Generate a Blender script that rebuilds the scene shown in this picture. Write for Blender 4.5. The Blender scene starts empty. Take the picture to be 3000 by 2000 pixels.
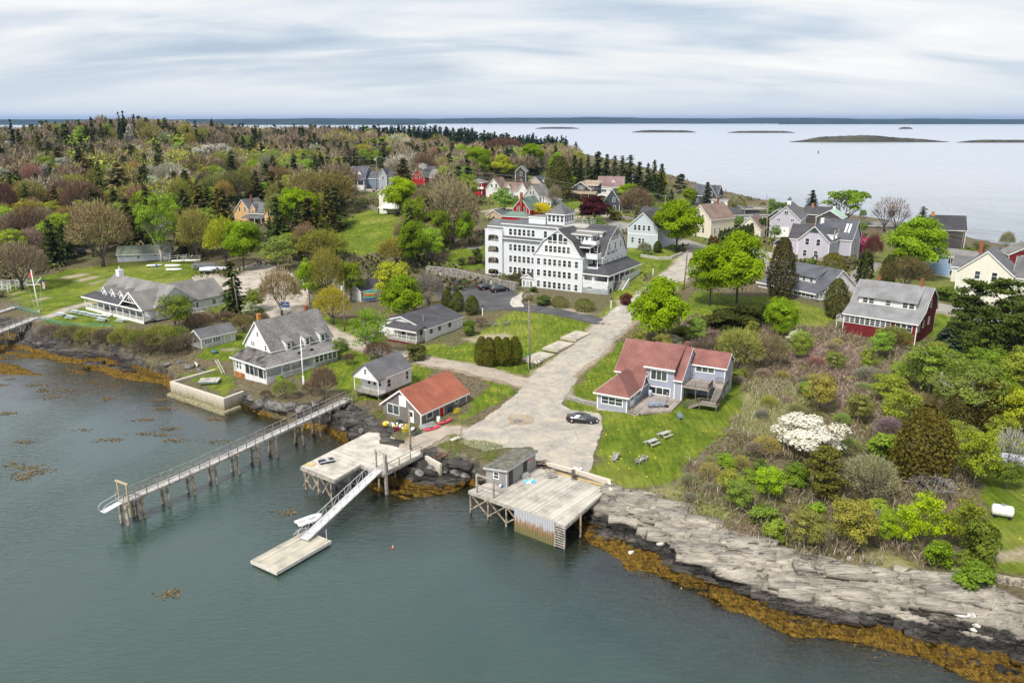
import bpy, bmesh, math, random
import numpy as np
from mathutils import Vector, Matrix
random.seed(7); RNG=np.random.default_rng(7)
SC=bpy.context.scene; COL=SC.collection
HAZE=4.2e-5
PI=math.pi
# ---------------------------------------------------------------- camera
F=2333.0; PITCH=math.radians(15.57); CH=48.0
SP,CP=math.sin(PITCH),math.cos(PITCH)
cam=bpy.data.cameras.new('camera'); camo=bpy.data.objects.new('camera',cam); COL.objects.link(camo)
cam.sensor_width=36; cam.lens=28.0; cam.clip_start=1; cam.clip_end=60000
camo.location=(0,0,CH); camo.rotation_euler=(PI/2-PITCH,0,0); SC.camera=camo
# ---------------------------------------------------------------- world
SUN_EL=math.radians(52); SUN_AZ=math.radians(215)   # light comes from behind left of the camera
w=bpy.data.worlds.new('World'); SC.world=w; w.use_nodes=True
nt=w.node_tree; nt.nodes.clear()
def N(nt,t,**k):
    n=nt.nodes.new(t)
    for a,b in k.items():
        if a.startswith('i_'): n.inputs[a[2:].replace('_',' ')].default_value=b
        else: setattr(n,a,b)
    return n
def ramp(nt,fac,stops,interp='LINEAR'):
    r=nt.nodes.new('ShaderNodeValToRGB'); r.color_ramp.interpolation=interp
    e=r.color_ramp.elements
    while len(e)<len(stops): e.new(.5)
    for i,(p,c) in enumerate(stops):
        e[i].position=p; e[i].color=(c[0],c[1],c[2],1) if not np.isscalar(c) else (c,c,c,1)
    nt.links.new(fac,r.inputs['Fac']); return r.outputs['Color']
def math_(nt,op,a,b=None,clamp=False):
    m=nt.nodes.new('ShaderNodeMath'); m.operation=op; m.use_clamp=clamp
    for i,v in enumerate((a,b)):
        if v is None: continue
        if np.isscalar(v): m.inputs[i].default_value=v
        else: nt.links.new(v,m.inputs[i])
    return m.outputs[0]
def mixc(nt,f,a,b,typ='MIX'):
    m=nt.nodes.new('ShaderNodeMix'); m.data_type='RGBA'; m.blend_type=typ
    if np.isscalar(f): m.inputs[0].default_value=f
    else: nt.links.new(f,m.inputs[0])
    for s,v in ((6,a),(7,b)):
        if isinstance(v,(tuple,list)): m.inputs[s].default_value=(v[0],v[1],v[2],1)
        else: nt.links.new(v,m.inputs[s])
    return m.outputs[2]
sky=N(nt,'ShaderNodeTexSky',sky_type='NISHITA',sun_disc=False,sun_elevation=SUN_EL,sun_rotation=SUN_AZ,altitude=50,air_density=1.0,dust_density=1.5)
geo=N(nt,'ShaderNodeTexCoord')
sep=N(nt,'ShaderNodeSeparateXYZ'); nt.links.new(geo.outputs['Generated'],sep.inputs[0])
zc=math_(nt,'MAXIMUM',math_(nt,'ADD',sep.outputs[2],0.20),0.03)
u=math_(nt,'DIVIDE',sep.outputs[0],zc); v=math_(nt,'DIVIDE',sep.outputs[1],zc)
cmb=N(nt,'ShaderNodeCombineXYZ'); nt.links.new(u,cmb.inputs[0]); nt.links.new(v,cmb.inputs[1])
mp=N(nt,'ShaderNodeMapping'); mp.inputs['Rotation'].default_value=(0,0,0.16); mp.inputs['Scale'].default_value=(1.1,3.0,1); nt.links.new(cmb.outputs[0],mp.inputs[0])
n1=N(nt,'ShaderNodeTexNoise',i_Scale=0.85,i_Detail=7.0,i_Roughness=0.55,i_Distortion=0.5); nt.links.new(mp.outputs[0],n1.inputs['Vector'])
mp2=N(nt,'ShaderNodeMapping'); mp2.inputs['Location'].default_value=(5.3,2.1,0); mp2.inputs['Rotation'].default_value=(0,0,0.1); mp2.inputs['Scale'].default_value=(0.55,1.3,1); nt.links.new(cmb.outputs[0],mp2.inputs[0])
n2=N(nt,'ShaderNodeTexNoise',i_Scale=1.0,i_Detail=4.0,i_Roughness=0.5); nt.links.new(mp2.outputs[0],n2.inputs['Vector'])
cl=math_(nt,'ADD',math_(nt,'MULTIPLY',n1.outputs[0],0.6),math_(nt,'MULTIPLY',n2.outputs[0],0.5))
cloudcol=ramp(nt,cl,[(0.40,(0.40,0.47,0.57)),(0.49,(0.52,0.58,0.66)),(0.555,(0.66,0.69,0.73)),(0.62,(0.76,0.765,0.77)),(0.68,(0.84,0.835,0.825))])
horiz=ramp(nt,sep.outputs[2],[(0.0,(0.66,0.71,0.76)),(0.05,(0.64,0.70,0.77)),(0.16,(0.78,0.8,0.82))])
hf=ramp(nt,sep.outputs[2],[(0.0,0.95),(0.02,0.7),(0.06,0.0)])
ccol=mixc(nt,hf,cloudcol,horiz)
bg1=N(nt,'ShaderNodeBackground',i_Strength=0.10); nt.links.new(sky.outputs[0],bg1.inputs[0])
bg2=N(nt,'ShaderNodeBackground',i_Strength=0.84); nt.links.new(ccol,bg2.inputs[0])
mxs=N(nt,'ShaderNodeMixShader'); mxs.inputs[0].default_value=0.90
nt.links.new(bg1.outputs[0],mxs.inputs[1]); nt.links.new(bg2.outputs[0],mxs.inputs[2])
wo=N(nt,'ShaderNodeOutputWorld'); nt.links.new(mxs.outputs[0],wo.inputs[0])
# ---------------------------------------------------------------- sun
sl=bpy.data.lights.new('sun','SUN'); sl.energy=3.2; sl.angle=math.radians(9); sl.color=(1,0.95,0.87)
so=bpy.data.objects.new('sun',sl); COL.objects.link(so)
d=Vector((math.sin(SUN_AZ)*math.cos(SUN_EL),math.cos(SUN_AZ)*math.cos(SUN_EL),math.sin(SUN_EL)))
so.rotation_euler=d.to_track_quat('Z','Y').to_euler()
SC.view_settings.view_transform='Standard'; SC.view_settings.look='None'; SC.view_settings.exposure=0.58; SC.view_settings.gamma=1
# ---------------------------------------------------------------- helpers: pixels (of a 3000 px wide survey picture) to ground coordinates
K=1.27551
def ray(px,py):
    u=(px-1500)/F; v=(py-1000)/F
    return u,CP-v*SP,-SP-v*CP
def G(px,py,z=0.0):
    a,b,c=ray(px,py); t=(CH-z)/(-c); return (a*t,b*t)
def Zat(X,Y,py):
    v=(py-1000)/F; return CH+(-v*Y*CP-Y*SP)/(CP-v*SP)
def tdist(Y,z=5): return Y*CP-(z-CH)*SP
# ---------------------------------------------------------------- terrain
def GP(l,z=0): return np.array([G(x,y,z) for x,y in l])
Wl=GP([(-500,1050),(-100,1085),(0,1095),(100,1100),(200,1098),(330,1105),(430,1122),(500,1150),(655,1209),(700,1205),(760,1215),(840,1228),(880,1262),(950,1285),(1010,1305),(1050,1350),(1080,1405),(1120,1445),(1180,1462),(1290,1452),(1370,1425),(1430,1450),(1520,1470),(1640,1500),(1700,1540),(1725,1590),(1790,1632),(1870,1672),(1960,1705),(2060,1745),(2160,1790),(2250,1835),(2330,1860),(2430,1868),(2520,1872),(2620,1905),(2720,1945),(2800,1975),(2900,2005),(3100,2060),(3400,2120)])
far=GP([(3150,790),(3000,756),(2900,742),(2780,708),(2700,690),(2560,665),(2440,641),(2360,625),(2270,607),(2150,587),(2080,578),(2000,560),(1900,532),(1800,505),(1700,490),(1640,478),(1580,462),(1640,456),(1705,452),(1600,446),(1545,436)])
def insetwall(l,d):
    q=[np.array(G(x,y,2.5)) for x,y in l]; c=sum(q)/len(q)+np.array([2.,3.]); return [tuple(a+(c-a)/np.linalg.norm(c-a)*d) for a in q]
_w=insetwall([(503,1117),(656,1166),(709,1146)],.5); Wl=np.vstack([Wl[:7],_w,Wl[10:]])
Wp=np.vstack([Wl,[[150,70],[210,130],[235,210]],far,[[0,1500],[-300,1600],[-3000,1700],[-3000,120]]])
Bl=GP([(-500,920),(-100,928),(0,940),(60,938),(110,962),(200,1003),(330,1015),(430,1040),(510,1072),(530,1098),(508,1118),(655,1163),(705,1148),(790,1170),(850,1185),(900,1185),(960,1165),(1010,1178),(1060,1200),(1110,1240),(1160,1290),(1235,1320),(1270,1318),(1330,1330),(1400,1358),(1450,1380),(1580,1362),(1700,1395),(1785,1412),(1830,1440),(1900,1458),(2000,1505),(2100,1552),(2200,1592),(2330,1640),(2450,1668),(2560,1685),(2640,1690),(2770,1705),(2900,1740),(3100,1790),(3500,1870)],3.0)
_b=insetwall([(503,1117),(656,1166),(709,1146)],1.1); Bl=np.vstack([Bl[:10],_b,Bl[13:]])
farB=GP([(3150,802),(3000,768),(2900,752),(2780,718),(2700,698),(2560,674),(2440,649),(2360,634),(2270,617),(2150,596),(2080,586),(2000,567),(1900,538),(1800,510),(1700,494),(1640,481),(1560,463),(1560,452),(1530,438)],1.0)
Bp=np.vstack([Bl,[[160,80],[200,135],[222,210]],farB,[[-10,1480],[-300,1580],[-3000,1680],[-3000,150]]])
CTRL=[(1500,1260,3.2),(1700,1210,3.4),(1780,1420,3.1),(1600,1360,3.1),(1850,1200,4.1),(1980,1180,4.3),(2100,1250,4.2),(2050,1400,3.2),(1560,1130,3.9),(1300,1060,4.4),(1200,1250,3.2),(1100,1030,4.0),(1500,1000,4.8),(1340,990,4.6),(1750,960,5.6),(1850,905,6.8),(1926,848,8.2),(1400,850,5.6),(1550,890,6.0),(1640,905,6.0),(1440,790,6.5),(1740,880,6.2),(1300,760,8),(1990,803,9.2),(2038,735,10.7),(1900,735,11),(1928,691,12),(1850,640,13),(1600,600,14.5),(1480,600,15),(1720,600,14.5),(2150,750,11),(2150,690,11),(2300,790,10),(2360,760,10.5),(2480,838,9),(2300,900,7.6),(2440,900,7.8),(2130,880,7),(2050,930,6.2),(2600,960,6.3),(2700,1000,6),(2450,990,5.8),(2740,898,8.4),(2900,850,8.8),(3000,945,8),(3200,900,8),(2250,1000,5.2),(2300,1150,4.8),(2500,1150,5.0),(2800,1100,5.6),(2200,1300,4.0),(2500,1350,4.2),(2800,1350,4.6),(2950,1450,4.6),(2200,1500,3.0),(2500,1560,3.2),(2800,1550,3.7),(2970,1600,3.6),(3000,1700,3.4),(2050,585+20,3),(2270,630,4),(2350,650,6),(2200,640,8),(2600,690,5),(2800,740,5.5),(2700,780,8),(2550,760,9),(3000,790,6),(1950,600,8),
(820,1090,3.3),(960,1080,3.6),(1000,1150,2.8),(1080,1150,3.4),(700,1060,2.9),(600,1110,1.9),(560,1105,1.9),(640,1140,1.9),(560,1125,1.8),(660,1120,2.1),(620,1010,3.7),(430,950,3.6),(250,930,3.6),(100,880,3.6),(0,860,3.6),(-200,850,3.6),(300,800,4.2),(450,780,4.8),(640,800,4.6),(760,850,4.6),(880,880,4.9),(800,760,5.2),(900,950,4.4),(1080,850,5),(1000,780,7),(1200,760,7.5),
(600,680,8),(740,660,11),(850,640,11.5),(1000,700,9.5),(1080,660,11.5),(1140,630,14),(1220,640,13.5),(1100,560,17),(1050,560,17.5),(1250,540,18),(1000,560,17),(1450,580,16),(1400,620,14),(1550,560,16),(1680,540,13),(1500,530,17),(400,680,7.5),(200,700,6.5),(0,700,7),(-200,720,7),(570,520,17),(300,560,14)]
FAR=[(-600,500,30),(-250,480,29),(-100,620,30),(150,600,31),(350,640,38),(470,640,36),(600,700,31),(800,720,28),(1000,760,28),(1200,850,28),(1350,900,26),(1450,1020,16),(1520,1130,3),(-100,380,22),(200,400,21),(500,420,22),(800,450,20),(1050,520,20),(1250,560,18),(1400,600,15),(1500,700,12),(1600,480,10),(1750,420,6),(1300,480,17),(-100,300,13),(150,300,12),(400,310,13),(700,330,14),(1500,440,14),(900,900,27),(-500,900,33),(500,1000,27),(1500,900,14)]
cp=[]
for a,b,c in CTRL: g=G(a,b,c); cp.append((g[0],g[1],c))
for a,Y,c in FAR: cp.append(((a-1500)/F*tdist(Y,c),Y,c))
cp=np.array(cp)
def lerpgrid(segs):
    out=[segs[0][0]]
    for a,b,s0,s1 in segs:
        x=a; 
        while x<b-1e-6:
            f=(x-a)/(b-a); s=s0+(s1-s0)*f; x=min(b,x+s); out.append(x)
    return np.array(out)
XS=lerpgrid([(-3000,-600,200,60),(-600,-160,20,3),(-160,-60,2,.5),(-60,60,.28,.28),(60,110,.4,2),(110,260,2,6),(260,1200,10,120)])
YS=lerpgrid([(20,58,4,.4),(58,100,.25,.25),(100,150,.28,.5),(150,260,.6,1.6),(260,520,2,5),(520,1700,7,30),(1700,2200,100,100)])
GX,GY=np.meshgrid(XS,YS); PX=GX.ravel(); PY=GY.ravel()
def polydist(P,Q,poly):
    d=np.full(P.shape,1e9); n=len(poly); ins=np.zeros(P.shape,bool)
    for i in range(n):
        ax,ay=poly[i]; bx,by=poly[(i+1)%n]; dx,dy=bx-ax,by-ay; L=dx*dx+dy*dy+1e-9
        t=np.clip(((P-ax)*dx+(Q-ay)*dy)/L,0,1)
        d=np.minimum(d,(P-ax-t*dx)**2+(Q-ay-t*dy)**2)
        c=((ay>Q)!=(by>Q))
        with np.errstate(divide='ignore',invalid='ignore'):
            xi=ax+(Q-ay)*dx/(dy if abs(dy)>1e-12 else 1e-12)
        ins^=c&(P<xi)
    d=np.sqrt(d); return np.where(ins,d,-d)
def vnoise(x,y,seed=0):
    xi=np.floor(x).astype(np.int64); yi=np.floor(y).astype(np.int64); fx=x-xi; fy=y-yi
    fx=fx*fx*(3-2*fx); fy=fy*fy*(3-2*fy)
    def h(a,b):
        n=(a*374761393+b*668265263+seed*1442695041)&0xffffffff; n=((n^(n>>13))*1274126177)&0xffffffff
        return ((n^(n>>16))&0xffff)/65535.0
    a=h(xi,yi);b=h(xi+1,yi);c=h(xi,yi+1);e=h(xi+1,yi+1)
    return (a*(1-fx)+b*fx)*(1-fy)+(c*(1-fx)+e*fx)*fy
def fbm(x,y,o=4,seed=0):
    s=0;a=.5;t=0
    for i in range(o): s=s+a*vnoise(x,y,seed+i*17); t+=a; a*=.55; x=x*2.03+3.1; y=y*2.03+1.7
    return s/t
def terrain(P,Q,fine=True):
    dW=polydist(P,Q,Wp); dW=dW+(fbm(P/5.5,Q/5.5,3,81)-.5)*3.4*np.clip(np.abs(P+44)/14-.4,0,1)*(Q<300); dB=polydist(P,Q,Bp)
    num=np.zeros(P.shape);den=np.zeros(P.shape)
    for x,y,z in cp:
        r=(P-x)**2+(Q-y)**2; s=4+0.03*max(0,y-100)
        wt=1/(r+s*s)**1.6; num+=wt*z; den+=wt
    up=num/den
    u=np.clip(dW/(dW-np.minimum(dB,0)+1e-3),0,1); u=np.where(dB>0,1.0,u); u=np.where(dW<0,0,u)
    # rock strata: long ridges running with the shore
    ca,sa=math.cos(-0.42),math.sin(-0.42)
    a=P*ca+Q*sa; b=-P*sa+Q*ca
    st=fbm(a/9.0+.6*fbm(a/5,b/5,2,44),b/1.7,5,5); st=.55*st+.45*(np.floor(st*7)/7+.07); blk=fbm(a/4.5,b/2.6,2,9); blk=.4*blk+.6*(np.floor(blk*5)/5)
    uu=np.clip(u+(st-.5)*.30*(u>0)*(u<1)*np.clip(dW/1.0,0,1),0,1)
    g=np.interp(uu,[0,.12,.40,.50,.62,.76,1],[0,.05,.22,.42,.62,.90,1.0]); gl_=np.interp(uu,[0,.3,.80,.9,1],[0,.05,.16,.5,1]); tr_=np.interp(np.clip(uu+(fbm(a/6,b/4,3,71)-.5)*.16,0,1),[0,.30,.34,.44,.47,.58,.62,.78,.84,1],[0,.09,.22,.26,.46,.52,.74,.80,.97,1]); rt_=np.clip((P-8)/8,0,1)*(Q<200)*(u>0)*(u<1); g=g*(1-.8*rt_)+tr_*.8*rt_; lf=np.clip((-22-P)/14,0,1)*(Q<200); g=g*(1-lf)+gl_*lf
    h=up*g
    zone=(u>0.02)*np.clip((1-u)*6,0,1)*(np.abs(P)<130)*(Q<240)
    h=h+zone*((st-.5)*3.0*np.clip(u*2,0.12,1)+(blk-.5)*1.3*np.clip(u*2,.2,1))
    lm=np.clip(dB/4,0,1)
    h=h+lm*(fbm(P/9,Q/9,3,3)-.5)*.25*(1+(Q>400)*4)
    sea=-0.10-0.07*np.clip(-dW,0,12)-0.35*np.clip(-dW-12,0,12)+(fbm(P/3.2,Q/3.2,4,21)-.5)*.55*np.clip(-dW/3,0,1)
    # fucus-covered shallows reach further out beside the left bank
    wide=np.exp(-(((P+75)/40)**2+((Q-145)/22)**2))
    sea=sea+wide*np.clip(-dW,0,16)*0.066
    h=np.where(dW<0,np.minimum(sea,-.03 if False else sea),h)
    return h,dW,dB,u,up
HG,DW,DB,UU,UPF=terrain(PX,PY)
ny,nx=GX.shape
HGg=HG.reshape(ny,nx); DBg=DB.reshape(ny,nx); DWg=DW.reshape(ny,nx)
def grid_at(A,x,y):
    i=int(np.clip(np.searchsorted(XS,x)-1,0,nx-2)); j=int(np.clip(np.searchsorted(YS,y)-1,0,ny-2))
    fx=min(1,max(0,(x-XS[i])/(XS[i+1]-XS[i]))); fy=min(1,max(0,(y-YS[j])/(YS[j+1]-YS[j])))
    return float((A[j,i]*(1-fx)+A[j,i+1]*fx)*(1-fy)+(A[j+1,i]*(1-fx)+A[j+1,i+1]*fx)*fy)
def hz(x,y): return grid_at(HGg,x,y)
def gridv(A,X,Y):
    i=np.clip(np.searchsorted(XS,X)-1,0,nx-2); j=np.clip(np.searchsorted(YS,Y)-1,0,ny-2)
    fx=np.clip((X-XS[i])/(XS[i+1]-XS[i]),0,1); fy=np.clip((Y-YS[j])/(YS[j+1]-YS[j]),0,1)
    return (A[j,i]*(1-fx)+A[j,i+1]*fx)*(1-fy)+(A[j+1,i]*(1-fx)+A[j+1,i+1]*fx)*fy
def at(px,py):
    a,b,c=ray(px,py); 
    if c>-0.004: c=-0.004
    lo=(CH-44)/(-c)*.05; t=max(50,(CH-45)/(-c)); tmax=(CH+.2)/(-c); n=160; st=(tmax-t)/n; prev=t
    tt=t+st*np.arange(n+1); gz=gridv(HGg,a*tt,b*tt); below=(CH+c*tt)<gz
    k=int(np.argmax(below)) if below.any() else n
    l,r=tt[max(0,k-1)],tt[k]
    for _ in range(14):
        m=.5*(l+r)
        if CH+c*m<hz(a*m,b*m): r=m
        else: l=m
    return (a*r,b*r,hz(a*r,b*r))
def atl(l): return [at(x,y) for x,y in l]
# zones painted on the ground: R lawn, G bare sandy soil, B tall pale grass, A dry brush
def inpoly(pts_px):
    p=np.array([at(x,y)[:2] for x,y in pts_px]); return polydist(PX,PY,p)
jit=(fbm(PX/2.5,PY/2.5,3,31)-.5)*3.0
def zone(polys,soft=.8):
    m=np.zeros(PX.shape)
    for p in polys: m=np.maximum(m,np.clip((inpoly(p)+jit)/soft,0,1))
    return m
LAWN=zone([
 [(1170,1000),(1340,1010),(1500,905),(1770,945),(1800,975),(1640,1075),(1560,1100),(1450,1095),(1200,1040)],
 [(1330,1230),(1420,1130),(1380,1105),(1490,1120),(1520,1150),(1350,1245),(1290,1260)],
 [(1660,1150),(1700,1100),(1810,1000),(1850,1010),(2160,1110),(2210,1180),(2150,1240),(2060,1340),(1960,1420),(1800,1430),(1725,1390),(1765,1260),(1660,1200)],
 [(900,990),(1000,1010),(1110,1040),(1290,1080),(1230,1140),(1180,1170),(1040,1180),(960,1110),(860,1110)],
 [(560,1050),(620,1000),(740,960),(740,1050),(690,1060)],[(520,1105),(640,1070),(700,1120),(660,1160)],
 [(0,900),(0,840),(200,790),(340,770),(560,760),(600,800),(500,860),(330,980),(150,960),(60,890),(0,860)],
 [(960,740),(960,690),(1050,620),(1180,600),(1190,660),(1170,720),(1060,750)],
 [(1000,980),(1130,1020),(1120,960),(950,920),(930,930),(900,960)],
 [(2000,900),(2040,850),(2300,870),(2480,930),(2420,960),(2300,960),(2080,940)],
 [(1820,740),(1980,720),(2010,790),(1900,810),(1850,900),(1750,930),(1790,880)],
 [(1290,790),(1320,730),(1430,720),(1430,790)],[(2880,1500),(2860,1400),(2930,1300),(3200,1250),(3200,1700),(2900,1680)],
 [(2660,890),(2800,910),(3000,950),(3000,1050),(2750,1050),(2690,960)],
 [(620,860),(800,900),(780,950),(650,940),(600,910)],[(1450,600),(1560,600),(1500,650),(1420,640)],[(1660,580),(1800,590),(1800,620),(1640,620)],
 [(1700,800),(1960,760),(2020,700),(1900,690)],[(380,880),(480,870),(460,920)]])
SAND=zone([
 [(1230,1325),(1290,1300),(1400,1340),(1450,1375),(1400,1360),(1250,1330)],[(1250,1270),(1330,1255),(1330,1290),(1260,1300)],
 [(175,800+12),(255,797),(268,805),(195,820)],[(215,820),(290,805),(300,812),(235,828)],[(245,835),(315,815),(325,820),(260,840)],
 [(0,868),(70,850),(85,853),(5,872)],[(35,873),(100,862),(100,866),(45,880)],[(65,886),(145,866),(158,871),(80,890)],
 [(640,1020),(700,1015),(690,1030),(640,1030)],[(700,1130),(720,1125),(725,1150),(700,1150)],
 [(1330,990),(1480,975),(1500,985),(1400,1010)],[(1480,885),(1700,905),(1760,920),(1700,925),(1500,895)],
 [(1780,1110),(1830,1115),(1800,1125)],[(2870,1610),(2990,1590),(3100,1640),(2900,1650)]],1.5)
PALE=zone([[(2160,1150),(2250,1120),(2350,1150),(2340,1230),(2250,1300),(2150,1280)],[(1880,1440),(2000,1400),(2150,1330),(2200,1400),(2150,1560),(2000,1500)],[(2330,1640),(2600,1600),(2750,1650),(2700,1700),(2450,1670)]],2)
BRUSH=zone([[(2270,1000),(2400,960),(2560,1000),(2620,1080),(2620,1180),(2450,1230),(2330,1130)],[(2050,1480),(2200,1450),(2300,1560),(2300,1640),(2150,1580)],[(2000,930),(2300,960),(2300,1060),(2100,1050)]],2)
LAWN0=LAWN.copy(); LAWN=np.maximum(LAWN,.6*zone([[(1380,560),(1560,520),(1700,515),(1900,560),(2080,610),(2350,660),(2700,740),(3000,800),(3050,880),(2800,870),(2500,825),(2200,750),(1950,700),(1400,640)],[(1500,480),(1640,490),(1900,545),(2100,590),(1900,600),(1500,540)],[(940,560),(1250,545),(1400,600),(1250,620)]],6))
def set_mesh(name,V,Fq,smooth=True):
    me=bpy.data.meshes.new(name); V=np.asarray(V,dtype=np.float32); Fq=np.asarray(Fq,dtype=np.int32)
    k=Fq.shape[1]; me.vertices.add(len(V)); me.vertices.foreach_set('co',V.ravel())
    me.loops.add(Fq.size); me.loops.foreach_set('vertex_index',Fq.ravel())
    me.polygons.add(len(Fq)); me.polygons.foreach_set('loop_start',np.arange(0,Fq.size,k,dtype=np.int32)); me.polygons.foreach_set('loop_total',np.full(len(Fq),k,dtype=np.int32))
    if smooth: me.polygons.foreach_set('use_smooth',np.ones(len(Fq),bool))
    me.update(calc_edges=True); return me
def gridfaces(ny,nx):
    j,i=np.mgrid[0:ny-1,0:nx-1]; a=(j*nx+i).ravel(); return np.stack([a,a+1,a+nx+1,a+nx],1)
def link(name,me,mat=None,parent=None,loc=None,rot=None,scale=None):
    o=bpy.data.objects.new(name,me); COL.objects.link(o)
    if mat is not None:
        if len(me.materials)==0: me.materials.append(mat)
    if parent is not None: o.parent=parent
    if loc is not None: o.location=loc
    if rot is not None: o.rotation_euler=rot
    if scale is not None: o.scale=scale
    return o
def tag(o,label=None,cat=None,group=None,kind=None):
    if label: o['label']=label
    if cat: o['category']=cat
    if group: o['group']=group
    if kind: o['kind']=kind
    return o
# ---------------------------------------------------------------- materials
def newmat(name):
    m=bpy.data.materials.new(name); m.use_nodes=True; nt=m.node_tree; b=nt.nodes['Principled BSDF']; return m,nt,b
def L(nt,a,b): nt.links.new(a,b)
def bump(nt,b,h,s=.3,d=.05):
    n=nt.nodes.new('ShaderNodeBump'); n.inputs['Strength'].default_value=s; n.inputs['Distance'].default_value=d; L(nt,h,n.inputs['Height']); L(nt,n.outputs[0],b.inputs['Normal'])
def noise(nt,vec,scale,detail=4,rough=.55,dist=0):
    n=nt.nodes.new('ShaderNodeTexNoise'); n.inputs['Scale'].default_value=scale; n.inputs['Detail'].default_value=detail; n.inputs['Roughness'].default_value=rough; n.inputs['Distortion'].default_value=dist
    if vec is not None: L(nt,vec,n.inputs['Vector'])
    return n.outputs['Fac']
def mapping(nt,vec,scale=(1,1,1),rot=(0,0,0)):
    n=nt.nodes.new('ShaderNodeMapping'); n.inputs['Scale'].default_value=scale; n.inputs['Rotation'].default_value=rot; L(nt,vec,n.inputs[0]); return n.outputs[0]
def coord(nt,which='Object'):
    for n in nt.nodes:
        if n.type=='TEX_COORD': return n.outputs[which]
    return nt.nodes.new('ShaderNodeTexCoord').outputs[which]
MATS={}
def flat(name,col,rough=.6,metal=0,var=.12,scale=3,spec=.3):
    if name in MATS: return MATS[name]
    m,nt,b=newmat(name); f=noise(nt,coord(nt),scale,5)
    lo=[c*(1-var*1.6) for c in col]; hi=[min(1,c*(1+var)) for c in col]
    L(nt,ramp(nt,f,[(.3,lo),(.7,hi)]),b.inputs['Base Color']); b.inputs['Roughness'].default_value=rough; b.inputs['Metallic'].default_value=metal; b.inputs['Specular IOR Level'].default_value=spec
    MATS[name]=m; return m
def siding(name,col,step=.16,dirt=.12):
    if name in MATS: return MATS[name]
    m,nt,b=newmat(name); o=coord(nt); s=nt.nodes.new('ShaderNodeSeparateXYZ'); L(nt,o,s.inputs[0])
    saw=math_(nt,'FRACT',math_(nt,'DIVIDE',s.outputs[2],step)); line=ramp(nt,saw,[(0,.72),(.14,1.0),(1,.97)])
    n=noise(nt,mapping(nt,o,(1,1,.25)),1.3,6,.65); d=ramp(nt,n,[(.32,1-dirt*1.8),(.62,1.0)])
    c=mixc(nt,1.0,tuple(col),line,'MULTIPLY'); c=mixc(nt,1.0,c,d,'MULTIPLY')
    L(nt,c,b.inputs['Base Color']); b.inputs['Roughness'].default_value=.55; b.inputs['Specular IOR Level'].default_value=.25; bump(nt,b,saw,.25,.03); MATS[name]=m; return m
def shingle(name,col,step=.22,var=.35,scale=(2.5,2.5,4)):
    if name in MATS: return MATS[name]
    m,nt,b=newmat(name); o=coord(nt); s=nt.nodes.new('ShaderNodeSeparateXYZ'); L(nt,o,s.inputs[0])
    saw=math_(nt,'FRACT',math_(nt,'DIVIDE',s.outputs[2],step)); line=ramp(nt,saw,[(0,.62),(.2,1.0),(1,.92)])
    n=noise(nt,mapping(nt,o,scale),2.2,3,.7); n2=noise(nt,o,.35,4)
    c=ramp(nt,n,[(.28,[x*(1-var) for x in col]),(.5,col),(.72,[min(1,x*(1+var)) for x in col])])
    c=mixc(nt,1.0,c,line,'MULTIPLY'); c=mixc(nt,1.0,c,ramp(nt,n2,[(.3,.70),(.7,1.14)]),'MULTIPLY')
    L(nt,c,b.inputs['Base Color']); b.inputs['Roughness'].default_value=.85; b.inputs['Specular IOR Level'].default_value=.2; bump(nt,b,saw,.4,.03); MATS[name]=m; return m
def planks(name,col,axis=1,step=.18,dark=.45,var=.3):
    if name in MATS: return MATS[name]
    m,nt,b=newmat(name); o=coord(nt); s=nt.nodes.new('ShaderNodeSeparateXYZ'); L(nt,o,s.inputs[0])
    q=math_(nt,'DIVIDE',s.outputs[axis],step); fr=math_(nt,'FRACT',q); fl=math_(nt,'FLOOR',q)
    wn=nt.nodes.new('ShaderNodeTexWhiteNoise'); wn.noise_dimensions='1D'; L(nt,fl,wn.inputs['W'])
    sc=[.5,.5,.5]; sc[axis]=5.0; n=noise(nt,mapping(nt,o,tuple(sc)),3,5,.7); n2=noise(nt,o,.55,5,.6)
    f=math_(nt,'ADD',math_(nt,'MULTIPLY',wn.outputs['Value'],.45),math_(nt,'MULTIPLY',n,.55))
    c=ramp(nt,f,[(.2,[x*(1-var) for x in col]),(.75,[min(1,x*(1+var*.6)) for x in col])])
    c=mixc(nt,1.0,c,ramp(nt,n2,[(.28,.55),(.55,1.0)]),'MULTIPLY'); c=mixc(nt,1.0,c,ramp(nt,fr,[(0,dark),(.10,1),(.92,1),(1,dark)]),'MULTIPLY')
    L(nt,c,b.inputs['Base Color']); b.inputs['Roughness'].default_value=.8; bump(nt,b,fr,.2,.02); MATS[name]=m; return m
# ground
gm,nt,b=newmat('ground')
P_=nt.nodes.new('ShaderNodeNewGeometry').outputs['Position']
az=nt.nodes.new('ShaderNodeAttribute'); az.attribute_name='zone'; sz=nt.nodes.new('ShaderNodeSeparateColor'); L(nt,az.outputs['Color'],sz.inputs[0])
ar=nt.nodes.new('ShaderNodeAttribute'); ar.attribute_name='rock'; sr=nt.nodes.new('ShaderNodeSeparateColor'); L(nt,ar.outputs['Color'],sr.inputs[0])
fine=noise(nt,P_,1.6,7,.7); mid=noise(nt,P_,.33,5,.6); big=noise(nt,P_,.06,4,.55); vf=noise(nt,P_,7,3,.7)
scrub=ramp(nt,fine,[(.3,(.05,.04,.025)),(.45,(.11,.09,.05)),(.58,(.19,.15,.10)),(.72,(.13,.14,.04))])
scrub=mixc(nt,ramp(nt,big,[(.46,0.0),(.64,.5)]),scrub,(.10,.12,.03))
lawn=ramp(nt,mid,[(.28,(.07,.115,.008)),(.5,(.115,.165,.012)),(.72,(.185,.215,.022))])
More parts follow.
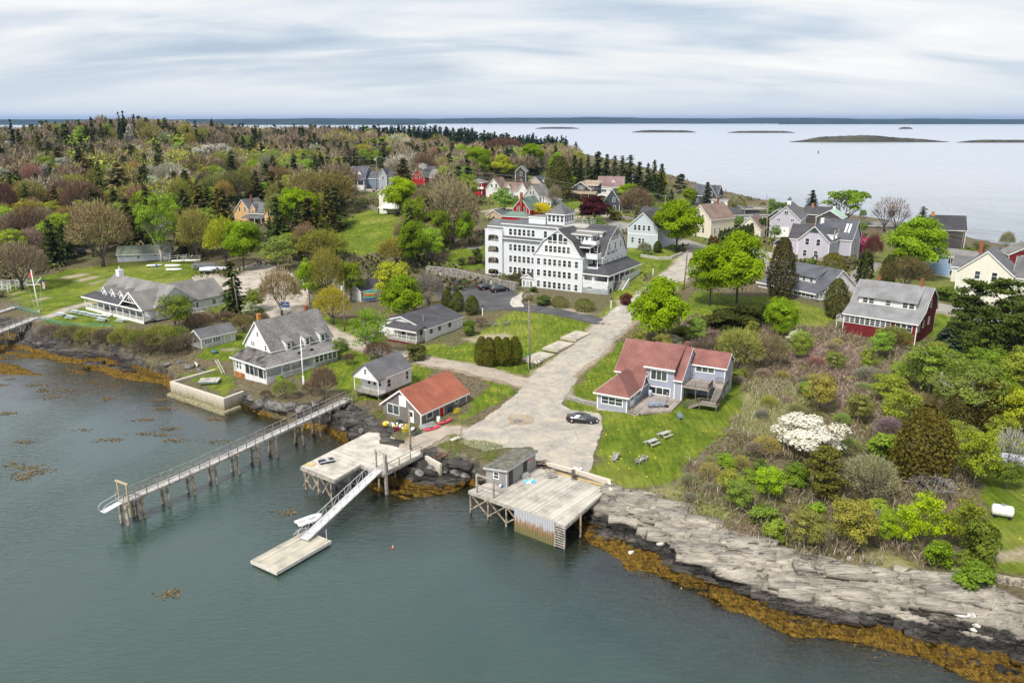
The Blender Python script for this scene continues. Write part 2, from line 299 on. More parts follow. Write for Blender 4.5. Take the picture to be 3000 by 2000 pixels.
lawn=mixc(nt,1.0,lawn,ramp(nt,fine,[(.25,.62),(.5,1.0),(.75,1.25)]),'MULTIPLY')
lawn=mixc(nt,ramp(nt,big,[(.5,0.0),(.66,.6)]),lawn,(.26,.27,.055))
lawn=mixc(nt,1.0,lawn,ramp(nt,noise(nt,mapping(nt,P_,(.9,.12,1),(0,0,.75)),2.2,2,.5),[(.35,.74),(.65,1.14)]),'MULTIPLY')
voro=nt.nodes.new('ShaderNodeTexVoronoi'); voro.inputs['Scale'].default_value=1.1; L(nt,P_,voro.inputs['Vector'])
dand=math_(nt,'MULTIPLY',math_(nt,'LESS_THAN',voro.outputs['Distance'],.13),ramp(nt,mid,[(.5,0.0),(.56,1.0)]))
lawn=mixc(nt,dand,lawn,(.75,.62,.02))
sand=ramp(nt,fine,[(.3,(.26,.20,.14)),(.7,(.50,.42,.32))])
pale=ramp(nt,fine,[(.3,(.13,.15,.045)),(.5,(.25,.24,.10)),(.72,(.40,.34,.20))])
brush=ramp(nt,fine,[(.3,(.09,.06,.045)),(.5,(.19,.13,.10)),(.7,(.33,.24,.19))])
c=mixc(nt,sz.outputs[0],scrub,lawn); 
c=mixc(nt,az.outputs['Alpha'],c,brush); c=mixc(nt,sz.outputs[2],c,pale); c=mixc(nt,math_(nt,'MULTIPLY',sz.outputs[1],ramp(nt,mid,[(.3,.5),(.5,1.0)])),c,sand)
rv=mapping(nt,P_,(.14,.6,1.0),(0,0,0.42)); rs=noise(nt,rv,1.0,8,.7,.4); crk=noise(nt,mapping(nt,P_,(.16,1.1,1.6),(0,0,.42)),1.5,6,.72,1.6)
palerock=ramp(nt,rs,[(.30,(.19,.175,.155)),(.42,(.38,.345,.295)),(.54,(.52,.47,.39)),(.70,(.66,.60,.49))]); leftrock=ramp(nt,rs,[(.3,(.035,.033,.032)),(.5,(.10,.092,.082)),(.7,(.27,.25,.22))]); palerock=mixc(nt,sr.outputs[1],leftrock,palerock)
palerock=mixc(nt,1.0,palerock,ramp(nt,crk,[(.37,.22),(.43,.97),(.6,1.08)]),'MULTIPLY')
dark=mixc(nt,1.0,ramp(nt,rs,[(.3,(.02,.02,.02)),(.48,(.06,.056,.052)),(.60,(.15,.135,.12)),(.7,(.26,.235,.20))]),ramp(nt,crk,[(.42,.25),(.5,1.0)]),'MULTIPLY')
weed=ramp(nt,noise(nt,mapping(nt,P_,(1.4,.8,1),(0,0,.6)),2.2,6,.75,1.0),[(.32,(.018,.012,.005)),(.44,(.09,.055,.012)),(.56,(.24,.14,.018)),(.72,(.42,.27,.05))])
sp_=nt.nodes.new('ShaderNodeSeparateXYZ'); L(nt,P_,sp_.inputs[0])
zz=math_(nt,'ADD',sp_.outputs[2],math_(nt,'MULTIPLY',math_(nt,'SUBTRACT',mid,.5),1.6))
rk=mixc(nt,ramp(nt,math_(nt,'DIVIDE',zz,4.0),[(.40,0.0),(.46,1.0)]),dark,palerock)
zw=math_(nt,'ADD',sp_.outputs[2],math_(nt,'MULTIPLY',math_(nt,'SUBTRACT',fine,.5),1.5))
rk=mixc(nt,ramp(nt,math_(nt,'ADD',math_(nt,'MULTIPLY',zw,.5),.5),[(.83,1.0),(.90,0.0)]),rk,weed)
c=mixc(nt,sr.outputs[0],c,rk)
dk=ramp(nt,math_(nt,'MULTIPLY',sp_.outputs[2],-.5),[(.15,0.0),(.6,1.0)])
c=mixc(nt,dk,c,(.010,.024,.020))
c=mixc(nt,ramp(nt,noise(nt,P_,.45,5,.6),[(.52,0.0),(.56,.8)]) if False else 0.0,c,c)
L(nt,c,b.inputs['Base Color']); b.inputs['Roughness'].default_value=.9; b.inputs['Specular IOR Level'].default_value=.15
bump(nt,b,math_(nt,'ADD',math_(nt,'ADD',fine,math_(nt,'MULTIPLY',vf,.4)),math_(nt,'MULTIPLY',math_(nt,'MULTIPLY',crk,sr.outputs[0]),3.0)),.8,.35)
me=set_mesh('ground',np.stack([PX,PY,HG],1),gridfaces(ny,nx))
a=me.color_attributes.new('zone','FLOAT_COLOR','POINT'); a.data.foreach_set('color',np.stack([LAWN,SAND,PALE,BRUSH],1).astype(np.float32).ravel())
edge=(fbm(PX/1.6,PY/1.6,3,77)-.5)*2.6
near=(PY<230)
ROCK=np.clip((-DB+edge+.3)/.6,0,1); PALEF=np.clip((PX-6)/9,0,1)*np.clip((260-PY)/50,0,1)
a=me.color_attributes.new('rock','FLOAT_COLOR','POINT'); a.data.foreach_set('color',np.stack([ROCK,PALEF,ROCK,ROCK],1).astype(np.float32).ravel())
tag(link('ground',me,gm),kind='structure')
# water
wx=lerpgrid([(-30000,-2000,4000,1500),(-2000,-120,300,6),(-120,70,.8,.8),(70,400,4,30),(400,30000,80,4000)]); wy=lerpgrid([(-400,50,60,2),(50,180,.8,1.2),(180,700,5,20),(700,30000,60,3000)])
WX,WY=np.meshgrid(wx,wy); 
wd=gridv(HGg,np.clip(WX.ravel(),XS[0],XS[-1]),np.clip(WY.ravel(),YS[0],YS[-1]))
wd=np.where((WX.ravel()<XS[0])|(WX.ravel()>XS[-1])|(WY.ravel()<YS[0])|(WY.ravel()>YS[-1]),-9,wd)
wm,nt,b=newmat('water'); nt.nodes.remove(b)
ad=nt.nodes.new('ShaderNodeAttribute'); ad.attribute_name='depth'
P_=nt.nodes.new('ShaderNodeNewGeometry').outputs['Position']
ln=nt.nodes.new('ShaderNodeVectorMath'); ln.operation='LENGTH'; L(nt,P_,ln.inputs[0])
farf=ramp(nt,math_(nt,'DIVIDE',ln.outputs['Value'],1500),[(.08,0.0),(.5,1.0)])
a1=noise(nt,mapping(nt,P_,(.8,2.0,1),(0,0,.5)),.95,4,.62,.6); a2=noise(nt,mapping(nt,P_,(.25,.5,1),(0,0,.2)),.5,3,.6)
patch=ramp(nt,noise(nt,mapping(nt,P_,(1,.6,1),(0,0,.5)),.045,4,.55),[(.38,.12),(.60,1.0)])
hgt=math_(nt,'MULTIPLY',math_(nt,'ADD',math_(nt,'MULTIPLY',a1,.9),math_(nt,'MULTIPLY',a2,.6)),patch)
bn=nt.nodes.new('ShaderNodeBump'); bn.inputs['Strength'].default_value=.85; bn.inputs['Distance'].default_value=.19; L(nt,hgt,bn.inputs['Height'])
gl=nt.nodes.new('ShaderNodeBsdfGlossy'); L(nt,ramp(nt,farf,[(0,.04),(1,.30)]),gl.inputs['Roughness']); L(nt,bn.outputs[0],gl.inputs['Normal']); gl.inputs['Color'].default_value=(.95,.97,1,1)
df=nt.nodes.new('ShaderNodeBsdfDiffuse'); L(nt,mixc(nt,farf,(.028,.056,.045),(.36,.36,.365)),df.inputs[0])  # diffuse pales with distance: sky sheen of the far water put into the colour
tr=nt.nodes.new('ShaderNodeBsdfTransparent'); tr.inputs[0].default_value=(.80,.85,.80,1)
m1=nt.nodes.new('ShaderNodeMixShader'); L(nt,ad.outputs['Fac'],m1.inputs[0]); L(nt,tr.outputs[0],m1.inputs[1]); L(nt,df.outputs[0],m1.inputs[2])
fr=nt.nodes.new('ShaderNodeFresnel'); fr.inputs['IOR'].default_value=1.7; L(nt,bn.outputs[0],fr.inputs['Normal'])
m2=nt.nodes.new('ShaderNodeMixShader'); L(nt,math_(nt,'MULTIPLY',fr.outputs[0],1.15,True),m2.inputs[0]); L(nt,m1.outputs[0],m2.inputs[1]); L(nt,gl.outputs[0],m2.inputs[2])
L(nt,m2.outputs[0],nt.nodes['Material Output'].inputs[0])
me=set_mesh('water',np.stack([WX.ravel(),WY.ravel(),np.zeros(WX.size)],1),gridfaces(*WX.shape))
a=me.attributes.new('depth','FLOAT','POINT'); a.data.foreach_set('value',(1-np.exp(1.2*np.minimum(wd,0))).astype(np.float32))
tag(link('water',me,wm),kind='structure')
# sea bed under the open water
me=set_mesh('sea_bed',[(-31000,-500,-9.5),(31000,-500,-9.5),(31000,31000,-9.5),(-31000,31000,-9.5)],[(0,1,2,3)]); tag(link('sea_bed',me,flat('sea_bed',(.02,.03,.028))),kind='structure')
# ---------------------------------------------------------------- mesh builder
class M:
    def __init__(s): s.v=[]; s.f=[]
    def poly(s,pts): 
        n=len(s.v); s.v+= [tuple(p) for p in pts]; s.f.append(tuple(range(n,n+len(pts)))); return s
    def box(s,x0,x1,y0,y1,z0,z1):
        n=len(s.v); s.v+=[(x,y,z) for z in (z0,z1) for y in (y0,y1) for x in (x0,x1)]
        s.f+=[(n,n+2,n+3,n+1),(n+4,n+5,n+7,n+6),(n,n+1,n+5,n+4),(n+2,n+6,n+7,n+3),(n,n+4,n+6,n+2),(n+1,n+3,n+7,n+5)]; return s
    def bar(s,p,q,w,h=None,up=(0,0,1)):
        h=h or w; p=Vector(p); q=Vector(q); d=(q-p).normalized(); u=Vector(up)
        if abs(d.dot(u))>.98: u=Vector((0,1,0))
        a=d.cross(u).normalized()*w/2; b=a.cross(d).normalized()*h/2
        n=len(s.v); s.v+=[tuple(o+i*a+j*b) for o in (p,q) for i,j in ((-1,-1),(1,-1),(1,1),(-1,1))]
        s.f+=[(n,n+1,n+2,n+3),(n+7,n+6,n+5,n+4)]+[(n+i,n+4+i,n+4+(i+1)%4,n+(i+1)%4) for i in range(4)]; return s
    def tube(s,pts,r,n=8,cap=True):
        if np.isscalar(r): r=[r]*len(pts)
        pts=[Vector(p) for p in pts]; base=len(s.v)
        for i,p in enumerate(pts):
            d=(pts[min(i+1,len(pts)-1)]-pts[max(i-1,0)]).normalized(); u=Vector((0,0,1)) if abs(d.z)<.9 else Vector((1,0,0))
            a=d.cross(u).normalized(); b=a.cross(d)
            for k in range(n): t=2*PI*k/n; s.v.append(tuple(p+(a*math.cos(t)+b*math.sin(t))*r[i]))
        for i in range(len(pts)-1):
            for k in range(n): a=base+i*n+k; b=base+i*n+(k+1)%n; s.f.append((a,b,b+n,a+n))
        if cap: s.f.append(tuple(base+k for k in range(n))[::-1]); s.f.append(tuple(base+(len(pts)-1)*n+k for k in range(n)))
        return s
    def ell(s,c,r,nu=10,nv=6,zmin=-1):
        base=len(s.v)
        for j in range(nv+1):
            ph=-PI/2+PI*j/nv
            for i in range(nu): t=2*PI*i/nu; s.v.append((c[0]+r[0]*math.cos(ph)*math.cos(t),c[1]+r[1]*math.cos(ph)*math.sin(t),c[2]+r[2]*max(zmin,math.sin(ph))))
        for j in range(nv):
            for i in range(nu): a=base+j*nu+i; b=base+j*nu+(i+1)%nu; s.f.append((a,b,b+nu,a+nu))
        return s
    def prism(s,prof,axis,a0,a1):
        # prof: closed loop of (t,z); axis 'x': t is y, extruded along x
        P=(lambda t,z,a:(a,t,z)) if axis=='x' else (lambda t,z,a:(t,a,z))
        n=len(s.v); m=len(prof); s.v+=[P(t,z,a0) for t,z in prof]+[P(t,z,a1) for t,z in prof]
        s.f+=[tuple(range(n,n+m)),tuple(range(n+2*m-1,n+m-1,-1))]+[(n+i,n+m+i,n+m+(i+1)%m,n+(i+1)%m) for i in range(m)]; return s
    def mesh(s,name,fix=True):
        me=bpy.data.meshes.new(name); me.from_pydata(s.v,[],s.f); me.update()
        if fix:
            bm=bmesh.new(); bm.from_mesh(me); bmesh.ops.recalc_face_normals(bm,faces=bm.faces); bm.to_mesh(me); bm.free()
        return me
    def build(s,name,mat,parent=None,smooth=False,loc=None,rot=None):
        me=s.mesh(name)
        if smooth: me.polygons.foreach_set('use_smooth',[True]*len(me.polygons))
        return link(name,me,mat,parent,loc,rot)
def thing(name,label,cat,loc=(0,0,0),rz=0,group=None,kind=None):
    o=bpy.data.objects.new(name,None); COL.objects.link(o); o.location=loc; o.rotation_euler=(0,0,rz); o.empty_display_size=.5
    return tag(o,label,cat,group,kind)
def loc2w(o,x,y):
    c,s=math.cos(o.rotation_euler[2]),math.sin(o.rotation_euler[2]); return o.location[0]+x*c-y*s,o.location[1]+x*s+y*c
WHITE=siding('white_clapboard',(.76,.76,.75)); TRIM=flat('white_trim',(.82,.82,.80),.5,var=.05); 
INN=siding('inn_clapboard',(.68,.71,.735),.14,.05)
GLASS,nt,b=newmat('window_glass'); b.inputs['Base Color'].default_value=(.028,.036,.042,1); b.inputs['Roughness'].default_value=.12; b.inputs['Specular IOR Level'].default_value=.6
fz=noise(nt,coord(nt),.9,2); oi=nt.nodes.new('ShaderNodeObjectInfo'); L(nt,ramp(nt,math_(nt,'ADD',math_(nt,'MULTIPLY',fz,.5),math_(nt,'MULTIPLY',oi.outputs['Random'],.5)),[(.3,(.014,.02,.024)),(.6,(.06,.072,.08)),(.74,(.10,.11,.11)),(.8,(.14,.145,.14))]),b.inputs['Base Color'])
CONC=flat('concrete',(.46,.43,.38),.9,var=.25,scale=.9); BRICK=shingle('brick',(.33,.11,.06),.075,.3,(8,8,14)); STONE=flat('stone',(.26,.24,.21),.9,var=.5,scale=2.4)
GREYROOF=shingle('grey_roof',(.15,.15,.158)); LTROOF=shingle('light_grey_roof',(.225,.215,.205)); DKROOF=shingle('dark_roof',(.082,.08,.09),var=.25)
WOOD=planks('grey_planks_x',(.42,.39,.35),1); WOODX=planks('grey_planks_y',(.42,.39,.35),0); PILE=flat('pile_wood',(.30,.25,.185),.9,var=.5,scale=2); TIMBER=flat('weathered_timber',(.34,.31,.27),.85,var=.3,scale=2)
DECKW=planks('pale_deck',(.56,.52,.45),1,.16,.5,.25); DECKW0=planks('pale_deck_y',(.50,.46,.40),0,.16,.5,.3)
METAL=flat('galvanised',(.62,.63,.64),.45,.3,.08); BLACK=flat('black',(.02,.02,.022),.5); DARK=flat('dark_void',(.03,.028,.026),.9)
FR={}
def win(root,side,pos,u,z,w,h,cols=1,rows=2,frame=None,trimw=.10,name='window'):
    key=(round(w,2),round(h,2),cols,rows,trimw)
    if key not in FR:
        m=M(); t=trimw; d=.05
        m.box(-w/2-t,w/2+t,-d-.02,0,-t,0).box(-w/2-t,w/2+t,-d,0,h,h+t).box(-w/2-t,-w/2,-d,0,0,h).box(w/2,w/2+t,-d,0,0,h)
        for i in range(1,cols): x=-w/2+w*i/cols; m.box(x-.05,x+.05,-d+.006,0,0,h)
        for i in range(1,rows): zz=h*i/rows; m.box(-w/2,w/2,-d+.012,0,zz-.03,zz+.03)
        p=M().box(-w/2,w/2,-.025,-.005,0,h)
        FR[key]=(m.mesh('window'),p.mesh('pane')); FR[key][1].materials.append(GLASS)
    fm,pm=FR[key]; mat=frame or TRIM; kk=key+(mat.name,)
    if kk not in FR: me=fm.copy(); me.materials.append(mat); FR[kk]=me
    a={'f':0,'l':-PI/2,'b':PI,'r':PI/2}[side]; loc={'f':(u,pos,z),'b':(u,pos,z),'l':(pos,u,z),'r':(pos,u,z)}[side]
    o=link(name,FR[kk],None,root,loc,(0,0,a)); link('pane',pm,None,o)
    return o
def wins(root,side,pos,lst,**k):
    for t in lst: win(root,side,pos,*t,**k)
def door(root,side,pos,u,z,w=.9,h=2.0,col=None,glass=False):
    a={'f':0,'l':-PI/2,'b':PI,'r':PI/2}[side]; loc={'f':(u,pos,z),'b':(u,pos,z),'l':(pos,u,z),'r':(pos,u,z)}[side]
    m=M().box(-w/2,w/2,-.04,0,0,h); o=m.build('door',col or TRIM,root,loc=loc,rot=(0,0,a))
    M().box(-w/2-.1,-w/2,-.06,0,0,h+.1).box(w/2,w/2+.1,-.06,0,0,h+.1).box(-w/2,w/2,-.06,0,h,h+.1).build('door_frame',TRIM,o)
    if glass: M().box(-w/2+.15,w/2-.15,-.055,-.04,h*.5,h-.2).build('pane',GLASS,o)
    return o
def vol(root,x0,x1,y0,y1,z0,ze,zr,axis='x',kind='gable',wm=WHITE,rm=GREYROOF,over=.35,ends=.3,trim=TRIM,prof=None,corner=True,base=None,gapL=True,noroof=False,wallname='wall'):
    t0,t1,a0,a1=(y0,y1,x0,x1) if axis=='x' else (x0,x1,y0,y1)
    W=t1-t0
    if prof is None:
        prof={'gable':[(0,0),(.5,1),(1,0)],'gambrel':[(0,0),(.2,.62),(.5,1),(.8,.62),(1,0)],'shed':[(0,0),(1,1)],'shedr':[(0,1),(1,0)],'flat':[(0,1),(1,1)],'salt':[(0,0),(.38,1),(1,0)]}[kind] if kind!='hip' else None
    if kind=='hip' and prof is None:
        M().box(x0,x1,y0,y1,z0,ze).build(wallname,wm,root)
        X0,X1,Y0,Y1=x0-over,x1+over,y0-over,y1+over; m=M(); h=min(X1-X0,Y1-Y0)/2
        if X1-X0>Y1-Y0: r0,r1=(X0+h,(Y0+Y1)/2),(X1-h,(Y0+Y1)/2)
        else: r0,r1=((X0+X1)/2,Y0+h),((X0+X1)/2,Y1-h)
        zb=ze-over*.25
        c=[(X0,Y0,zb),(X1,Y0,zb),(X1,Y1,zb),(X0,Y1,zb)]; n=len(m.v); m.v+=c+[(r0[0],r0[1],zr),(r1[0],r1[1],zr)]
        if X1-X0>Y1-Y0: m.f+=[(0,1,5,4),(1,2,5),(2,3,4,5),(3,0,4),(3,2,1,0)]
        else: m.f+=[(0,1,4),(1,2,5,4),(2,3,5),(3,0,4,5),(3,2,1,0)]
        r=m.build('roof',rm,root)
        M().box(X0-.03,X1+.03,Y0-.03,Y0+.05,zb-.2,zb+.02).box(X0-.03,X1+.03,Y1-.05,Y1+.03,zb-.2,zb+.02).box(X0-.03,X0+.05,Y0+.05,Y1-.05,zb-.2,zb+.02).box(X1-.05,X1+.03,Y0+.05,Y1-.05,zb-.2,zb+.02).build('fascia',trim,r)
    else:
        pr=[(t0+W*a,ze+(zr-ze)*b) for a,b in prof]
        loop=[(t0,z0)]+pr+[(t1,z0)]
        if kind!='none': M().prism(loop,axis,a0,a1).build(wallname,wm,root)
        if noroof: return None
        # roof slabs
        q=[list(p) for p in pr]
        def ext(p,o,d):
            L_=math.hypot(p[0]-o[0],p[1]-o[1]); return [p[0]+(p[0]-o[0])/L_*d,p[1]+(p[1]-o[1])/L_*d]
        e0=ext(q[0],q[1],over); e1=ext(q[-1],q[-2],over); q[0]=e0; q[-1]=e1
        th=.14; m=M(); loop=[(a,b+.03) for a,b in q]+[(a,b+.03+th) for a,b in reversed(q)]
        b0,b1=a0-ends,a1+ends
        r=m.prism(loop,axis,b0,b1).build('roof',rm,root)
        m=M(); loop=[(a,b-.16) for a,b in q]+[(a,b+.09) for a,b in reversed(q)]
        m.prism(loop,axis,b0-.04,b0+.03); m.prism(loop,axis,b1-.03,b1+.04)
        P=(lambda t,a:(a,t)) if axis=='x' else (lambda t,a:(t,a))
        for t,z in (q[0],q[-1]):
            s=-1 if t==q[0][0] else 1
            if axis=='x': m.box(b0+.03,b1-.03,t-.05,t+.05,z-.14,z+.09)
            else: m.box(t-.05,t+.05,b0+.03,b1-.03,z-.14,z+.09)
        m.build('fascia',trim,r)
        ze=min(pr[0][1],pr[-1][1])
    if corner:
        c=.14; p=.025
        for X,sx in ((x0,-1),(x1,1)):
            for Y,sy in ((y0,-1),(y1,1)):
                if Y==y1 and X==x0: continue
                m=M(); m.box(min(X-c*sx*1,X+p*sx),max(X-c*sx,X+p*sx),min(Y,Y+p*sy),max(Y,Y+p*sy),z0,ze-.05)
                m.box(min(X,X+p*sx),max(X,X+p*sx),min(Y-c*sy,Y),max(Y-c*sy,Y),z0,ze-.05)
                m.build('corner_board',trim,root)
    if base: 
        M().box(x0+.02,x1-.02,y0+.02,y1-.02,z0-base,z0+.0).build('foundation',CONC,root)
def rail(root,pts,h=1.0,mat=None,bal=.0,closed=False,name='railing',post=1.8,pw=.09):
    m=M(); 
    for i in range(len(pts)-1):
        p=Vector(pts[i]); q=Vector(pts[i+1]); L_=(q-p).length; n=max(1,round(L_/post))
        for k in range(n+1):
            a=p.lerp(q,k/n); m.bar(a,a+Vector((0,0,h)),pw)
        up=Vector((0,0,h)); m.bar(p+up,q+up,pw,.06); m.bar(p+up*.5,q+up*.5,.04,.04) if not bal else m.bar(p+up*.12,q+up*.12,.05,.05)
        if bal:
            k=int(L_/bal)
            for j in range(1,k): a=p.lerp(q,j/k); m.bar(a+up*.12,a+up,.04)
    return m.build(name,mat or TRIM,root)
def posts(root,lst,z0,z1,w=.14,mat=None,name='porch_post'):
    for x,y in lst: M().box(x-w/2,x+w/2,y-w/2,y+w/2,z0,z1).build(name,mat or TRIM,root)
def stairs(root,x,y,ang,w,n,z0,z1,run=.28,mat=None,name='stairs'):
    m=M(); c,s=math.cos(ang),math.sin(ang)
    o=link(name,None,None,root) if False else None
    for i in range(n):
        zt=z1+(z0-z1)*(i+1)/(n+1); a=i*run; m.box(-w/2,w/2,-a-run-.02,-a,zt-.05,zt)
    m.bar((-w/2,0,z1-.15),(-w/2,-n*run,z0),.06,.22); m.bar((w/2,0,z1-.15),(w/2,-n*run,z0),.06,.22)
    return m.build(name,mat or WOOD,root,loc=(x,y,0),rot=(0,0,ang))
def chimney(root,x,y,z0,z1,w=.55,mat=None,par=None):
    o=M().box(x-w/2,x+w/2,y-w/2,y+w/2,z0,z1).box(x-w/2-.05,x+w/2+.05,y-w/2-.05,y+w/2+.05,z1,z1+.1).build('chimney',mat or BRICK,root); return o
def gdorm(root,u,yf,yb,z0,w,ze,zr,wm,rm,side='f',wh=.8,ww=.6):
    # gabled dormer whose ridge runs back from the front
    if side=='f': vol(root,u-w/2,u+w/2,yf,yb,z0,ze,zr,'y','gable',wm,rm,.15,.15,corner=False,wallname='dormer'); win(root,'f',yf,u,z0+.25,ww,wh)
    else: vol(root,yb,yf,u-w/2,u+w/2,z0,ze,zr,'x','gable',wm,rm,.15,.15,corner=False,wallname='dormer'); win(root,'r',yf,u,z0+.25,ww,wh)
def text(root,s,loc,rot,size,mat,name='lettering',ext=.015):
    c=bpy.data.curves.new(name,'FONT'); c.body=s; c.size=size; c.extrude=ext; c.align_x='CENTER'; c.align_y='CENTER'; c.offset=size*.03
    o=bpy.data.objects.new('tmp',c); COL.objects.link(o); dg=bpy.context.evaluated_depsgraph_get(); me=bpy.data.meshes.new_from_object(o.evaluated_get(dg)); bpy.data.objects.remove(o)
    me.materials.clear(); me.name=name; return link(name,me,mat,root,loc,rot)
R=math.radians
# ================================================================ buildings
# ---- the inn
h=thing('inn','large white four storey inn with gambrel gables, balconies and a square cupola','inn',(5.5,201.7,0),R(-31.5))
vol(h,0,14,0,14,5.4,15.1,15.3,kind='flat',wm=INN,rm=DKROOF,over=0,ends=0,noroof=True)
vol(h,0,14.0,0.02,8,15.1,15.1,21.6,'y','gambrel',INN,DKROOF,.25,.35,prof=[(0,0),(.04,.06),(.11,.27),(.20,.55),(.5,1),(.80,.55),(.89,.27),(.96,.06),(1,0)],corner=False,wallname='gable_wall')
M().box(-.3,14.3,-.16,.0,14.95,15.2).build('cornice',TRIM,h)
vol(h,-14.6,3,9,19,6.2,20.6,20.8,kind='flat',wm=INN,rm=GREYROOF,over=.5,ends=.5)
vol(h,3.0,15.5,7.5,19,15,20.6,20.75,kind='flat',wm=INN,rm=LTROOF,over=.35,ends=.35,corner=False)
vol(h,8.0,14.4,3.6,8,18.0,20.2,20.35,kind='flat',wm=INN,rm=LTROOF,over=.4,ends=.4,corner=False,wallname='bay')
for x in (9.3,11.2,12.1,13.2): win(h,'f',3.6,x,18.5,.75,1.35)
win(h,'r',14.4,5.5,18.4,1.8,1.5,2)
# side block with the gambrel gable facing right
vol(h,14,17.5,4,18.7,5.4,15.1,15.3,kind='flat',wm=INN,rm=DKROOF,noroof=True)
vol(h,10.5,17.5,4,18.7,15.1,15.1,21.8,'x','gambrel',INN,DKROOF,.3,.35,prof=[(0,0),(.04,.06),(.11,.28),(.20,.57),(.5,1),(.80,.57),(.89,.28),(.96,.06),(1,0)],corner=False,wallname='gable_wall')
M().box(17.5,17.66,3.8,18.9,14.95,15.2).build('cornice',TRIM,h)
wins(h,'r',17.5,[(y,z,.72,1.55) for z in (12.6,) for y in (5.4,6.9,9.9,12.9,15.6)]+[(y,16.3,.72,1.6) for y in (7.6,11.3,14.6)])
for k,(y,hh) in enumerate(((9.2,1.0),(10.3,1.7),(11.5,2.1),(12.6,1.7))): win(h,'r',17.5,y,18.7,.85,.45,1,1); win(h,'r',17.5,y,19.3,.85,hh-.45,1,1)
# windows of the main front
for z in (6.7,9.6,12.5):
    wins(h,'f',0,[(x,z,.85,1.55) for x in (1.5,3.35,4.75,6.15,7.55,8.95,10.35,12.3)])
wins(h,'f',.02,[(x,15.9,.85,1.55) for x in (3.7,4.95,6.2,7.45,8.7,9.95)])
for x,hh in ((4.75,.9),(6.1,1.75),(7.7,1.75),(9.05,.9)): win(h,'f',.02,x,18.15,1.15,.45,1,1); win(h,'f',.02,x,18.75,1.15,hh,1,1)
# wing windows
for z in (7.5,10.6,13.7,17.9): wins(h,'f',9,[(x,z,.9,1.65) for x in (-12.4,-10.95,-9.55,-8.15,-6.75,-5.35)])
win(h,'f',9,-1.6,17.9,.9,1.65)
M().prism([(8.3,17.0),(9.0,17.5),(9,17.0)],'x',-15,-1.0).build('eyebrow_roof',DKROOF,h); M().box(-15.05,-.95,8.2,8.36,16.82,17.02).build('fascia',TRIM,h)
# balcony tower at the left end, with chamfered openings
def wallholes(x0,x1,z0,z1,holes,ch=.5):
    # wall in the local xz plane (thickness .2) built as strips around chamfered openings
    m=M(); zs=sorted(holes,key=lambda t:t[2]); zc=z0
    for (a,b,c,d) in zs:
        m.box(x0,x1,0,.2,zc,c); m.box(x0,a,0,.2,c,d); m.box(b,x1,0,.2,c,d)
        for (px,sx) in ((a,1),(b,-1)): m.prism([(px,d-ch),(px+sx*ch,d),(px,d)],'y',0,.2) if False else m.poly([(px,0,d-ch),(px+sx*ch,0,d),(px,0,d)]).poly([(px,.2,d-ch),(px,.2,d),(px+sx*ch,.2,d)]).poly([(px,0,d-ch),(px,.2,d-ch),(px+sx*ch,.2,d),(px+sx*ch,0,d)])
        zc=d
    m.box(x0,x1,0,.2,zc,z1); return m
tw=link('balcony_tower',wallholes(0,5.6,6.4,19.0,[(1.0,4.4,6.7,8.1),(1.0,4.4,9.6,11.4),(1.0,4.4,12.7,14.5),(1.0,4.4,15.8,17.6)]).mesh('balcony_tower'),INN,h,(-20.2,8.2,0))
wallholes(0,6.0,6.4,19.0,[(1.2,4.6,9.6,11.4),(1.2,4.6,12.7,14.5),(1.2,4.6,15.8,17.6)]).build('side_wall',INN,tw,loc=(0,6.2,0),rot=(0,0,-PI/2))
m=M()
for z in (9.4,12.5,15.6): m.box(.21,5.6,.21,6,z,z+.15)
m.build('balcony_floor',CONC,tw); M().box(5.4,5.6,.2,6.2,6.4,19).build('side_wall',INN,tw)
M().box(.25,5.4,5.9,6.2,9.5,19).build('back_wall',INN,tw)
for z in (9.7,12.8,15.9): win(tw,'f',5.9,2.6,z,1.4,1.8,2,1)
M().box(-.08,5.7,-.08,.12,19,19.12).box(-.08,.12,.12,6.2,19,19.12).build('coping',TRIM,tw)
vol(h,-20.2,-14.0,10.4,15.5,18.2,19.9,21.2,'x','gable',INN,GREYROOF,.5,.4,corner=False); win(h,'l',-20.2,13,18.4,1.6,1.3,2)
# roof-top penthouse, cupola, terrace
vol(h,-8.2,-3.0,11.5,16,20.8,22.6,22.75,kind='flat',wm=INN,rm=LTROOF,over=.1,ends=.1,corner=False,wallname='penthouse')
cu=thing('cupola',None,None); cu.parent=h; del cu
M().box(-3.2,3.0,11.4,18.2,20.85,21.0).build('cupola_kerb',DKROOF,h)
vol(h,-2.7,2.4,11.9,17.7,20.95,24.0,26.6,kind='hip',wm=INN,rm=GREYROOF,over=.4,wallname='cupola_wall')
wins(h,'f',11.9,[(x,21.9,.8,1.6) for x in (-2.0,-.75,.5,1.75)]); wins(h,'r',2.4,[(y,21.9,.8,1.6) for y in (12.7,13.9,15.2,16.6)])
M().box(2.8,9.5,10.5,17.0,20.9,21.15).build('roof_terrace',CONC,h); rail(h,[(4.5,10.7,21.15),(9.3,10.7,21.15),(9.3,16.8,21.15),(4,16.8,21.15)],1.1,METAL,post=1.5,pw=.06)
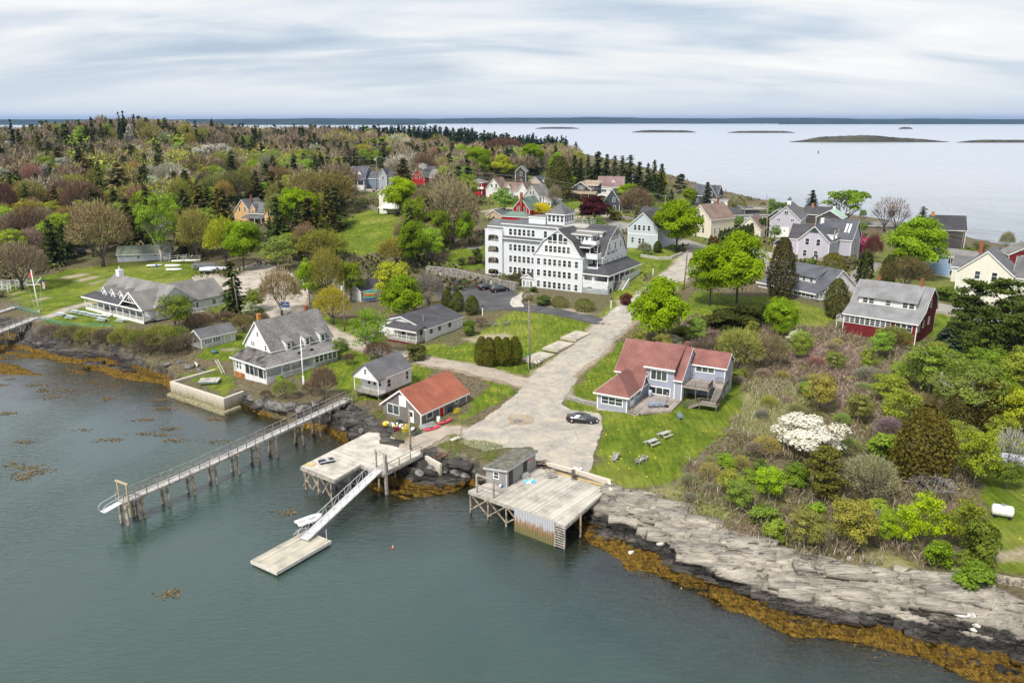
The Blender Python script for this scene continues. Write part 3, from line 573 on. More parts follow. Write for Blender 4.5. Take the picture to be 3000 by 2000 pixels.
# corner balconies
for z0,z1,xr,yf in ((14.7,16.0,17.2,1.6),(11.6,12.6,17.2,1.9)):
    m=M().box(14.03,xr,yf,yf+.15,z0,z1).box(xr-.15,xr,yf+.15,4,z0,z1).box(14.03,xr-.15,yf+.15,4,z0,z0+.2); o=m.build('balcony',INN,h); M().box(14.03,xr+.06,yf-.06,yf+.2,z1,z1+.1).box(xr-.2,xr+.06,yf+.2,4,z1,z1+.1).build('handrail',TRIM,o)
posts(h,[(14.2,2.1),(17.0,2.1)],12.7,14.7,.16); posts(h,[(15.0,1.8)],16.1,17.6,.14)
win(h,'f',4,15.6,16.2,.9,1.5); win(h,'f',4,15.6,12.8,1.6,1.6,2,1)
vol(h,12.6,15.3,1.2,3.9,17.5,17.6,18.1,'x','shed',INN,DKROOF,.1,.1,corner=False)
m=M().box(12.4,16.0,3.0,3.12,18.1,19.0).box(15.9,16.0,3.12,5,18.1,19.0).box(12.4,15.9,3.12,5,18.0,18.15); o=m.build('balcony',TRIM,h)
M().box(14.02,17.45,1.7,3.9,9.6,11.7).build('porch_room',INN,h)
# wrap-around porch on its arched base
pb=link('porch_base',wallholes(0,6.9,4.6,9.0,[(.9,2.9,6.3,8.0),(3.9,5.9,6.0,7.8)],.45).mesh('porch_base'),INN,h,(14.02,0.3,0))
wallholes(0,3.2,4.6,9.0,[(.8,2.3,6.3,8.0)],.45).build('side_wall',INN,pb,loc=(6.9,0,0),rot=(0,0,PI/2))
for u,z in ((1.9,6.3),(4.9,6.0)): M().box(u-1.05,u+1.05,.22,.26,z,z+1.9).build('pane',GLASS,pb)
M().box(14.03,20.8,.5,20,8.9,9.05).build('porch_floor',WOODX,h); M().box(17.55,20.9,6.8,20,5,8.9).build('porch_base',INN,h)
posts(h,[(14.2,.45),(16.6,.45),(17.0,.45),(20.75,.45),(20.75,4.0),(20.75,7.2),(20.75,10.4),(20.75,13.6),(20.75,16.8),(20.75,19.8)],9.0,11.3,.24)
M().box(14.0,20.9,.35,.55,9.05,9.7).box(20.7,20.9,.55,3.2,9.05,9.7).box(20.7,20.9,8.8,20,9.05,9.7).build('parapet',INN,h)
M().box(14.3,17.4,2.6,2.7,9.1,11.3).box(17.52,17.58,5.5,19,9.3,11.2).build('porch_glazing',GLASS,h)
m=M(); z1,z2=11.35,13.3; X0,X1,Y0,Y1=13.9,21.3,-.1,20.4
m.poly([(X0,Y0,z1),(X1,Y0,z1),(17.5,4,z2),(X0,4,z2-.2)]).poly([(X1,Y0,z1),(X1,Y1,z1),(17.5,Y1-1.5,z2),(17.5,4,z2)]).poly([(X1,Y1,z1),(17.5,Y1,z1),(17.5,Y1-1.5,z2)]).poly([(X0,Y0,z1),(X0,Y1,z1-.1),(X1,Y1,z1-.1),(X1,Y0,z1)]); r=m.build('porch_roof',DKROOF,h)
M().box(X0,X1+.05,Y0-.06,Y0+.04,z1-.22,z1+.03).box(X1-.04,X1+.06,Y0,Y1,z1-.22,z1+.03).build('fascia',TRIM,r)
# outside stair down from the porch, with its solid side wall
m=M()
for i in range(13): m.box(20.95,22.9,5.6-i*.42-.44+2.2,5.6-i*.42+2.2,8.9-i*.24-.12,8.9-i*.24)
st=m.build('stairs',CONC,h); M().prism([(8.2,4.8),(8.2,9.6),(2.4,6.4),(2.4,4.8)],'x',22.9,23.1).prism([(7.9,5),(7.9,9.2),(3.0,6.4),(2.4,5)],'x',20.85,20.95).build('stair_wall',INN,st)
for i in range(7): M().box(14.6,15.9,-.3-i*.3,0-i*.3,6.1-i*.12,6.2-i*.12).build('front_step',CONC,h) if i<3 else None
# pedimented entrance
vol(h,-3.4,-.02,-.0,2.5,5.6,8.6,9.6,'y','gable',INN,DKROOF,.3,.3,corner=True,wallname='entrance_porch'); door(h,'f',0,-1.7,5.7,.9,2.1,flat('pale_grey_door',(.45,.47,.5))); wins(h,'f',0,[(-2.8,6.4,.4,1.4),(-.65,6.4,.5,1.4)],rows=1)
M().box(-3.6,.1,-.25,.0,8.45,8.62).build('cornice',TRIM,h)
sg=M().box(17.56,17.64,6.9,12.4,15.3,16.0).build('sign_board',flat('navy_sign',(.03,.045,.08)),h)
M().box(17.645,17.655,6.9,12.4,15.3,15.34).box(17.645,17.655,6.9,12.4,15.96,16.0).build('sign_border',TRIM,sg)
text(sg,'MERRITT  HOUSE',(17.65,9.65,15.64),(PI/2,0,PI/2),.62,TRIM)
# ---- white house with the wrap-around porch
SPECK=shingle('mottled_roof',(.21,.20,.195),.24,.55,(1.3,1.3,3))
h=thing('porch_house','white house with wrap-around porch, speckled grey roof and name board above the sea wall','house',(-43.4,133.9,0),R(50))
vol(h,3.5,17.0,3.3,11.9,3.0,7.6,12.3,'x','gable',WHITE,SPECK,.35,.3)
M().box(0,3.5,0,10.6,2.0,3.5).box(3.5,10.2,0,3.25,2.4,3.9).box(10.2,15.6,0,3.3,3.2,5.0).build('porch_base',WHITE,h)
M().box(0.02,15.58,2.6,3.29,3.5,5.9).build('porch_wall',WHITE,h); M().box(3.0,3.49,3.3,10.6,3.5,5.9).box(0,3.0,9.6,10.6,3.5,5.9).build('porch_wall',WHITE,h)
M().box(0,.15,6.8,10.6,3.5,5.8).build('porch_wall',WHITE,h)
for i in range(4): M().box(.02,.08,1.2+i*1.4,2.4+i*1.4,3.7,5.6).build('screen',GLASS if i!=0 else BLACK,h)
wins(h,'l',0,[(8.2,4.0,.55,1.4),(9.1,4.0,.55,1.4)])
posts(h,[(0.1,.1),(0.1,1.0),(.1,2.55),(.1,3.95),(.1,5.35),(.1,6.7),(3.3,.1),(5.2,.1),(7.6,.1),(10.2,.1),(15.5,.1)],3.5,5.8,.13)
M().box(0,3.4,0,.15,3.5,4.0).box(3.4,7.6,0,.15,3.5,4.1).build('porch_parapet',WHITE,h)
for i in range(5): win(h,'f',0,10.9+i*1.0,4.35,.8,1.2)
M().box(10.2,15.55,.0,.1,3.2,4.3).build('sunroom_wall',WHITE,h)
m=M(); z1,z2=5.85,7.1
m.poly([(-.4,-.4,z1),(16.0,-.4,z1),(16,3.3,z2),(3.5,3.3,z2)]); r=m.build('porch_roof',SPECK,h)
TARR=flat('tar_streaked_roof',(.13,.12,.115),.8,var=.7,scale=.9)
m=M(); m.poly([(-.4,-.4,z1),(3.5,3.3,z2),(3.5,11,z2),(-.4,11,z1)]); m.build('porch_roof',TARR,h)
M().box(-.45,16.05,-.46,-.34,z1-.2,z1+.04).box(-.46,-.34,-.34,11,z1-.2,z1+.04).build('fascia',TRIM,h); M().poly([(-.4,-.4,z1-.05),(16,-.4,z1-.05),(16,3.3,z1-.05),(3.5,3.3,z1-.05),(3.5,11,z1-.05),(-.4,11,z1-.05)]).build('porch_ceiling',TRIM,h)
for x in (7.0,11.1,14.6):
    M().prism([(2.85,6.9),(2.85,8.65),(5.6,9.3),(5.6,7.6)],'x',x-.62,x+.62).build('dormer',WHITE,h); win(h,'f',2.85,x,7.3,.65,1.05); M().prism([(2.6,8.6),(2.6,8.72),(6.3,10.0),(6.3,9.88)],'x',x-.8,x+.8).build('dormer_roof',LTROOF,h)
wins(h,'l',3.5,[(7.3,9.6,.5,.8),(8.8,7.5,.42,.8),(9.4,7.5,.42,.8),(5.0,7.3,.5,.95)])
wins(h,'f',2.6,[(6.3,4.4,1.6,1.0,2,1),(9.3,4.4,1.6,1.0,2,1)]); door(h,'f',2.6,8.0,3.5)
chimney(h,4.6,8.2,11.3,13.4,.6,flat('orange_brick',(.45,.20,.05))); chimney(h,14.9,8.0,11.6,13.2)
M().box(-.08,-.02,7.0,10.4,1.6,3.3).build('brown_patch',flat('rust_boards',(.42,.17,.06),var=.4,scale=1.2),h)
sg=thing('roof_sign',None,None); sg.parent=h; sg.location=(9.4,1.2,6.5)
M().box(-1.7,1.7,-.05,.05,-.22,.3).build('sign_board',flat('black_sign',(.015,.015,.03)),sg); text(sg,'SEBASCO',(0,-.07,.04),(PI/2,0,0),.44,TRIM)
# ---- little white cottage on stilts
h=thing('stilt_cottage','small white cottage with grey roof on stilts at the top of the long pier','cottage',(-21.8,123.2,0),R(58))
vol(h,1.7,8.4,0,5.4,4.5,7.2,9.4,'x','gable',WHITE,GREYROOF,.25,.25)
M().prism([(0,7.2),(2.7,9.4),(5.4,7.2),(5.4,6.75),(0,6.75)],'x',0,1.65).build('gable_wall',WHITE,h); m=M(); loop=[(-.25,7.03),(2.7,9.43),(5.65,7.03),(5.65,7.17),(2.7,9.57),(-.25,7.17)]; m.prism(loop,'x',-.3,1.5).build('roof',GREYROOF,h)
win(h,'l',0,2.7,7.7,.45,.85,1,2); wins(h,'l',1.7,[(1.2,5.4,.6,1.1),(2.3,5.4,.6,1.1),(3.5,5.4,.6,1.1)]); wins(h,'f',0,[(2.6,5.3,.8,1.2),(7.3,5.3,.7,1.4)])
M().box(0,8.4,0,5.4,4.25,4.5).box(0,.1,0,5.4,4.25,4.6).build('porch_floor',WOOD,h); posts(h,[(.1,.1),(.1,5.3)],4.5,6.8,.12); rail(h,[(.1,.1,4.5),(.1,5.3,4.5)],.9,TIMBER); rail(h,[(.1,.06,4.5),(1.7,.06,4.5)],.9,TRIM)
for x,y in ((.3,.3),(.3,5.1),(3,.3),(5.5,.3)): gx,gy=loc2w(h,x,y); z=hz(gx,gy); M().tube([(x,y,z-.5),(x,y,4.3)],.12,6).bar((x,y,max(z,3.3)),(x+1,y,4.2),.1).build('stilt',PILE,h)
# ---- red roofed boathouse
SHIN=shingle('weathered_shingle',(.22,.20,.185),.16,.4,(4,4,6)); REDR=shingle('red_roof',(.36,.125,.08),.2,.34)
h=thing('boathouse','grey shingled boathouse with an orange red roof and scarlet door','boathouse',(-13.8,113.3,0),R(56))
vol(h,0,11.4,0,7.8,3.1,5.3,8.1,'x','gable',SHIN,REDR,.5,.35)
win(h,'l',0,5.6,3.9,2.3,1.5,2,1); door(h,'l',0,1.9,3.25,.8,1.9,TRIM,True); M().box(-.06,0,2.9,4.3,5.5,7.2).build('gable_panel',TRIM,h)
win(h,'f',0,2.0,3.8,1.3,1.2,1,1); door(h,'f',0,4.9,3.25,.95,1.95,flat('scarlet',(.50,.012,.015))); win(h,'f',0,8.8,4.2,.8,.8,1,1)
M().box(11.4,13.4,5.0,5.15,5.1,5.2).build('roof_arm',TRIM,h)
# ---- grey roofed bungalow
h=thing('bungalow','low white bungalow with dark grey roof and porch on maroon skirting','bungalow',(-17.6,156.2,0),R(57.5))
vol(h,0,12.8,0,12.4,4.1,7.1,8.9,'x','gable',WHITE,DKROOF,.35,.3)
wins(h,'f',0,[(1.9,5.7,1.0,1.0,1,1),(4.7,5.7,1.0,1.0,1,1),(8.2,5.7,1.0,1.0,1,1)]); M().tube([(2.6,2.5,7.4),(2.6,2.5,9.1)],.14).build('flue',PILE,h)
M().box(-2.6,0,.2,8.0,4.5,5.0).build('porch_floor',WOOD,h); M().box(-2.58,-.02,.22,7.98,3.9,4.5).build('skirting',flat('maroon',(.13,.02,.02)),h)
vol(h,-2.8,0,-.1,8.2,6.9,6.95,7.65,'y','shed',None,DKROOF,.15,.15,corner=False) if False else None
m=M().prism([(-3.0,6.95),(0,7.65),(0,7.78),(-3.0,7.1)],'y',-.1,8.3); m.build('porch_roof',DKROOF,h); M().box(-3.06,-2.96,-.14,8.34,6.85,7.1).build('fascia',TRIM,h)
posts(h,[(-2.5,.3),(-2.5,2.8),(-2.5,5.3),(-2.5,7.9)],4.0,6.95,.13); rail(h,[(-2.5,.3,5.0),(-2.5,7.9,5.0)],.85,TRIM,.22); rail(h,[(-.1,.3,5.0),(-2.5,.3,5.0)],.85,TRIM,.22)
door(h,'l',0,5.8,5.0,.85,1.85,flat('maroon_door',(.16,.03,.03))); win(h,'l',0,3.2,5.9,.9,.8); door(h,'l',0,1.0,5.0,.7,1.85,flat('brown_door',(.10,.06,.04)))
# ---- purple grey house with the red roof
LAV=siding('lavender_clapboard',(.36,.385,.48),.15,.08); REDS=shingle('brick_red_roof',(.25,.112,.098),.2,.4)
h=thing('red_roofed_house','lavender grey two storey house with brick red roofs, hipped wing and decks','house',(22.0,123.9,0),R(-29))
vol(h,-5.2,-.02,0,9.6,4.0,8.0,12.0,'x','gable',LAV,REDS,.45,.3); vol(h,4.7,6.0,0,9.6,4.0,8.0,12.0,'x','gable',LAV,REDS,.45,.1); M().box(0,4.68,.02,9.6,4.0,8.0).build('wall',LAV,h); M().prism([(4.8,12.0),(10.0,7.7),(10.0,7.85),(4.8,12.17)],'x',.0,4.66).build('roof',REDS,h)
M().box(-.1,4.6,-.04,0,4.1,9.4).build('bay_wall',LAV,h); M().prism([(-.03,7.6),(-.03,9.45),(4.5,11.9),(4.5,8)],'x',0,4.5).build('dormer_wall',LAV,h)
m=M().prism([(-.5,9.3),(4.8,12.15),(4.8,12.3),(-.5,9.45)],'x',-.35,4.85); r=m.build('dormer_roof',REDS,h); M().box(-.4,4.9,-.6,-.5,9.2,9.45).build('fascia',TRIM,r)
win(h,'f',-.04,2.1,7.3,2.6,1.5,3,1,trimw=.15); win(h,'f',-.04,2.3,4.9,3.4,1.1,3,1,trimw=.15)
wf=thing('wing',None,None); bpy.data.objects.remove(wf)
vol(h,-5.0,0.0,-8.6,-.05,3.9,6.8,9.3,kind='hip',wm=LAV,rm=REDS,over=.5,wallname='wing_wall')
vol(h,-3.0,.35,-3.6,-.6,6.7,6.8,8.4,'x','gable',LAV,REDS,.4,.3,corner=False,wallname='cross_gable')
win(h,'f',-8.6,-2.5,5.0,3.4,1.1,3,2,trimw=.15); door(h,'r',0,-6.4,4.5,1.6,1.95,TRIM,True); wins(h,'r',0,[(-3.6,5.3,1.3,.9,2,1)])
M().box(-5.05,.05,-8.65,0,3.4,4.0).build('foundation',CONC,h)
vol(h,6.0,11.6,4.6,9.2,4.0,9.6,11.3,'x','gable',LAV,REDS,.4,.3); win(h,'f',4.6,8.3,8.3,2.9,.95,3,1,trimw=.15); win(h,'r',11.6,6.9,9.6,.5,.8)
vol(h,6.2,10.4,2.4,4.6,9.0,9.7,10.6,'x','shed',LAV,REDS,.3,.2,corner=False) if False else None
wins(h,'r',6.0,[(1.4,4.7,.9,1.3,1,2)])
# decks and stairs are parts of the house
GW=planks('brown_grey_deck',(.36,.31,.27),0,.15,.5,.3); BR=flat('stained_rail',(.16,.14,.12),.8,var=.3)
M().poly([(0.05,-.05,4.55),(.05,-7.6,4.55),(2.6,-8.6,4.55),(6.2,-5.4,4.55),(6.2,-.05,4.55)]).poly([(0.05,-7.6,4.2),(2.6,-8.6,4.2),(2.6,-8.6,4.55),(.05,-7.6,4.55)]).poly([(2.6,-8.6,4.2),(6.2,-5.4,4.2),(6.2,-5.4,4.55),(2.6,-8.6,4.55)]).poly([(6.2,-5.4,4.2),(6.2,-.05,4.2),(6.2,-.05,4.55),(6.2,-5.4,4.55)]).build('lower_deck',GW,h)
stairs(h,1.1,-8.3,R(-20),2.0,3,3.7,4.5,.35,GW,'deck_steps')
M().box(6.05,10.4,-.2,4.55,6.75,6.95).build('upper_deck',GW,h); rail(h,[(6.1,-.1,6.95),(10.3,-.1,6.95),(10.3,2.2,6.95)],1.0,BR,.16); rail(h,[(10.4,3.8,6.95),(12.4,3.8,6.95),(12.4,2.0,6.95)],1.0,BR,.16)
M().box(10.4,12.4,2.0,4.6,6.75,6.95).build('upper_deck',GW,h)
stairs(h,11.6,2.0,0,1.3,8,5.4,6.95,.36,GW,'outside_stairs'); M().box(9.6,12.4,-2.6,-.9,5.2,5.35).build('stair_landing',GW,h)
rail(h,[(12.3,2.0,6.95),(12.3,-.9,5.4)],1.0,BR,.16,name='stair_rail'); rail(h,[(12.3,-.9,5.35),(12.3,-2.5,5.35),(9.6,-2.5,5.35)],.95,BR,.16,name='stair_rail')
rail(h,[(9.5,-2.5,5.3),(6.9,-2.5,4.2)],.95,BR,.16,name='stair_rail'); stairs(h,9.6,-1.8,-PI/2,1.3,5,4.0,5.3,.42,GW,'outside_stairs')
M().box(6.1,10.3,4.45,4.58,4.2,6.7).build('shaded_wall',LAV,h)
for x,y in ((6.2,-.1),(8.3,-.1),(10.3,-.1),(12.3,2),(12.3,-1),(12.3,-2.5),(9.7,-2.5)): M().box(x-.07,x+.07,y-.07,y+.07,3.6,6.8 if y>-.5 else 5.3).build('deck_post',BR,h)
chimney(h,4.9,5.6,11.2,12.6,.6,REDS)
# ---- club house
h=thing('club_house','long low club house with grey roof, three dormers and white pillared porch','club house',(-103.3,188.2,0),R(-35))
CLW=siding('pale_grey_clapboard',(.62,.64,.66),.15,.06)
vol(h,.6,25.5,2.9,13,3.9,7.3,11.0,'x','gable',CLW,LTROOF,.3,.3)
M().box(0,25,0,3,3.9,4.2).build('porch_floor',WOOD,h); M().box(0,25,-.05,0,3.6,4.2).build('skirting',TRIM,h)
m=M().prism([(-.5,6.75),(3.0,7.55),(3.0,7.68),(-.5,6.9)],'x',-.5,20.5); m.build('porch_roof',DKROOF,h); M().box(-.55,25.6,-.56,-.45,6.62,6.92).build('fascia',TRIM,h)
posts(h,[(.1+i*2.75,.1) for i in range(10)],4.2,6.7,.2); rail(h,[(.1,.1,4.2),(8.4,.1,4.2)],.85,TRIM,.3); rail(h,[(12.4,.1,4.2),(24.9,.1,4.2)],.85,TRIM,.3)
stairs(h,10.4,-.05,0,3.4,4,3.5,4.2,.33,TRIM,'porch_steps'); rail(h,[(8.7,-.1,4.2),(8.7,-1.6,3.6)],.9,TRIM); rail(h,[(12.1,-.1,4.2),(12.1,-1.6,3.6)],.9,TRIM)
for x in (5.4,9.1,12.8): gdorm(h,x,2.2,8.5,7.0,1.9,8.4,9.4,CLW,LTROOF,wh=.8,ww=1.0)
vol(h,16.5,25.8,-.2,22,6.4,6.7,10.4,'y','gable',TRIM,LTROOF,.45,.4,corner=False,kind='none') if False else None
gm_=M().prism([(16.2,6.62),(21,10.3),(25.8,6.62),(25.8,6.76),(21,10.44),(16.2,6.76)],'y',-.6,21.5); gm_.build('roof',LTROOF,h)
M().bar((16.2,-.62,6.7),(21,-.62,10.4),.14,.3).bar((21,-.62,10.4),(25.8,-.62,6.7),.14,.3).bar((18.2,-.6,8.2),(23.8,-.6,8.2),.12,.16).bar((21,-.6,8.2),(21,-.6,10.2),.12).bar((19.5,-.6,8.2),(21,-.6,9.6),.1).bar((22.5,-.6,8.2),(21,-.6,9.6),.1).build('gable_truss',TRIM,h)
M().prism([(16.9,6.6),(21,9.8),(25.1,6.6)],'y',2.2,2.3).build('gable_wall',CLW,h)
vol(h,17,25.4,3,21,3.9,6.6,6.7,kind='flat',wm=CLW,rm=LTROOF,noroof=True); wins(h,'r',25.4,[(12,5.0,1.0,1.1),(13.3,5.0,1.0,1.1),(18,5,1,1.1)])
M().box(25.4,27.0,8,20,3.7,4.1).build('side_deck',WOODX,h); rail(h,[(26.9,8,4.1),(26.9,20,4.1)],.9,TRIM)
chimney(h,2.4,8.2,9.5,12.3,1.3,TRIM); M().tube([(2.4,8.2,12.4),(2.4,8.2,13.2)],.2).build('flue',METAL,h)
vol(h,13,18,12,19,6,7.5,9.6,'y','gable',CLW,LTROOF,.3,.3)
wins(h,'f',2.9,[(2.5,4.9,.9,1.5),(15,4.9,.9,1.4),(17.5,4.9,.9,1.4),(20,4.9,.9,1.4)])
# ---- maroon gambrel house
MAR=shingle('maroon_shingle',(.17,.022,.025),.2,.35,(3,3,5)); GR2=shingle('pale_grey_roof',(.25,.25,.255),.22,.25)
h=thing('maroon_house','maroon shingled house with pale grey gambrel roof and a long window band','house',(67.2,156.8,0),R(-41))
vol(h,0,13.8,0,13.0,4.9,10.3,15.9,'x','gambrel',MAR,GR2,.35,.3,prof=[(0,0),(.31,.28),(.45,.66),(.64,1),(.9,.62),(1,.15)])
M().prism([(4.0,11.8),(4.0,13.35),(8.3,15.7),(8.3,12.5)],'x',1.3,12.2).build('dormer_wall',WHITE,h); m=M().prism([(3.6,13.25),(8.4,16.0),(8.4,16.15),(3.6,13.4)],'x',1.0,12.5); m.build('dormer_roof',GR2,h)
wins(h,'f',4.0,[(x,12.2,.9,.95) for x in (2.6,3.8,7.0,10.2,11.4)])
for i in range(9): win(h,'f',0,.75+i*.98,8.6,.8,1.35,1,3)
for i in range(3): win(h,'f',0,10.4+i*1.05,8.5,.85,1.3,1,2)
wins(h,'r',13.8,[(1.2,8.6,1.5,1.3,2,2),(4.4,8.8,.8,1.3),(8.2,8.8,.8,1.3),(8.2,12.2,.8,1.4)])
chimney(h,3.5,8.6,15.0,17.0); chimney(h,11.6,8.4,15.0,17.4)
M().box(-1.7,-.02,.5,3,8.3,8.5).build('side_deck',WOOD,h); rail(h,[(-1.6,3,8.5),(-1.6,.6,8.5),(-.1,.6,8.5)],.9,TRIM); posts(h,[(-1.5,.7)],5,8.3,.14)
# ---- white house with the long dormer
SLATE=shingle('blue_grey_roof',(.115,.12,.14),.22,.25)
h=thing('dormer_house','white house with blue grey roof, long shed dormer and glazed porch','house',(61.6,191.8,0),R(-57))
vol(h,-2,15.0,3.0,15,6.9,9.7,14.0,'x','gable',WHITE,SLATE,.3,.3,prof=[(0,.0),(.5,1),(1,0)])
vol(h,-1.5,15.0,0,3.05,8.2,9.4,9.5,kind='flat',wm=WHITE,noroof=True); m=M().prism([(-.45,9.35),(3.0,10.05),(3.0,10.2),(-.45,9.5)],'x',-1.8,15.4); m.build('porch_roof',SLATE,h); M().box(-1.85,15.45,-.52,-.42,9.2,9.5).build('fascia',TRIM,h)
M().box(-1.45,14.95,.05,3,5.6,8.2).build('foundation',flat('grey_block',(.20,.20,.20),var=.4,scale=1.2),h)
for i in range(11): win(h,'f',0,2.6+i*1.15,8.35+.0,.92,.95)
wins(h,'r',15.0,[(.8,8.3,.8,.95),(2,8.3,.8,.95),(6,9.0,1,1.2)])
M().prism([(4.3,10.6),(4.3,12.1),(9.2,13.7),(9.2,11)],'x',3.2,11.5).build('dormer_wall',WHITE,h); m=M().prism([(3.9,12.0),(9.4,13.95),(9.4,14.1),(3.9,12.15)],'x',2.8,11.9); m.build('dormer_roof',SLATE,h)
wins(h,'f',4.3,[(4.2,10.9,.75,.95),(6.2,10.9,.75,.95),(8.3,10.9,.75,.95),(10.4,10.9,.75,.95)]); M().tube([(7.2,3.6,10),(7.2,3.6,12.6)],.1,6).build('flue',BLACK,h)
m=M().box(15.0,16.4,.2,2.2,8.0,8.1); o=m.build('side_deck',METAL,h); rail(h,[(15.1,.2,8.1),(16.3,.2,8.1),(16.3,2.2,8.1)],.9,METAL); posts(h,[(16.3,.3)],5.5,8,.1,METAL)
# ---- houses of the village, from a compact list
def house(name,label,px,py,ang,Lx,Ly,eh,rh,axis,kind,wm,rm,cat='house',z=None,wf=(),wl=(),wr=(),base=.6,prof=None,over=.35):
    X,Y,Z=at(px,py)
    if z is not None: X,Y=G(px,py,z); Z=z
    h=thing(name,label,cat,(X,Y,Z),R(ang))
    vol(h,0,Lx,0,Ly,-base-.6,eh,rh,axis,kind,wm,rm,over,.3,prof=prof)
    wins(h,'f',0,wf); wins(h,'l',0,wl); wins(h,'r',Lx,wr); return h
CREAM=siding('cream_clapboard',(.72,.67,.52),.15,.05); LTYEL=siding('pale_yellow_clapboard',(.73,.72,.60),.15,.05); ORG=siding('ochre_clapboard',(.68,.43,.18),.15,.05); PALEB=siding('pale_blue_clapboard',(.52,.58,.63),.15,.05)
LAV2=siding('lilac_clapboard',(.50,.48,.55),.16,.05); BLUG=siding('slate_blue_clapboard',(.20,.25,.33),.15,.05); REDW=siding('red_clapboard',(.42,.02,.025),.15,.05); DKSH=shingle('dark_shingle',(.075,.07,.068),.18,.35); BRNROOF=shingle('brown_roof',(.24,.17,.14)); TANROOF=shingle('tan_roof',(.36,.28,.20)); GREENR=shingle('green_roof',(.16,.22,.18)); MINT=flat('mint_metal_roof',(.38,.52,.44),.5); MAUVE=shingle('mauve_roof',(.26,.17,.17)); GREYSH=shingle('grey_shingle_wall',(.26,.25,.25),.18,.3); SKYB=siding('sky_blue_clapboard',(.30,.42,.60),.15,.05)
# blue grey house beside the inn
h=house('blue_grey_house','pale blue grey house with dark roof directly behind the inn porch',1838,722,-32,9.5,17,6.3,10.4,'y','gable',PALEB,DKROOF,wf=[(2.3,5.2,.8,1.5),(3.6,5.2,.8,1.5),(5.1,5.2,.8,1.5),(6.7,5.2,.8,1.5),(1.6,1.4,.8,1.6),(3.9,1.2,.8,1.6),(5.0,1.2,.8,1.6)],z=11)
M().box(-.05,9.55,-.05,.02,3.9,4.15).build('band_board',TRIM,h)
# lilac house group
h=house('lilac_house','lilac house with steep dark gables, twin dormers and white chimney','x' and 2332,760,-38,8.6,9.5,5.6,9.6,'y','gable',LAV2,SLATE,z=10.3,wf=[(2.2,1.2,1.0,1.7),(5.2,1.2,1.0,1.7),(2.6,4.4,1.0,1.7),(5.6,4.4,1.0,1.7)])
vol(h,-3.6,4.5,3.2,9,-1,5.4,9.0,'x','gable',LAV2,DKROOF,.3,.3,corner=False); vol(h,2,12,8.5,17,-1,5.5,10.4,'x','gable',LAV2,SLATE,.3,.3)
gdorm(h,3.2,8.7,4,5.9,1.5,7.4,8.6,TRIM,DKROOF,'r',1.0,.5); gdorm(h,6.4,8.7,4,5.9,1.5,7.4,8.6,TRIM,DKROOF,'r',1.0,.5)
M().poly([(2.9,-.33,8.1),(5.7,-.33,8.1),(4.3,-.33,9.2)]).build('gable_vent',flat('dark_green',(.03,.06,.03)),h); chimney(h,3.9,7.6,8.6,11.0,.8,TRIM)
wins(h,'r',8.6,[(2,1.3,.8,1.5),(4,1.3,.8,1.5),(6,1.3,.8,1.5)]); wins(h,'r',12,[(12,1.5,.9,1.6),(12,4.2,.9,1.2)])
for q in (0,1): M().bar((9.6+q*.9,9.9,7.3),(9.6+q*.9,11.8,9.5),.5,.08).build('skylight',TRIM,h)
h=house('lilac_garage_barn','lilac barn with grey roof, garage door and white roof lantern',2252,690,-26,9.5,16,5.6,9.8,'y','gable',LAV2,GREYROOF,'barn',z=11,wf=[(2.7,5.0,1.0,.7,2,1),(7,5.0,1.0,.7,2,1),(4.9,7.2,1.1,1.1,2,1)])
M().box(1.2,6.2,-.06,0,-.2,2.9).box(1.0,6.4,-.09,0,2.9,3.1).build('garage_door',TRIM,h); wins(h,'f',-.06,[(2.4,1.7,.5,.35,1,1),(3.6,1.7,.5,.35,1,1),(4.8,1.7,.5,.35,1,1)])
M().box(4.2,5.3,6,7.1,9.5,11.3).build('roof_lantern',TRIM,h); m=M(); m.v=[(4,5.8,11.3),(5.5,5.8,11.3),(5.5,7.3,11.3),(4,7.3,11.3),(4.75,6.55,12.4)]; m.f=[(0,1,4),(1,2,4),(2,3,4),(3,0,4),(3,2,1,0)]; m.build('lantern_roof',SLATE,h)
# cream houses
h=house('cream_house','cream house with mottled brown roof and brick chimney beyond the street maple',2080,698,37,11.5,9.5,6.0,10.3,'x','gable',CREAM,BRNROOF,z=11,wf=[(2.0,1.5,.55,1.6),(4.3,1.5,.55,1.6),(6.8,1.5,.55,1.6),(9.2,1.5,.55,1.6)],wl=[(3.5,5.6,.8,1.6),(3.0,1.4,.8,1.6)])
chimney(h,8.6,4.7,9.4,11.8)
h=house('small_cream_house','small cream house with brown roof behind the row of clipped cedars',2160,700,-30,7.2,10,3.6,7.4,'y','gable',CREAM,BRNROOF,z=10.5,wf=[(4.5,4.0,.9,1.5),(2.2,1.0,.8,1.3)],wr=[(3,1.6,.7,.6),(6,1.6,.7,.6)])
h=house('roof_deck_house','pale blue house with a dark hip roof and a railed deck on top',2135,662,10,15,9,4.2,6.8,'x','hip',PALEB,DKROOF,z=8.5,wf=[(2,1.2,1,1.4),(7,1.2,1,1.4)])
M().box(6,16,0,7,5.9,6.1).build('roof_deck',WOOD,h); rail(h,[(6,0,6.1),(16,0,6.1),(16,7,6.1),(6,7,6.1),(6,0,6.1)],1.1,WOOD,.3); posts(h,[(6.2,.2),(15.8,.2)],0,5.9,.2,TIMBER)
h=house('long_white_house','long white house with black roof half hidden behind the street maple',1868,668,-32,13,8,3.6,6.8,'x','gable',WHITE,DKROOF,z=12,wf=[(2,1.2,.9,1.4),(4.5,1.2,.9,1.4),(7,1.2,.9,1.4),(9.5,1.2,.9,1.4)])
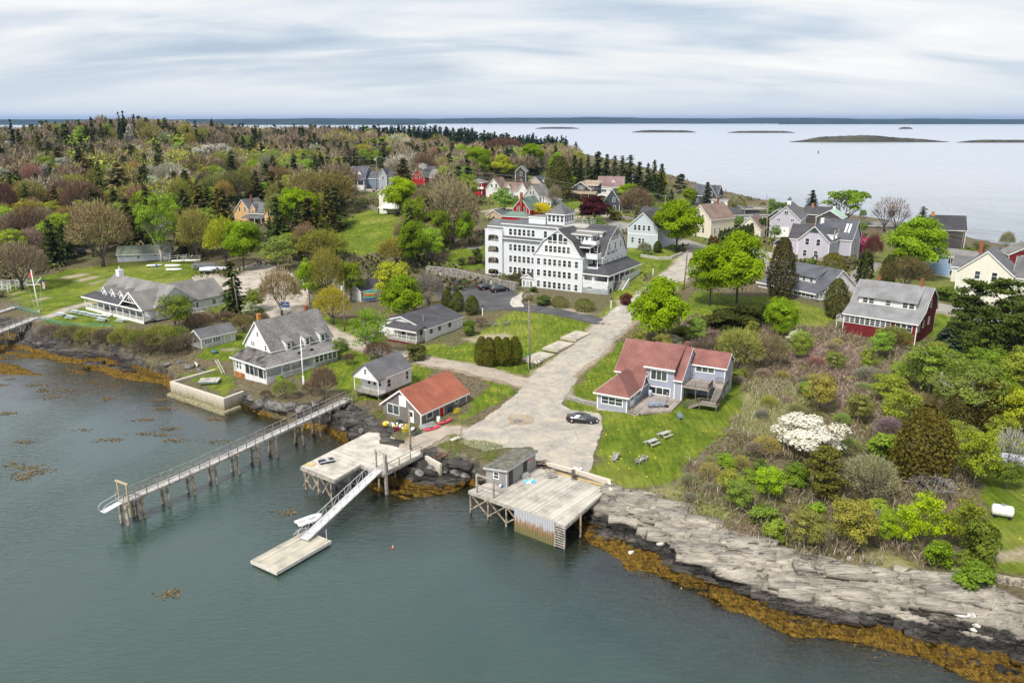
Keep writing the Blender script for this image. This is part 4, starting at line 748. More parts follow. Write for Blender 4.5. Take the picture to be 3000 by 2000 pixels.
h=house('dark_blue_house','dark blue gabled house behind the copper beech',1770,618,-30,6.5,14,4.2,8.6,'y','gable',siding('navy_clapboard',(.05,.065,.09)),DKROOF,z=13,wf=[(4,3.8,.9,1.6),(4.4,.6,.9,1.6)])
h=house('tan_trim_cottage','dark shingled cottage with tan roof, tan trim and wide porch',1670,588,-22,9.5,9,5.2,8.4,'y','gable',DKSH,TANROOF,z=13,wf=[(4.0,5.2,.7,1.3),(5.0,5.2,.7,1.3),(6,5.2,.7,1.3),(2,1.2,.9,1.7),(4.6,1.2,.9,1.7)])
m=M().prism([(-2.6,3.3),(0,4.3),(0,4.45),(-2.6,3.45)],'x',-1.2,12.5); m.build('porch_roof',TANROOF,h); posts(h,[(-1,-2.4),(2.4,-2.4),(5.8,-2.4),(9.2,-2.4),(12.2,-2.4)],-.5,3.3,.2,flat('tan_trim',(.5,.42,.3))); M().box(-1.1,12.3,-2.5,-.02,-1.6,.2).build('porch_base',GREYSH,h)
vol(h,4.6,12,2,8,3,7.0,8.4,'x','shed',DKSH,TANROOF,.4,.3,corner=False); wins(h,'f',2,[(7,5.2,1.2,1.2),(9.5,5.2,1.2,1.2)])
h=house('mauve_roofed_house','white house with mauve double pitched roof beside the dark spruces',1750,568,-15,13,9,3.8,8.6,'x','gambrel',WHITE,MAUVE,z=11,wf=[(3,1,3,1.4,4,1),(8,1,3,1.4,4,1)]); gdorm(h,8,1,4,5.0,1.8,6.4,7.4,WHITE,MAUVE,wh=.8,ww=.8)
h=house('white_hip_house','small white upper house with pale hip roof in front of the spruce row',1800,548,-25,11,8,6.2,8.2,'x','hip',CREAM,LTROOF,z=10,wf=[(7,4.2,.7,1.2),(9,4.2,.7,1.2)])
h=house('shore_shingle_house','dark shingled house with two gables and a white sun room at the ocean shore',2022,598,-28,13,11,4.4,9.0,'x','gable',DKSH,SLATE,z=8,wf=[(3,1.2,1.6,1.6,2,2),(7,1.2,1,1.6)])
vol(h,7,13.5,-2.5,6,0,4.4,9.2,'y','gable',DKSH,SLATE,.4,.3,corner=False); wins(h,'f',-2.5,[(10.3,4.6,1.5,1.9,2,1)]); vol(h,9,19,-5,-2.5,0,3.0,3.4,'x','shed',TRIM,LTROOF,.3,.3); wins(h,'f',-5,[(11,.8,1,1.5),(13.5,.8,1.6,1.5,2,2),(16.5,.8,1.6,1.5,2,2)]); chimney(h,6,5.5,8.6,10.2)
# red cottage with green roof
h=house('red_cottage','scarlet cottage with green roof and tall brick chimney behind the inn',1503,648,-25,6.6,12,4.6,8.4,'y','gable',REDW,GREENR,'cottage',z=12,wf=[(2.1,3.6,.8,1.7),(4.9,3.6,.8,1.7)])
chimney(h,3.5,-.4,0,10.4,.8); vol(h,-2,8,-5,-.8,-1,2.4,4.0,'x','hip',REDW,GREENR,.3,corner=False)
h=house('tan_shed','tan shed with grey roof left of the inn roof',1425,655,-25,6,8,3.4,5.0,'y','gable',siding('tan_clapboard',(.55,.42,.30)),GREYROOF,'shed',z=11,wf=[(3.5,1.6,.5,.9)])
h=house('grey_gable_cottage','pale grey cottage with light roof and low side wing behind the red cottage',1535,603,-35,7.5,9,4.2,8.2,'y','gable',siding('grey_clapboard',(.5,.5,.49)),LTROOF,'cottage',z=14,wf=[(3.2,4.8,.8,1.3),(4.6,4.8,.8,1.3)])
vol(h,7.4,12.5,1,9,-2,2.6,4.2,'y','shedr',WHITE,LTROOF,.4,.3); wins(h,'f',1,[(9,.6,.7,1.3),(10,.6,.7,1.3),(11.5,.6,.7,1.3)])
h=house('peach_gable_house','house with peach gable, dark roof and shaded porch',1542,562,-20,8.5,10,3.6,7.4,'y','gable',siding('peach_clapboard',(.62,.50,.38)),DKROOF,z=14,wr=[(2,1.2,.9,1.4),(5,1.2,.9,1.4)])
m=M().prism([(-2.4,3.0),(0,3.9),(0,4.05),(-2.4,3.15)],'x',-.8,8.6); m.build('porch_roof',SLATE,h); posts(h,[(-.5,-2.2),(2.5,-2.2),(8.3,-2.2)],0,3.0,.2); M().box(0,8.4,-.1,0,0,2.9).build('porch_wall',DKSH,h); wins(h,'f',-.1,[(1.3,.9,.8,1.5),(6,.9,1.4,1.4,2,1)])
h=house('white_farmhouse','white farmhouse with brown roof and orange red front door',1424,584,-24,7.4,9,4.6,9.0,'y','gable',WHITE,BRNROOF,z=14.5,wf=[(2.8,5.2,.8,1.4),(4.9,5.2,.8,1.4),(4.8,1,.9,1.5)])
door(h,'f',0,2.2,0,1.1,2.3,flat('orange_red',(.62,.10,.03))); chimney(h,3.7,3,8.4,9.8); vol(h,7.3,15,1.5,8,-1,4.0,7.2,'x','gable',WHITE,BRNROOF,.3,.3); gdorm(h,10,1.5,4,3.8,2.0,5.2,6.6,WHITE,BRNROOF,wh=.9,ww=.8); vol(h,15,19.5,0,8.5,-1,4.2,7.6,'y','gable',WHITE,BRNROOF,.3,.3); chimney(h,14.4,4.8,6.8,8.6)
h=house('tower_house','narrow black house with pale green roof and balcony above the farmhouse',1510,545,-10,5.6,8,7.6,10.2,'y','gable',DKSH,GREENR,z=14,wf=[(3,5.4,.9,1.8),(3,1.6,.9,2.0)])
M().box(1,9,-2,0,-.6,-.4).build('balcony',TRIM,h); rail(h,[(1,-2,-.4),(9,-2,-.4)],1.0,TRIM,.4)
h=house('red_house_with_belvedere','red house with grey roof and small white belvedere',1208,545,-28,7,15,4.6,8.6,'y','gable',REDW,GREYROOF,z=17,wf=[(2.4,3.6,.9,1.7),(4.8,3.6,.9,1.7)])
vol(h,2.4,4.8,3,5.4,8,10.0,10.9,kind='hip',wm=TRIM,rm=LTROOF,over=.2,wallname='belvedere'); wins(h,'f',3,[(3.2,9.0,.5,.7,1,1),(4.1,9.0,.5,.7,1,1)]); vol(h,7,19,4,12,-3,4.2,7.6,'x','gable',GREYSH,LTROOF,.3,.3); chimney(h,1.2,5,7,10.8)
h=house('red_and_white_block','small red block with white band of windows and pale hip roof',1378,574,-20,5.6,7,6.0,7.6,'y','hip',REDW,LTROOF,z=15,wf=[(3.3,4.4,.6,.9,1,1),(4.2,4.4,.6,.9,1,1),(2.4,4.4,.6,.9,1,1)]); M().prism([(-1,3.3),(0,3.9),(0,4.0),(-1,3.4)],'x',-.5,6.5).build('porch_roof',TRIM,h)
h=house('pale_yellow_house','pale yellow house with tan roof and carport beside the hill lawn',1112,617,-32,8,12,6.4,9.2,'y','gable',LTYEL,TANROOF,z=14,wf=[(2.5,3.4,.8,1.5),(3.0,.2,2.2,1.0,2,1)])
m=M().prism([(-5,1.6),(0,2.6),(0,2.75),(-5,1.75)],'x',3.5,13); m.build('carport_roof',LTYEL,h); posts(h,[(3.8,-4.8),(8.5,-4.8),(12.7,-4.8)],-1,1.7,.2,BLACK,'carport_post')
h=house('slate_blue_house','slate blue gambrel house with white porch at the bend of the upper road',1022,547,-12,8,11,3.8,9.0,'x','gambrel',BLUG,SLATE,z=17.5,wl=[(3.2,4.6,.9,1.8),(6.4,4.6,.9,1.8),(3,1,.9,1.7),(6.5,1,.9,1.7)])
for x in (2.5,5.2): gdorm(h,x,.8,4,4.6,1.5,6.2,7.2,TRIM,SLATE,wh=1.0,ww=.7)
m=M().prism([(-2.8,3.1),(0,4.0),(0,4.15),(-2.8,3.25)],'x',-.3,9); m.build('porch_roof',GREYROOF,h); posts(h,[(0,-2.5),(2.8,-2.5),(5.6,-2.5),(8.6,-2.5)],-.6,3.1,.2); M().box(-.1,8.8,-2.6,-.02,-.8,.9).build('porch_base',WHITE,h); wins(h,'f',0,[(2.5,1.2,1.2,1.3,2,1),(5.5,1.2,1.2,1.3,2,1)])
vol(h,8,16,2.5,9,-1,3.8,6.6,'x','gable',BLUG,SLATE,.3,.3); vol(h,15,18.5,1,9,-1,5.4,8.4,'y','gable',siding('grey_blue_clapboard',(.40,.43,.48)),SLATE,.3,.3); win(h,'f',1,16.8,3.6,.9,1.3); vol(h,18.5,25,2.5,9,-1,4.4,7.0,'x','gable',siding('grey_blue_clapboard',(.40,.43,.48)),DKROOF,.3,.3); wins(h,'f',2.5,[(20,3,.7,.8),(21.2,3,.7,.8),(22.4,3,.7,.8),(21,.3,2,1.6,3,1)])
h=house('ochre_house','ochre house with slate roof, cross gable and white porch in the woods','x' and 690,655,-25,8.2,9,4.6,9.2,'y','gable',ORG,GREYROOF,z=9.5,wf=[(2.7,4.8,.8,1.6),(5.4,4.8,.8,1.6)])
vol(h,7.8,17.0,-1.0,6.5,-1.5,4.6,8.2,'x','gable',ORG,GREYROOF,.3,.3); gdorm(h,10.2,-1.05,3,4.4,2.2,6.2,7.8,ORG,GREYROOF,wh=1.0,ww=.7); vol(h,17.0,21.0,-2.5,7,-1.5,4.8,8.6,'y','gable',ORG,GREYROOF,.3,.3); win(h,'f',-2.5,19,4.2,.8,1.6)
m=M().prism([(-4.0,2.9),(-1.0,3.8),(-1.0,3.95),(-4.0,3.05)],'x',6.8,16.8); m.build('porch_roof',GREYROOF,h); posts(h,[(7.2,-3.8),(10.2,-3.8),(13.2,-3.8),(16.4,-3.8)],-1.5,2.9,.2); M().box(7,16.5,-3.9,-1.02,-1.6,.1).build('porch_floor',TRIM,h); wins(h,'f',-1,[(11,.9,1.0,1.5),(14,.9,1.0,1.5)]); chimney(h,5.2,4,8.2,10.6); chimney(h,13.6,3,7.4,9.8)
h=house('hillside_white_house','white house with grey roof at the left edge of the woods','x' and 8,447,-25,13,12,4.4,9.4,'y','gable',WHITE,GREYROOF,z=22,wf=[(8,5.4,2.2,1.4,3,1),(5,1.2,2.2,1.4,3,1),(10.5,1.2,2.2,1.4,3,1)]); chimney(h,6.5,1.5,8.6,11); vol(h,13,20,3,10,-1,4,6.8,'x','gable',WHITE,GREYROOF,.3,.3); wins(h,'f',3,[(15.5,1.4,2.4,1.4,3,1)])
h=house('left_edge_cottage','white cottage gable peeking in at the left edge above the tan trees',-16,690,-30,9,8,3.6,7.0,'y','gable',WHITE,LTROOF,'cottage',z=7,wf=[(6.5,1.2,.9,1.3)]); chimney(h,3,1,6.5,9)
h=house('far_gabled_house','distant white house with grey gables showing above the spruces',196,412,-20,14,9,4.4,8.2,'x','gable',CREAM,GREYROOF,z=32); gdorm(h,5,.5,4,4.6,2.5,6.4,8,WHITE,GREYROOF,wh=1.2,ww=1); chimney(h,11,4,7.6,10.4,2.4,TRIM)
h=house('boat_shed','pale blue shed with mossy green roof by the club lawn',346,768,15,15.5,6.4,2.4,4.4,'x','gable',PALEB,shingle('mossy_roof',(.24,.27,.21)),'shed',wl=[],wf=[(6,.9,.9,.9),(11,1.4,.6,.5,1,1)]); door(h,'l',0,3,0,2.4,1.9)
h=house('weathered_shed','weathered white shed with two wide windows above the rocks',592,1022,51,7.6,4.0,2.3,3.6,'x','gable',siding('peeling_white',(.62,.62,.62),.3,.25),GREYROOF,'shed',wf=[(1.5,.9,1.5,.8,3,2),(3.4,.9,1.5,.8,3,2)],wl=[(2.3,.9,.6,.8)]); door(h,'f',0,6.0,.1,1.5,1.9,siding('peeling_door',(.66,.64,.58),.4,.25))
h=house('kayak_shed','small white shed with dark roof behind the kayak rack',1058,884,57,7.5,4.6,2.7,4.6,'x','gable',siding('dull_white',(.55,.55,.52)),DKROOF,'shed',wl=[(3,1.1,.7,.7)])
h=house('mint_roofed_house','dark shingled house with mint green metal roof near the ocean',2388,668,-32,9.5,9,4.2,7.0,'y','gable',DKSH,MINT,z=7.5,wf=[(2.0,1.4,1.2,1.4),(6,1.4,1.2,1.4)],wr=[(2,1.4,.7,1.5),(5,1.4,.7,1.5)]); chimney(h,5,7,6.6,7.8,.9,TRIM)
h=house('black_roofed_cottage','brown shingled cottage with black roof and orange chimney behind the lilac barn',2350,650,-30,11,9,3.4,6.2,'x','gable',DKSH,DKROOF,'cottage',z=6.5,wr=[(4,1,.9,1.5)]); chimney(h,3,4,5.8,7.4,.8,flat('orange_pot',(.5,.2,.08)))
h=house('green_trim_cottage','grey cottage gable with pale green roof among the seaside shrubs',2245,655,-25,8,9,2.8,6.0,'y','gable',DKSH,GREENR,'cottage',z=6.5,wf=[(4,.6,1.6,1.5,2,1)])
h=house('black_house','tall black shingled house with charcoal roof standing against the sea',2718,722,-18,11,9,6.0,10.2,'x','gable',DKSH,shingle('charcoal_roof',(.06,.06,.068)),z=6,wr=[(2.5,1.4,.8,1.5),(6.2,1.4,.8,1.5),(4.3,5.6,.8,1.6)]); chimney(h,1,4.5,9,11.4,.9,flat('orange_pot'.replace('pot','stack'),(.5,.2,.08)))
h=house('sky_blue_house','pale blue house with white trim half hidden by the great maple',2700,800,-50,14,7.5,5.4,6.8,'x','gable',SKYB,LTROOF,z=8,wf=[(3,3.4,2.0,1.3,3,1),(7.5,3.4,2.4,1.3,4,1),(11,3.4,2.0,1.3,3,1),(8,.6,2,1.2,3,1)])
h.location=(G(2700,800,8)[0],G(2700,800,8)[1],8)
m=M().box(-2,0,-3,5,0,4.2); m.build('teal_wing',siding('teal_clapboard',(.06,.14,.18)),h); M().box(4,14,-3,-2.9,-.5,.8).build('porch_wall',WHITE,h)
h=house('pale_yellow_farmhouse','large pale yellow house with grey cross gables at the right edge',2792,872,-37,11,10,6.4,11.2,'y','gable',LTYEL,GREYROOF,z=8.7,wf=[(4.1,4.9,1.0,1.7),(7.4,4.9,1.0,1.7),(1.8,1,1,1.7),(5,1,1,1.7)])
vol(h,10.9,28,2.0,10,-1.2,5.8,9.8,'x','gable',LTYEL,GREYROOF,.35,.3); vol(h,13.6,18.6,.8,6,-1,5.4,9.4,'y','gable',LTYEL,GREYROOF,.3,.3,corner=False); win(h,'f',.8,16.1,4.6,1.0,1.7); wins(h,'f',2,[(20,3,1.4,1,2,1),(23,3,1.4,1,2,1)]); vol(h,-1.6,3,4,10,3,6.6,8.6,'x','gable',LTYEL,GREYROOF,.3,.3,corner=False); chimney(h,3.2,7.5,9.5,12.2,.8)
h=house('dark_red_cottage','dark red shingled gable with white window at the far right edge',2950,782,-18,10,9,3.6,6.4,'y','gable',MAR,LTROOF,'cottage',z=7,wf=[(4.5,2.4,2.6,1.0,3,1)])
h=house('grey_porch_shelter','low grey roofed seaside shelter below the bare trees',2494,678,-5,20,8,2.4,3.6,'x','gable',DKSH,LTROOF,'shelter',z=4)
h=house('fenced_studio','low dark studio with white framed doors behind the plank fence',2420,738,-38,9,8,2.8,3.4,'x','flat',DKSH,WOOD,'studio',z=9.3,wf=[(2,.3,1.6,1.8,2,1),(5,.3,1.6,1.8,2,1)])
# ================================================================ roads, yards
ROADP=[]
def strip(name,pts,width,mat,off=.05,step=1.0,label=None,kind='structure',ends=None,pxs=True,zfix=None,skirt=0):
    P=[at(*p) for p in pts] if pxs else pts
    P=[Vector((p[0],p[1],0)) for p in P]; S=[]
    # Catmull-Rom
    for i in range(len(P)-1):
        p0=P[max(i-1,0)];p1=P[i];p2=P[i+1];p3=P[min(i+2,len(P)-1)]; n=max(2,int((p2-p1).length/step))
        for k in range(n):
            t=k/n; S.append(.5*((2*p1)+(p2-p0)*t+(2*p0-5*p1+4*p2-p3)*t*t+(3*p1-p0-3*p2+p3)*t**3))
    S.append(P[-1]); ROADP.extend([(q.x,q.y,width/2) for q in S[::3]]); V=[];Fq=[]; nw=max(2,int(width/.9))+1
    wd=width if not np.isscalar(width) else None
    for i,p in enumerate(S):
        d=(S[min(i+1,len(S)-1)]-S[max(i-1,0)]).normalized(); a=Vector((-d.y,d.x,0)); wv=width*(1+.07*math.sin(i*.7)+.05*math.sin(i*1.9))*1.0; j0=fbm(np.array([p.x/2.0]),np.array([p.y/2.0]),3,91)[0]-.5; j1=fbm(np.array([p.x/2.0]),np.array([p.y/2.0]),3,92)[0]-.5
        for j in range(nw):
            q=p+a*((j/(nw-1)-.5)*wv+(j0*1.6*(j==0)+j1*1.6*(j==nw-1))*min(1,width/4)); V.append((q.x,q.y,hz(q.x,q.y)+off))
    V=np.array(V); 
    for i in range(len(S)-1):
        for j in range(nw-1): a=i*nw+j; Fq.append((a,a+1,a+nw+1,a+nw))
    me=set_mesh(name,V,Fq); return tag(link(name,me,mat),label,None,None,kind)
def patchmesh(name,pxpoly,mat,off=.05,step=.9,world=None):
    p=np.array([at(x,y)[:2] for x,y in pxpoly]) if world is None else np.array(world)
    x0,y0=p.min(0); x1,y1=p.max(0); xs=np.arange(x0-1,x1+2,step); ys=np.arange(y0-1,y1+2,step)
    A,B=np.meshgrid(xs,ys); D=polydist(A.ravel(),B.ravel(),p)+(fbm(A.ravel()/1.5,B.ravel()/1.5,3,5)-.5)*1.0
    F=gridfaces(*A.shape); keep=(D[F]>0).any(1); F=F[keep]; Dg=D.reshape(A.shape); gy,gx=np.gradient(Dg,step); gl=np.sqrt(gx**2+gy**2)+1e-6; mv=np.clip(-Dg,0,step*1.2); A=A+gx/gl*mv; B=B+gy/gl*mv
    Z=gridv(HGg,A.ravel(),B.ravel())+off; ROADP.extend([(p[:,0].mean(),p[:,1].mean(),min(x1-x0,y1-y0)*.4)])
    used=np.unique(F); mp=np.zeros(len(D),int); mp[used]=np.arange(len(used)); V=np.stack([A.ravel(),B.ravel(),Z],1)[used]
    return tag(link(name,set_mesh(name,V,mp[F]),mat),kind='structure')
def roadmat(name,c1,c2,c3,sc=.5):
    m,nt,b=newmat(name); P_=nt.nodes.new('ShaderNodeNewGeometry').outputs['Position']
    f=noise(nt,P_,sc,7,.68,.3); g=noise(nt,P_,3.2,5,.7); h_=noise(nt,mapping(nt,P_,(.7,1.1,1),(0,0,-.95)),.35,6,.65,.8)
    c=ramp(nt,math_(nt,'ADD',math_(nt,'MULTIPLY',f,.6),math_(nt,'MULTIPLY',h_,.4)),[(.36,c1),(.48,c2),(.6,c3)]); c=mixc(nt,1.0,c,ramp(nt,g,[(.3,.8),(.7,1.08)]),'MULTIPLY')
    cr=nt.nodes.new('ShaderNodeTexVoronoi'); cr.feature='DISTANCE_TO_EDGE'; cr.inputs['Scale'].default_value=.22; L(nt,mixc(nt,.12,P_,nt.nodes.new('ShaderNodeTexNoise').outputs['Color']),cr.inputs['Vector'])
    c=mixc(nt,1.0,c,ramp(nt,cr.outputs['Distance'],[(0,.72),(.012,1.0)]),'MULTIPLY')
    L(nt,c,b.inputs['Base Color']); b.inputs['Roughness'].default_value=.9; b.inputs['Specular IOR Level'].default_value=.2; bump(nt,b,g,.3,.04); return m
OLDC=roadmat('old_concrete',(.27,.255,.23),(.37,.34,.295),(.48,.42,.34)); LANE=roadmat('sandy_lane',(.28,.245,.20),(.37,.32,.26),(.44,.38,.305)); GRAV=roadmat('gravel',(.26,.22,.18),(.42,.37,.31),(.54,.48,.41)); ASPH=roadmat('dark_asphalt',(.062,.062,.07),(.085,.084,.09),(.12,.115,.115),.25); STREET=roadmat('grey_asphalt',(.20,.20,.20),(.26,.255,.25),(.32,.31,.29),.3)
patchmesh('parking_yard',[(1556,1120),(1440,1212),(1352,1262),(1355,1300),(1420,1325),(1490,1310),(1560,1310),(1570,1345),(1590,1362),(1715,1397),(1730,1385),(1740,1320),(1764,1265),(1766,1225),(1745,1208),(1670,1200),(1645,1180),(1662,1150),(1690,1110),(1640,1090),(1590,1100)],OLDC,.045,.5)
strip('village_road',[(1600,1150),(1622,1098),(1722,1022),(1798,950),(1856,908),(1926,848),(1988,800),(2032,752),(2050,735)],7.2,OLDC,.06)
strip('shore_lane',[(1585,1130),(1492,1110),(1403,1084),(1275,1062),(1199,1046),(1110,1027),(1040,1005),(975,978),(930,955)],4.2,LANE,.055)
strip('shore_lane',[(930,955),(890,925),(872,890),(880,850),(860,815)],4.0,GRAV,.05)
patchmesh('gravel_yard',[(560,810),(640,800),(700,785),(765,765),(835,790),(880,820),(895,870),(870,905),(830,925),(795,940),(770,905),(700,872),(640,875),(590,850)],GRAV,.05,1.2)
patchmesh('car_park',[(1262,805),(1330,812),(1400,830),(1500,850),(1525,872),(1540,890),(1640,905),(1770,935),(1790,955),(1740,950),(1600,918),(1480,908),(1420,912),(1380,918),(1330,905),(1270,860)],ASPH,.06,.7)
strip('street',[(1700,640),(1800,655),(1928,691),(1990,706),(2054,727),(2150,752),(2300,792),(2480,838),(2740,898),(2860,925),(3060,960),(3300,1010)],7.0,STREET,.06)
strip('street_line',[(1928,691),(1990,706),(2054,727),(2150,752),(2300,792),(2480,838),(2740,898),(2860,925),(3060,960)],.3,flat('road_yellow',(.55,.42,.08)),.075)
strip('drive',[(2455,840),(2500,815),(2540,785),(2560,770)],3.4,STREET,.07); patchmesh('drive',[(2060,740),(2110,715),(2200,725),(2280,745),(2300,775),(2200,758)],OLDC,.055,.9)
strip('upper_road',[(1180,560),(1120,562),(1080,556),(1040,560),(1000,575)],8,OLDC,.08,2); strip('upper_road',[(1430,620),(1480,612),(1540,618),(1600,640)],5,LANE,.08,1.5); strip('village_path',[(1700,618),(1760,628),(1850,640)],6,OLDC,.08,1.5)
strip('woodland_road',[(430,560),(500,548),(560,500),(590,488)],7,LANE,.1,3)
strip('club_path',[(108,936),(150,925),(200,905),(262,888)],2.4,OLDC,.06,.6); strip('inn_path',[(1545,858),(1512,880),(1520,900)],2.6,CONC,.07,.6); strip('inn_path',[(1800,915),(1830,892),(1825,880)],1.8,CONC,.07,.6)
strip('wharf_path',[(1190,1330),(1240,1290),(1300,1265),(1350,1262)],3.6,LANE,.10,.5)
patchmesh('pothole',[(1483,1225),(1500,1213),(1530,1212),(1562,1224),(1560,1238),(1530,1248),(1495,1243)],roadmat('pothole_sand',(.24,.19,.13),(.32,.26,.19),(.39,.33,.25)),.065,.4)
patchmesh('puddle',[(1500,1231),(1515,1226),(1535,1231),(1528,1240),(1505,1240)],flat('wet_gravel',(.18,.165,.14),.25),.08,.3)
Zn=np.stack([LAWN,SAND,PALE,BRUSH],1); 
for x,y,r in ROADP:
    if r>5: continue
    k=(np.abs(PX-x)<r+3)&(np.abs(PY-y)<r+3); d_=np.hypot(PX[k]-x,PY[k]-y)-r+jit[k]*.35; Zn[k,1]=np.maximum(Zn[k,1],np.clip(1-d_/1.3,0,1))
bpy.data.objects['ground'].data.color_attributes['zone'].data.foreach_set('color',Zn.astype(np.float32).ravel())
# ================================================================ wharves, piers, walls
def local(o,x,y):
    c,s=math.cos(o.rotation_euler[2]),math.sin(o.rotation_euler[2]); dx,dy=x-o.location[0],y-o.location[1]; return dx*c+dy*s,-dx*s+dy*c
def root_px(name,label,cat,a,b,z,group=None):
    A=G(*a,z); B=G(*b,z); return thing(name,label,cat,(A[0],A[1],0),math.atan2(B[1]-A[1],B[0]-A[0]),group)
def lp(o,px,py,z): return local(o,*G(px,py,z))
def pile(o,x,y,zt,r=.14,lean=0,name='pile'):
    gx,gy=loc2w(o,x,y); zb=min(hz(gx,gy)-.3,zt-1); pts=[(x+lean*(1-k/4)*.8+random.uniform(-.03,.03),y,zb+(zt-zb)*k/4) for k in range(5)]
    return M().tube(pts,[r*1.15,r*1.1,r,r*.95,r*.9],7).build(name,PILE,o,True)
# right hand wharf
wz=3.1
wh=root_px('wharf','square plank wharf on tall piles below the parking yard, with a rusty corrugated skirt','wharf',(1372.7,1435.7),(1657,1539),wz)
c=[lp(wh,*p,wz) for p in ((1372.7,1435.7),(1657,1539),(1779.6,1432),(1560,1360))]
Lw=c[1][0]
def deckpoly(o,c,z,th,mat,name='deck'):
    m=M(); m.poly([(x,y,z) for x,y in c]); m.poly([(x,y,z-th) for x,y in reversed(c)])
    for i in range(len(c)): a=c[i]; b=c[(i+1)%len(c)]; m.poly([(a[0],a[1],z-th),(b[0],b[1],z-th),(b[0],b[1],z),(a[0],a[1],z)])
    return m.build(name,mat,o)
dk=deckpoly(wh,c,wz,.12,DECKW0)
for i in range(len(c)-1):
    a,b=c[i],c[i+1]; M().bar((a[0],a[1],wz-.3),(b[0],b[1],wz-.3),.16,.34).build('edge_beam',TIMBER,wh)
def inside(c,x,y,mrg=.2):
    return polydist(np.array([x]),np.array([y]),np.array(c))[0]>-mrg
pl={}
for i in range(6):
    for j in range(4):
        x=.2+i*(Lw-.4)/5; y=.15+j*3.3
        if inside(c,x,y): pile(wh,x,y,wz-.1); pl[(i,j)]=(x,y)
for i in range(0,3):
    x0=.2+i*(Lw-.4)/5; x1=.2+(i+1)*(Lw-.4)/5
    M().bar((x0,.0,.5),(x1,.0,2.7),.1,.16).build('brace',PILE,wh); M().bar((x0,.08,2.7),(x1,.08,.5),.1,.16).build('brace',PILE,wh)
COR,nt,b=newmat('corrugated_rust'); o_=coord(nt); s=nt.nodes.new('ShaderNodeSeparateXYZ'); L(nt,o_,s.inputs[0])
wv=math_(nt,'SINE',math_(nt,'MULTIPLY',s.outputs[0],26)); st_=noise(nt,mapping(nt,o_,(5,1,.5)),2,4,.6); k_=math_(nt,'SUBTRACT',math_(nt,'ADD',math_(nt,'MULTIPLY',st_,3.2),.2),s.outputs[2])
cc=ramp(nt,k_,[(.0,(.42,.43,.45)),(.2,(.30,.15,.07)),(.75,(.24,.15,.07)),(1,(.16,.14,.05))]); cc=mixc(nt,1.0,cc,ramp(nt,math_(nt,'ADD',math_(nt,'MULTIPLY',wv,.5),.5),[(0,.55),(.6,1.1)]),'MULTIPLY')
L(nt,cc,b.inputs['Base Color']); b.inputs['Roughness'].default_value=.7; bump(nt,b,wv,.5,.05)
x0,x1=Lw*.5,Lw*.9; M().box(x0,x1,-.14,-.06,-.4,wz-.02).build('corrugated_skirt',COR,wh)
m=M(); 
for i in range(9): m.box(x1+.12,Lw-.1,-.12,-.04,.1+i*.32,.24+i*.32)
m.box(x1+.02,x1+.12,-.14,-.02,-.3,wz); m.box(Lw-.1,Lw,-.14,-.02,-.3,wz); m.build('slatted_ladder',TIMBER,wh)
ga=lp(wh,1397,1443,wz); gb=lp(wh,1446,1459,wz); m=M(); m.box(ga[0]-.1,ga[0]+.1,ga[1]-.1,ga[1]+.1,wz,wz+2.4).box(gb[0]-.1,gb[0]+.1,gb[1]-.1,gb[1]+.1,wz,wz+2.4).bar((ga[0]-.1,ga[1],wz+2.45),(gb[0]+.1,gb[1],wz+2.45),.2,.2).bar((ga[0],ga[1],wz+1.1),(gb[0],gb[1],wz+1.1),.1,.1); m.build('hoist_frame',TIMBER,wh)
kb=[lp(wh,1600,1377,wz),lp(wh,1778,1427,wz)]; M().bar((kb[0][0],kb[0][1],wz+.1),(kb[1][0],kb[1][1],wz+.1),.16,.22).build('kerb_beam',flat('new_timber',(.50,.38,.16)),wh)
# bulkhead
def wallpath(name,label,pts,z0,z1,th,mat,cat='wall',group=None,slope=None,pxz=3.3,cap=None):
    W=[G(*p,pxz) for p in pts] if pxz is not None else [at(*p)[:2] for p in pts]
    o=thing(name,label,cat,(W[0][0],W[0][1],0),0,group); m=M()
    for i in range(len(W)-1):
        a=(W[i][0]-W[0][0],W[i][1]-W[0][1]); b=(W[i+1][0]-W[0][0],W[i+1][1]-W[0][1]); d=Vector((b[0]-a[0],b[1]-a[1])).normalized(); n_=Vector((-d.y,d.x))*th/2
        zb=[z0,z0] if z0 is not None else [hz(*W[i])-.6,hz(*W[i+1])-.6]; zt=[z1,z1] if z0 is not None else [hz(*W[i])+z1,hz(*W[i+1])+z1]
        e=d*th*.49; P=[(a[0]-e.x-n_.x,a[1]-e.y-n_.y),(b[0]+e.x-n_.x,b[1]+e.y-n_.y),(b[0]+e.x+n_.x,b[1]+e.y+n_.y),(a[0]-e.x+n_.x,a[1]-e.y+n_.y)]; k=i*.003
        q=[(P[0],0),(P[1],1),(P[2],1),(P[3],0)]; n=len(m.v); m.v+=[(p[0],p[1],zb[s]-k) for p,s in q]+[(p[0],p[1],zt[s]+k) for p,s in q]
        m.f+=[(n+3,n+2,n+1,n),(n+4,n+5,n+6,n+7)]+[(n+j,n+(j+1)%4,n+4+(j+1)%4,n+4+j) for j in range(4)]
    m.build('wall_body',mat,o); return o,W
STAINC,nt,b=newmat('stained_concrete'); P_=nt.nodes.new('ShaderNodeNewGeometry').outputs['Position']; s=nt.nodes.new('ShaderNodeSeparateXYZ'); L(nt,P_,s.inputs[0])
f=noise(nt,mapping(nt,P_,(2.2,2.2,.35)),1.2,5,.7); g=math_(nt,'ADD',math_(nt,'DIVIDE',s.outputs[2],3.4),math_(nt,'MULTIPLY',math_(nt,'SUBTRACT',f,.5),.9))
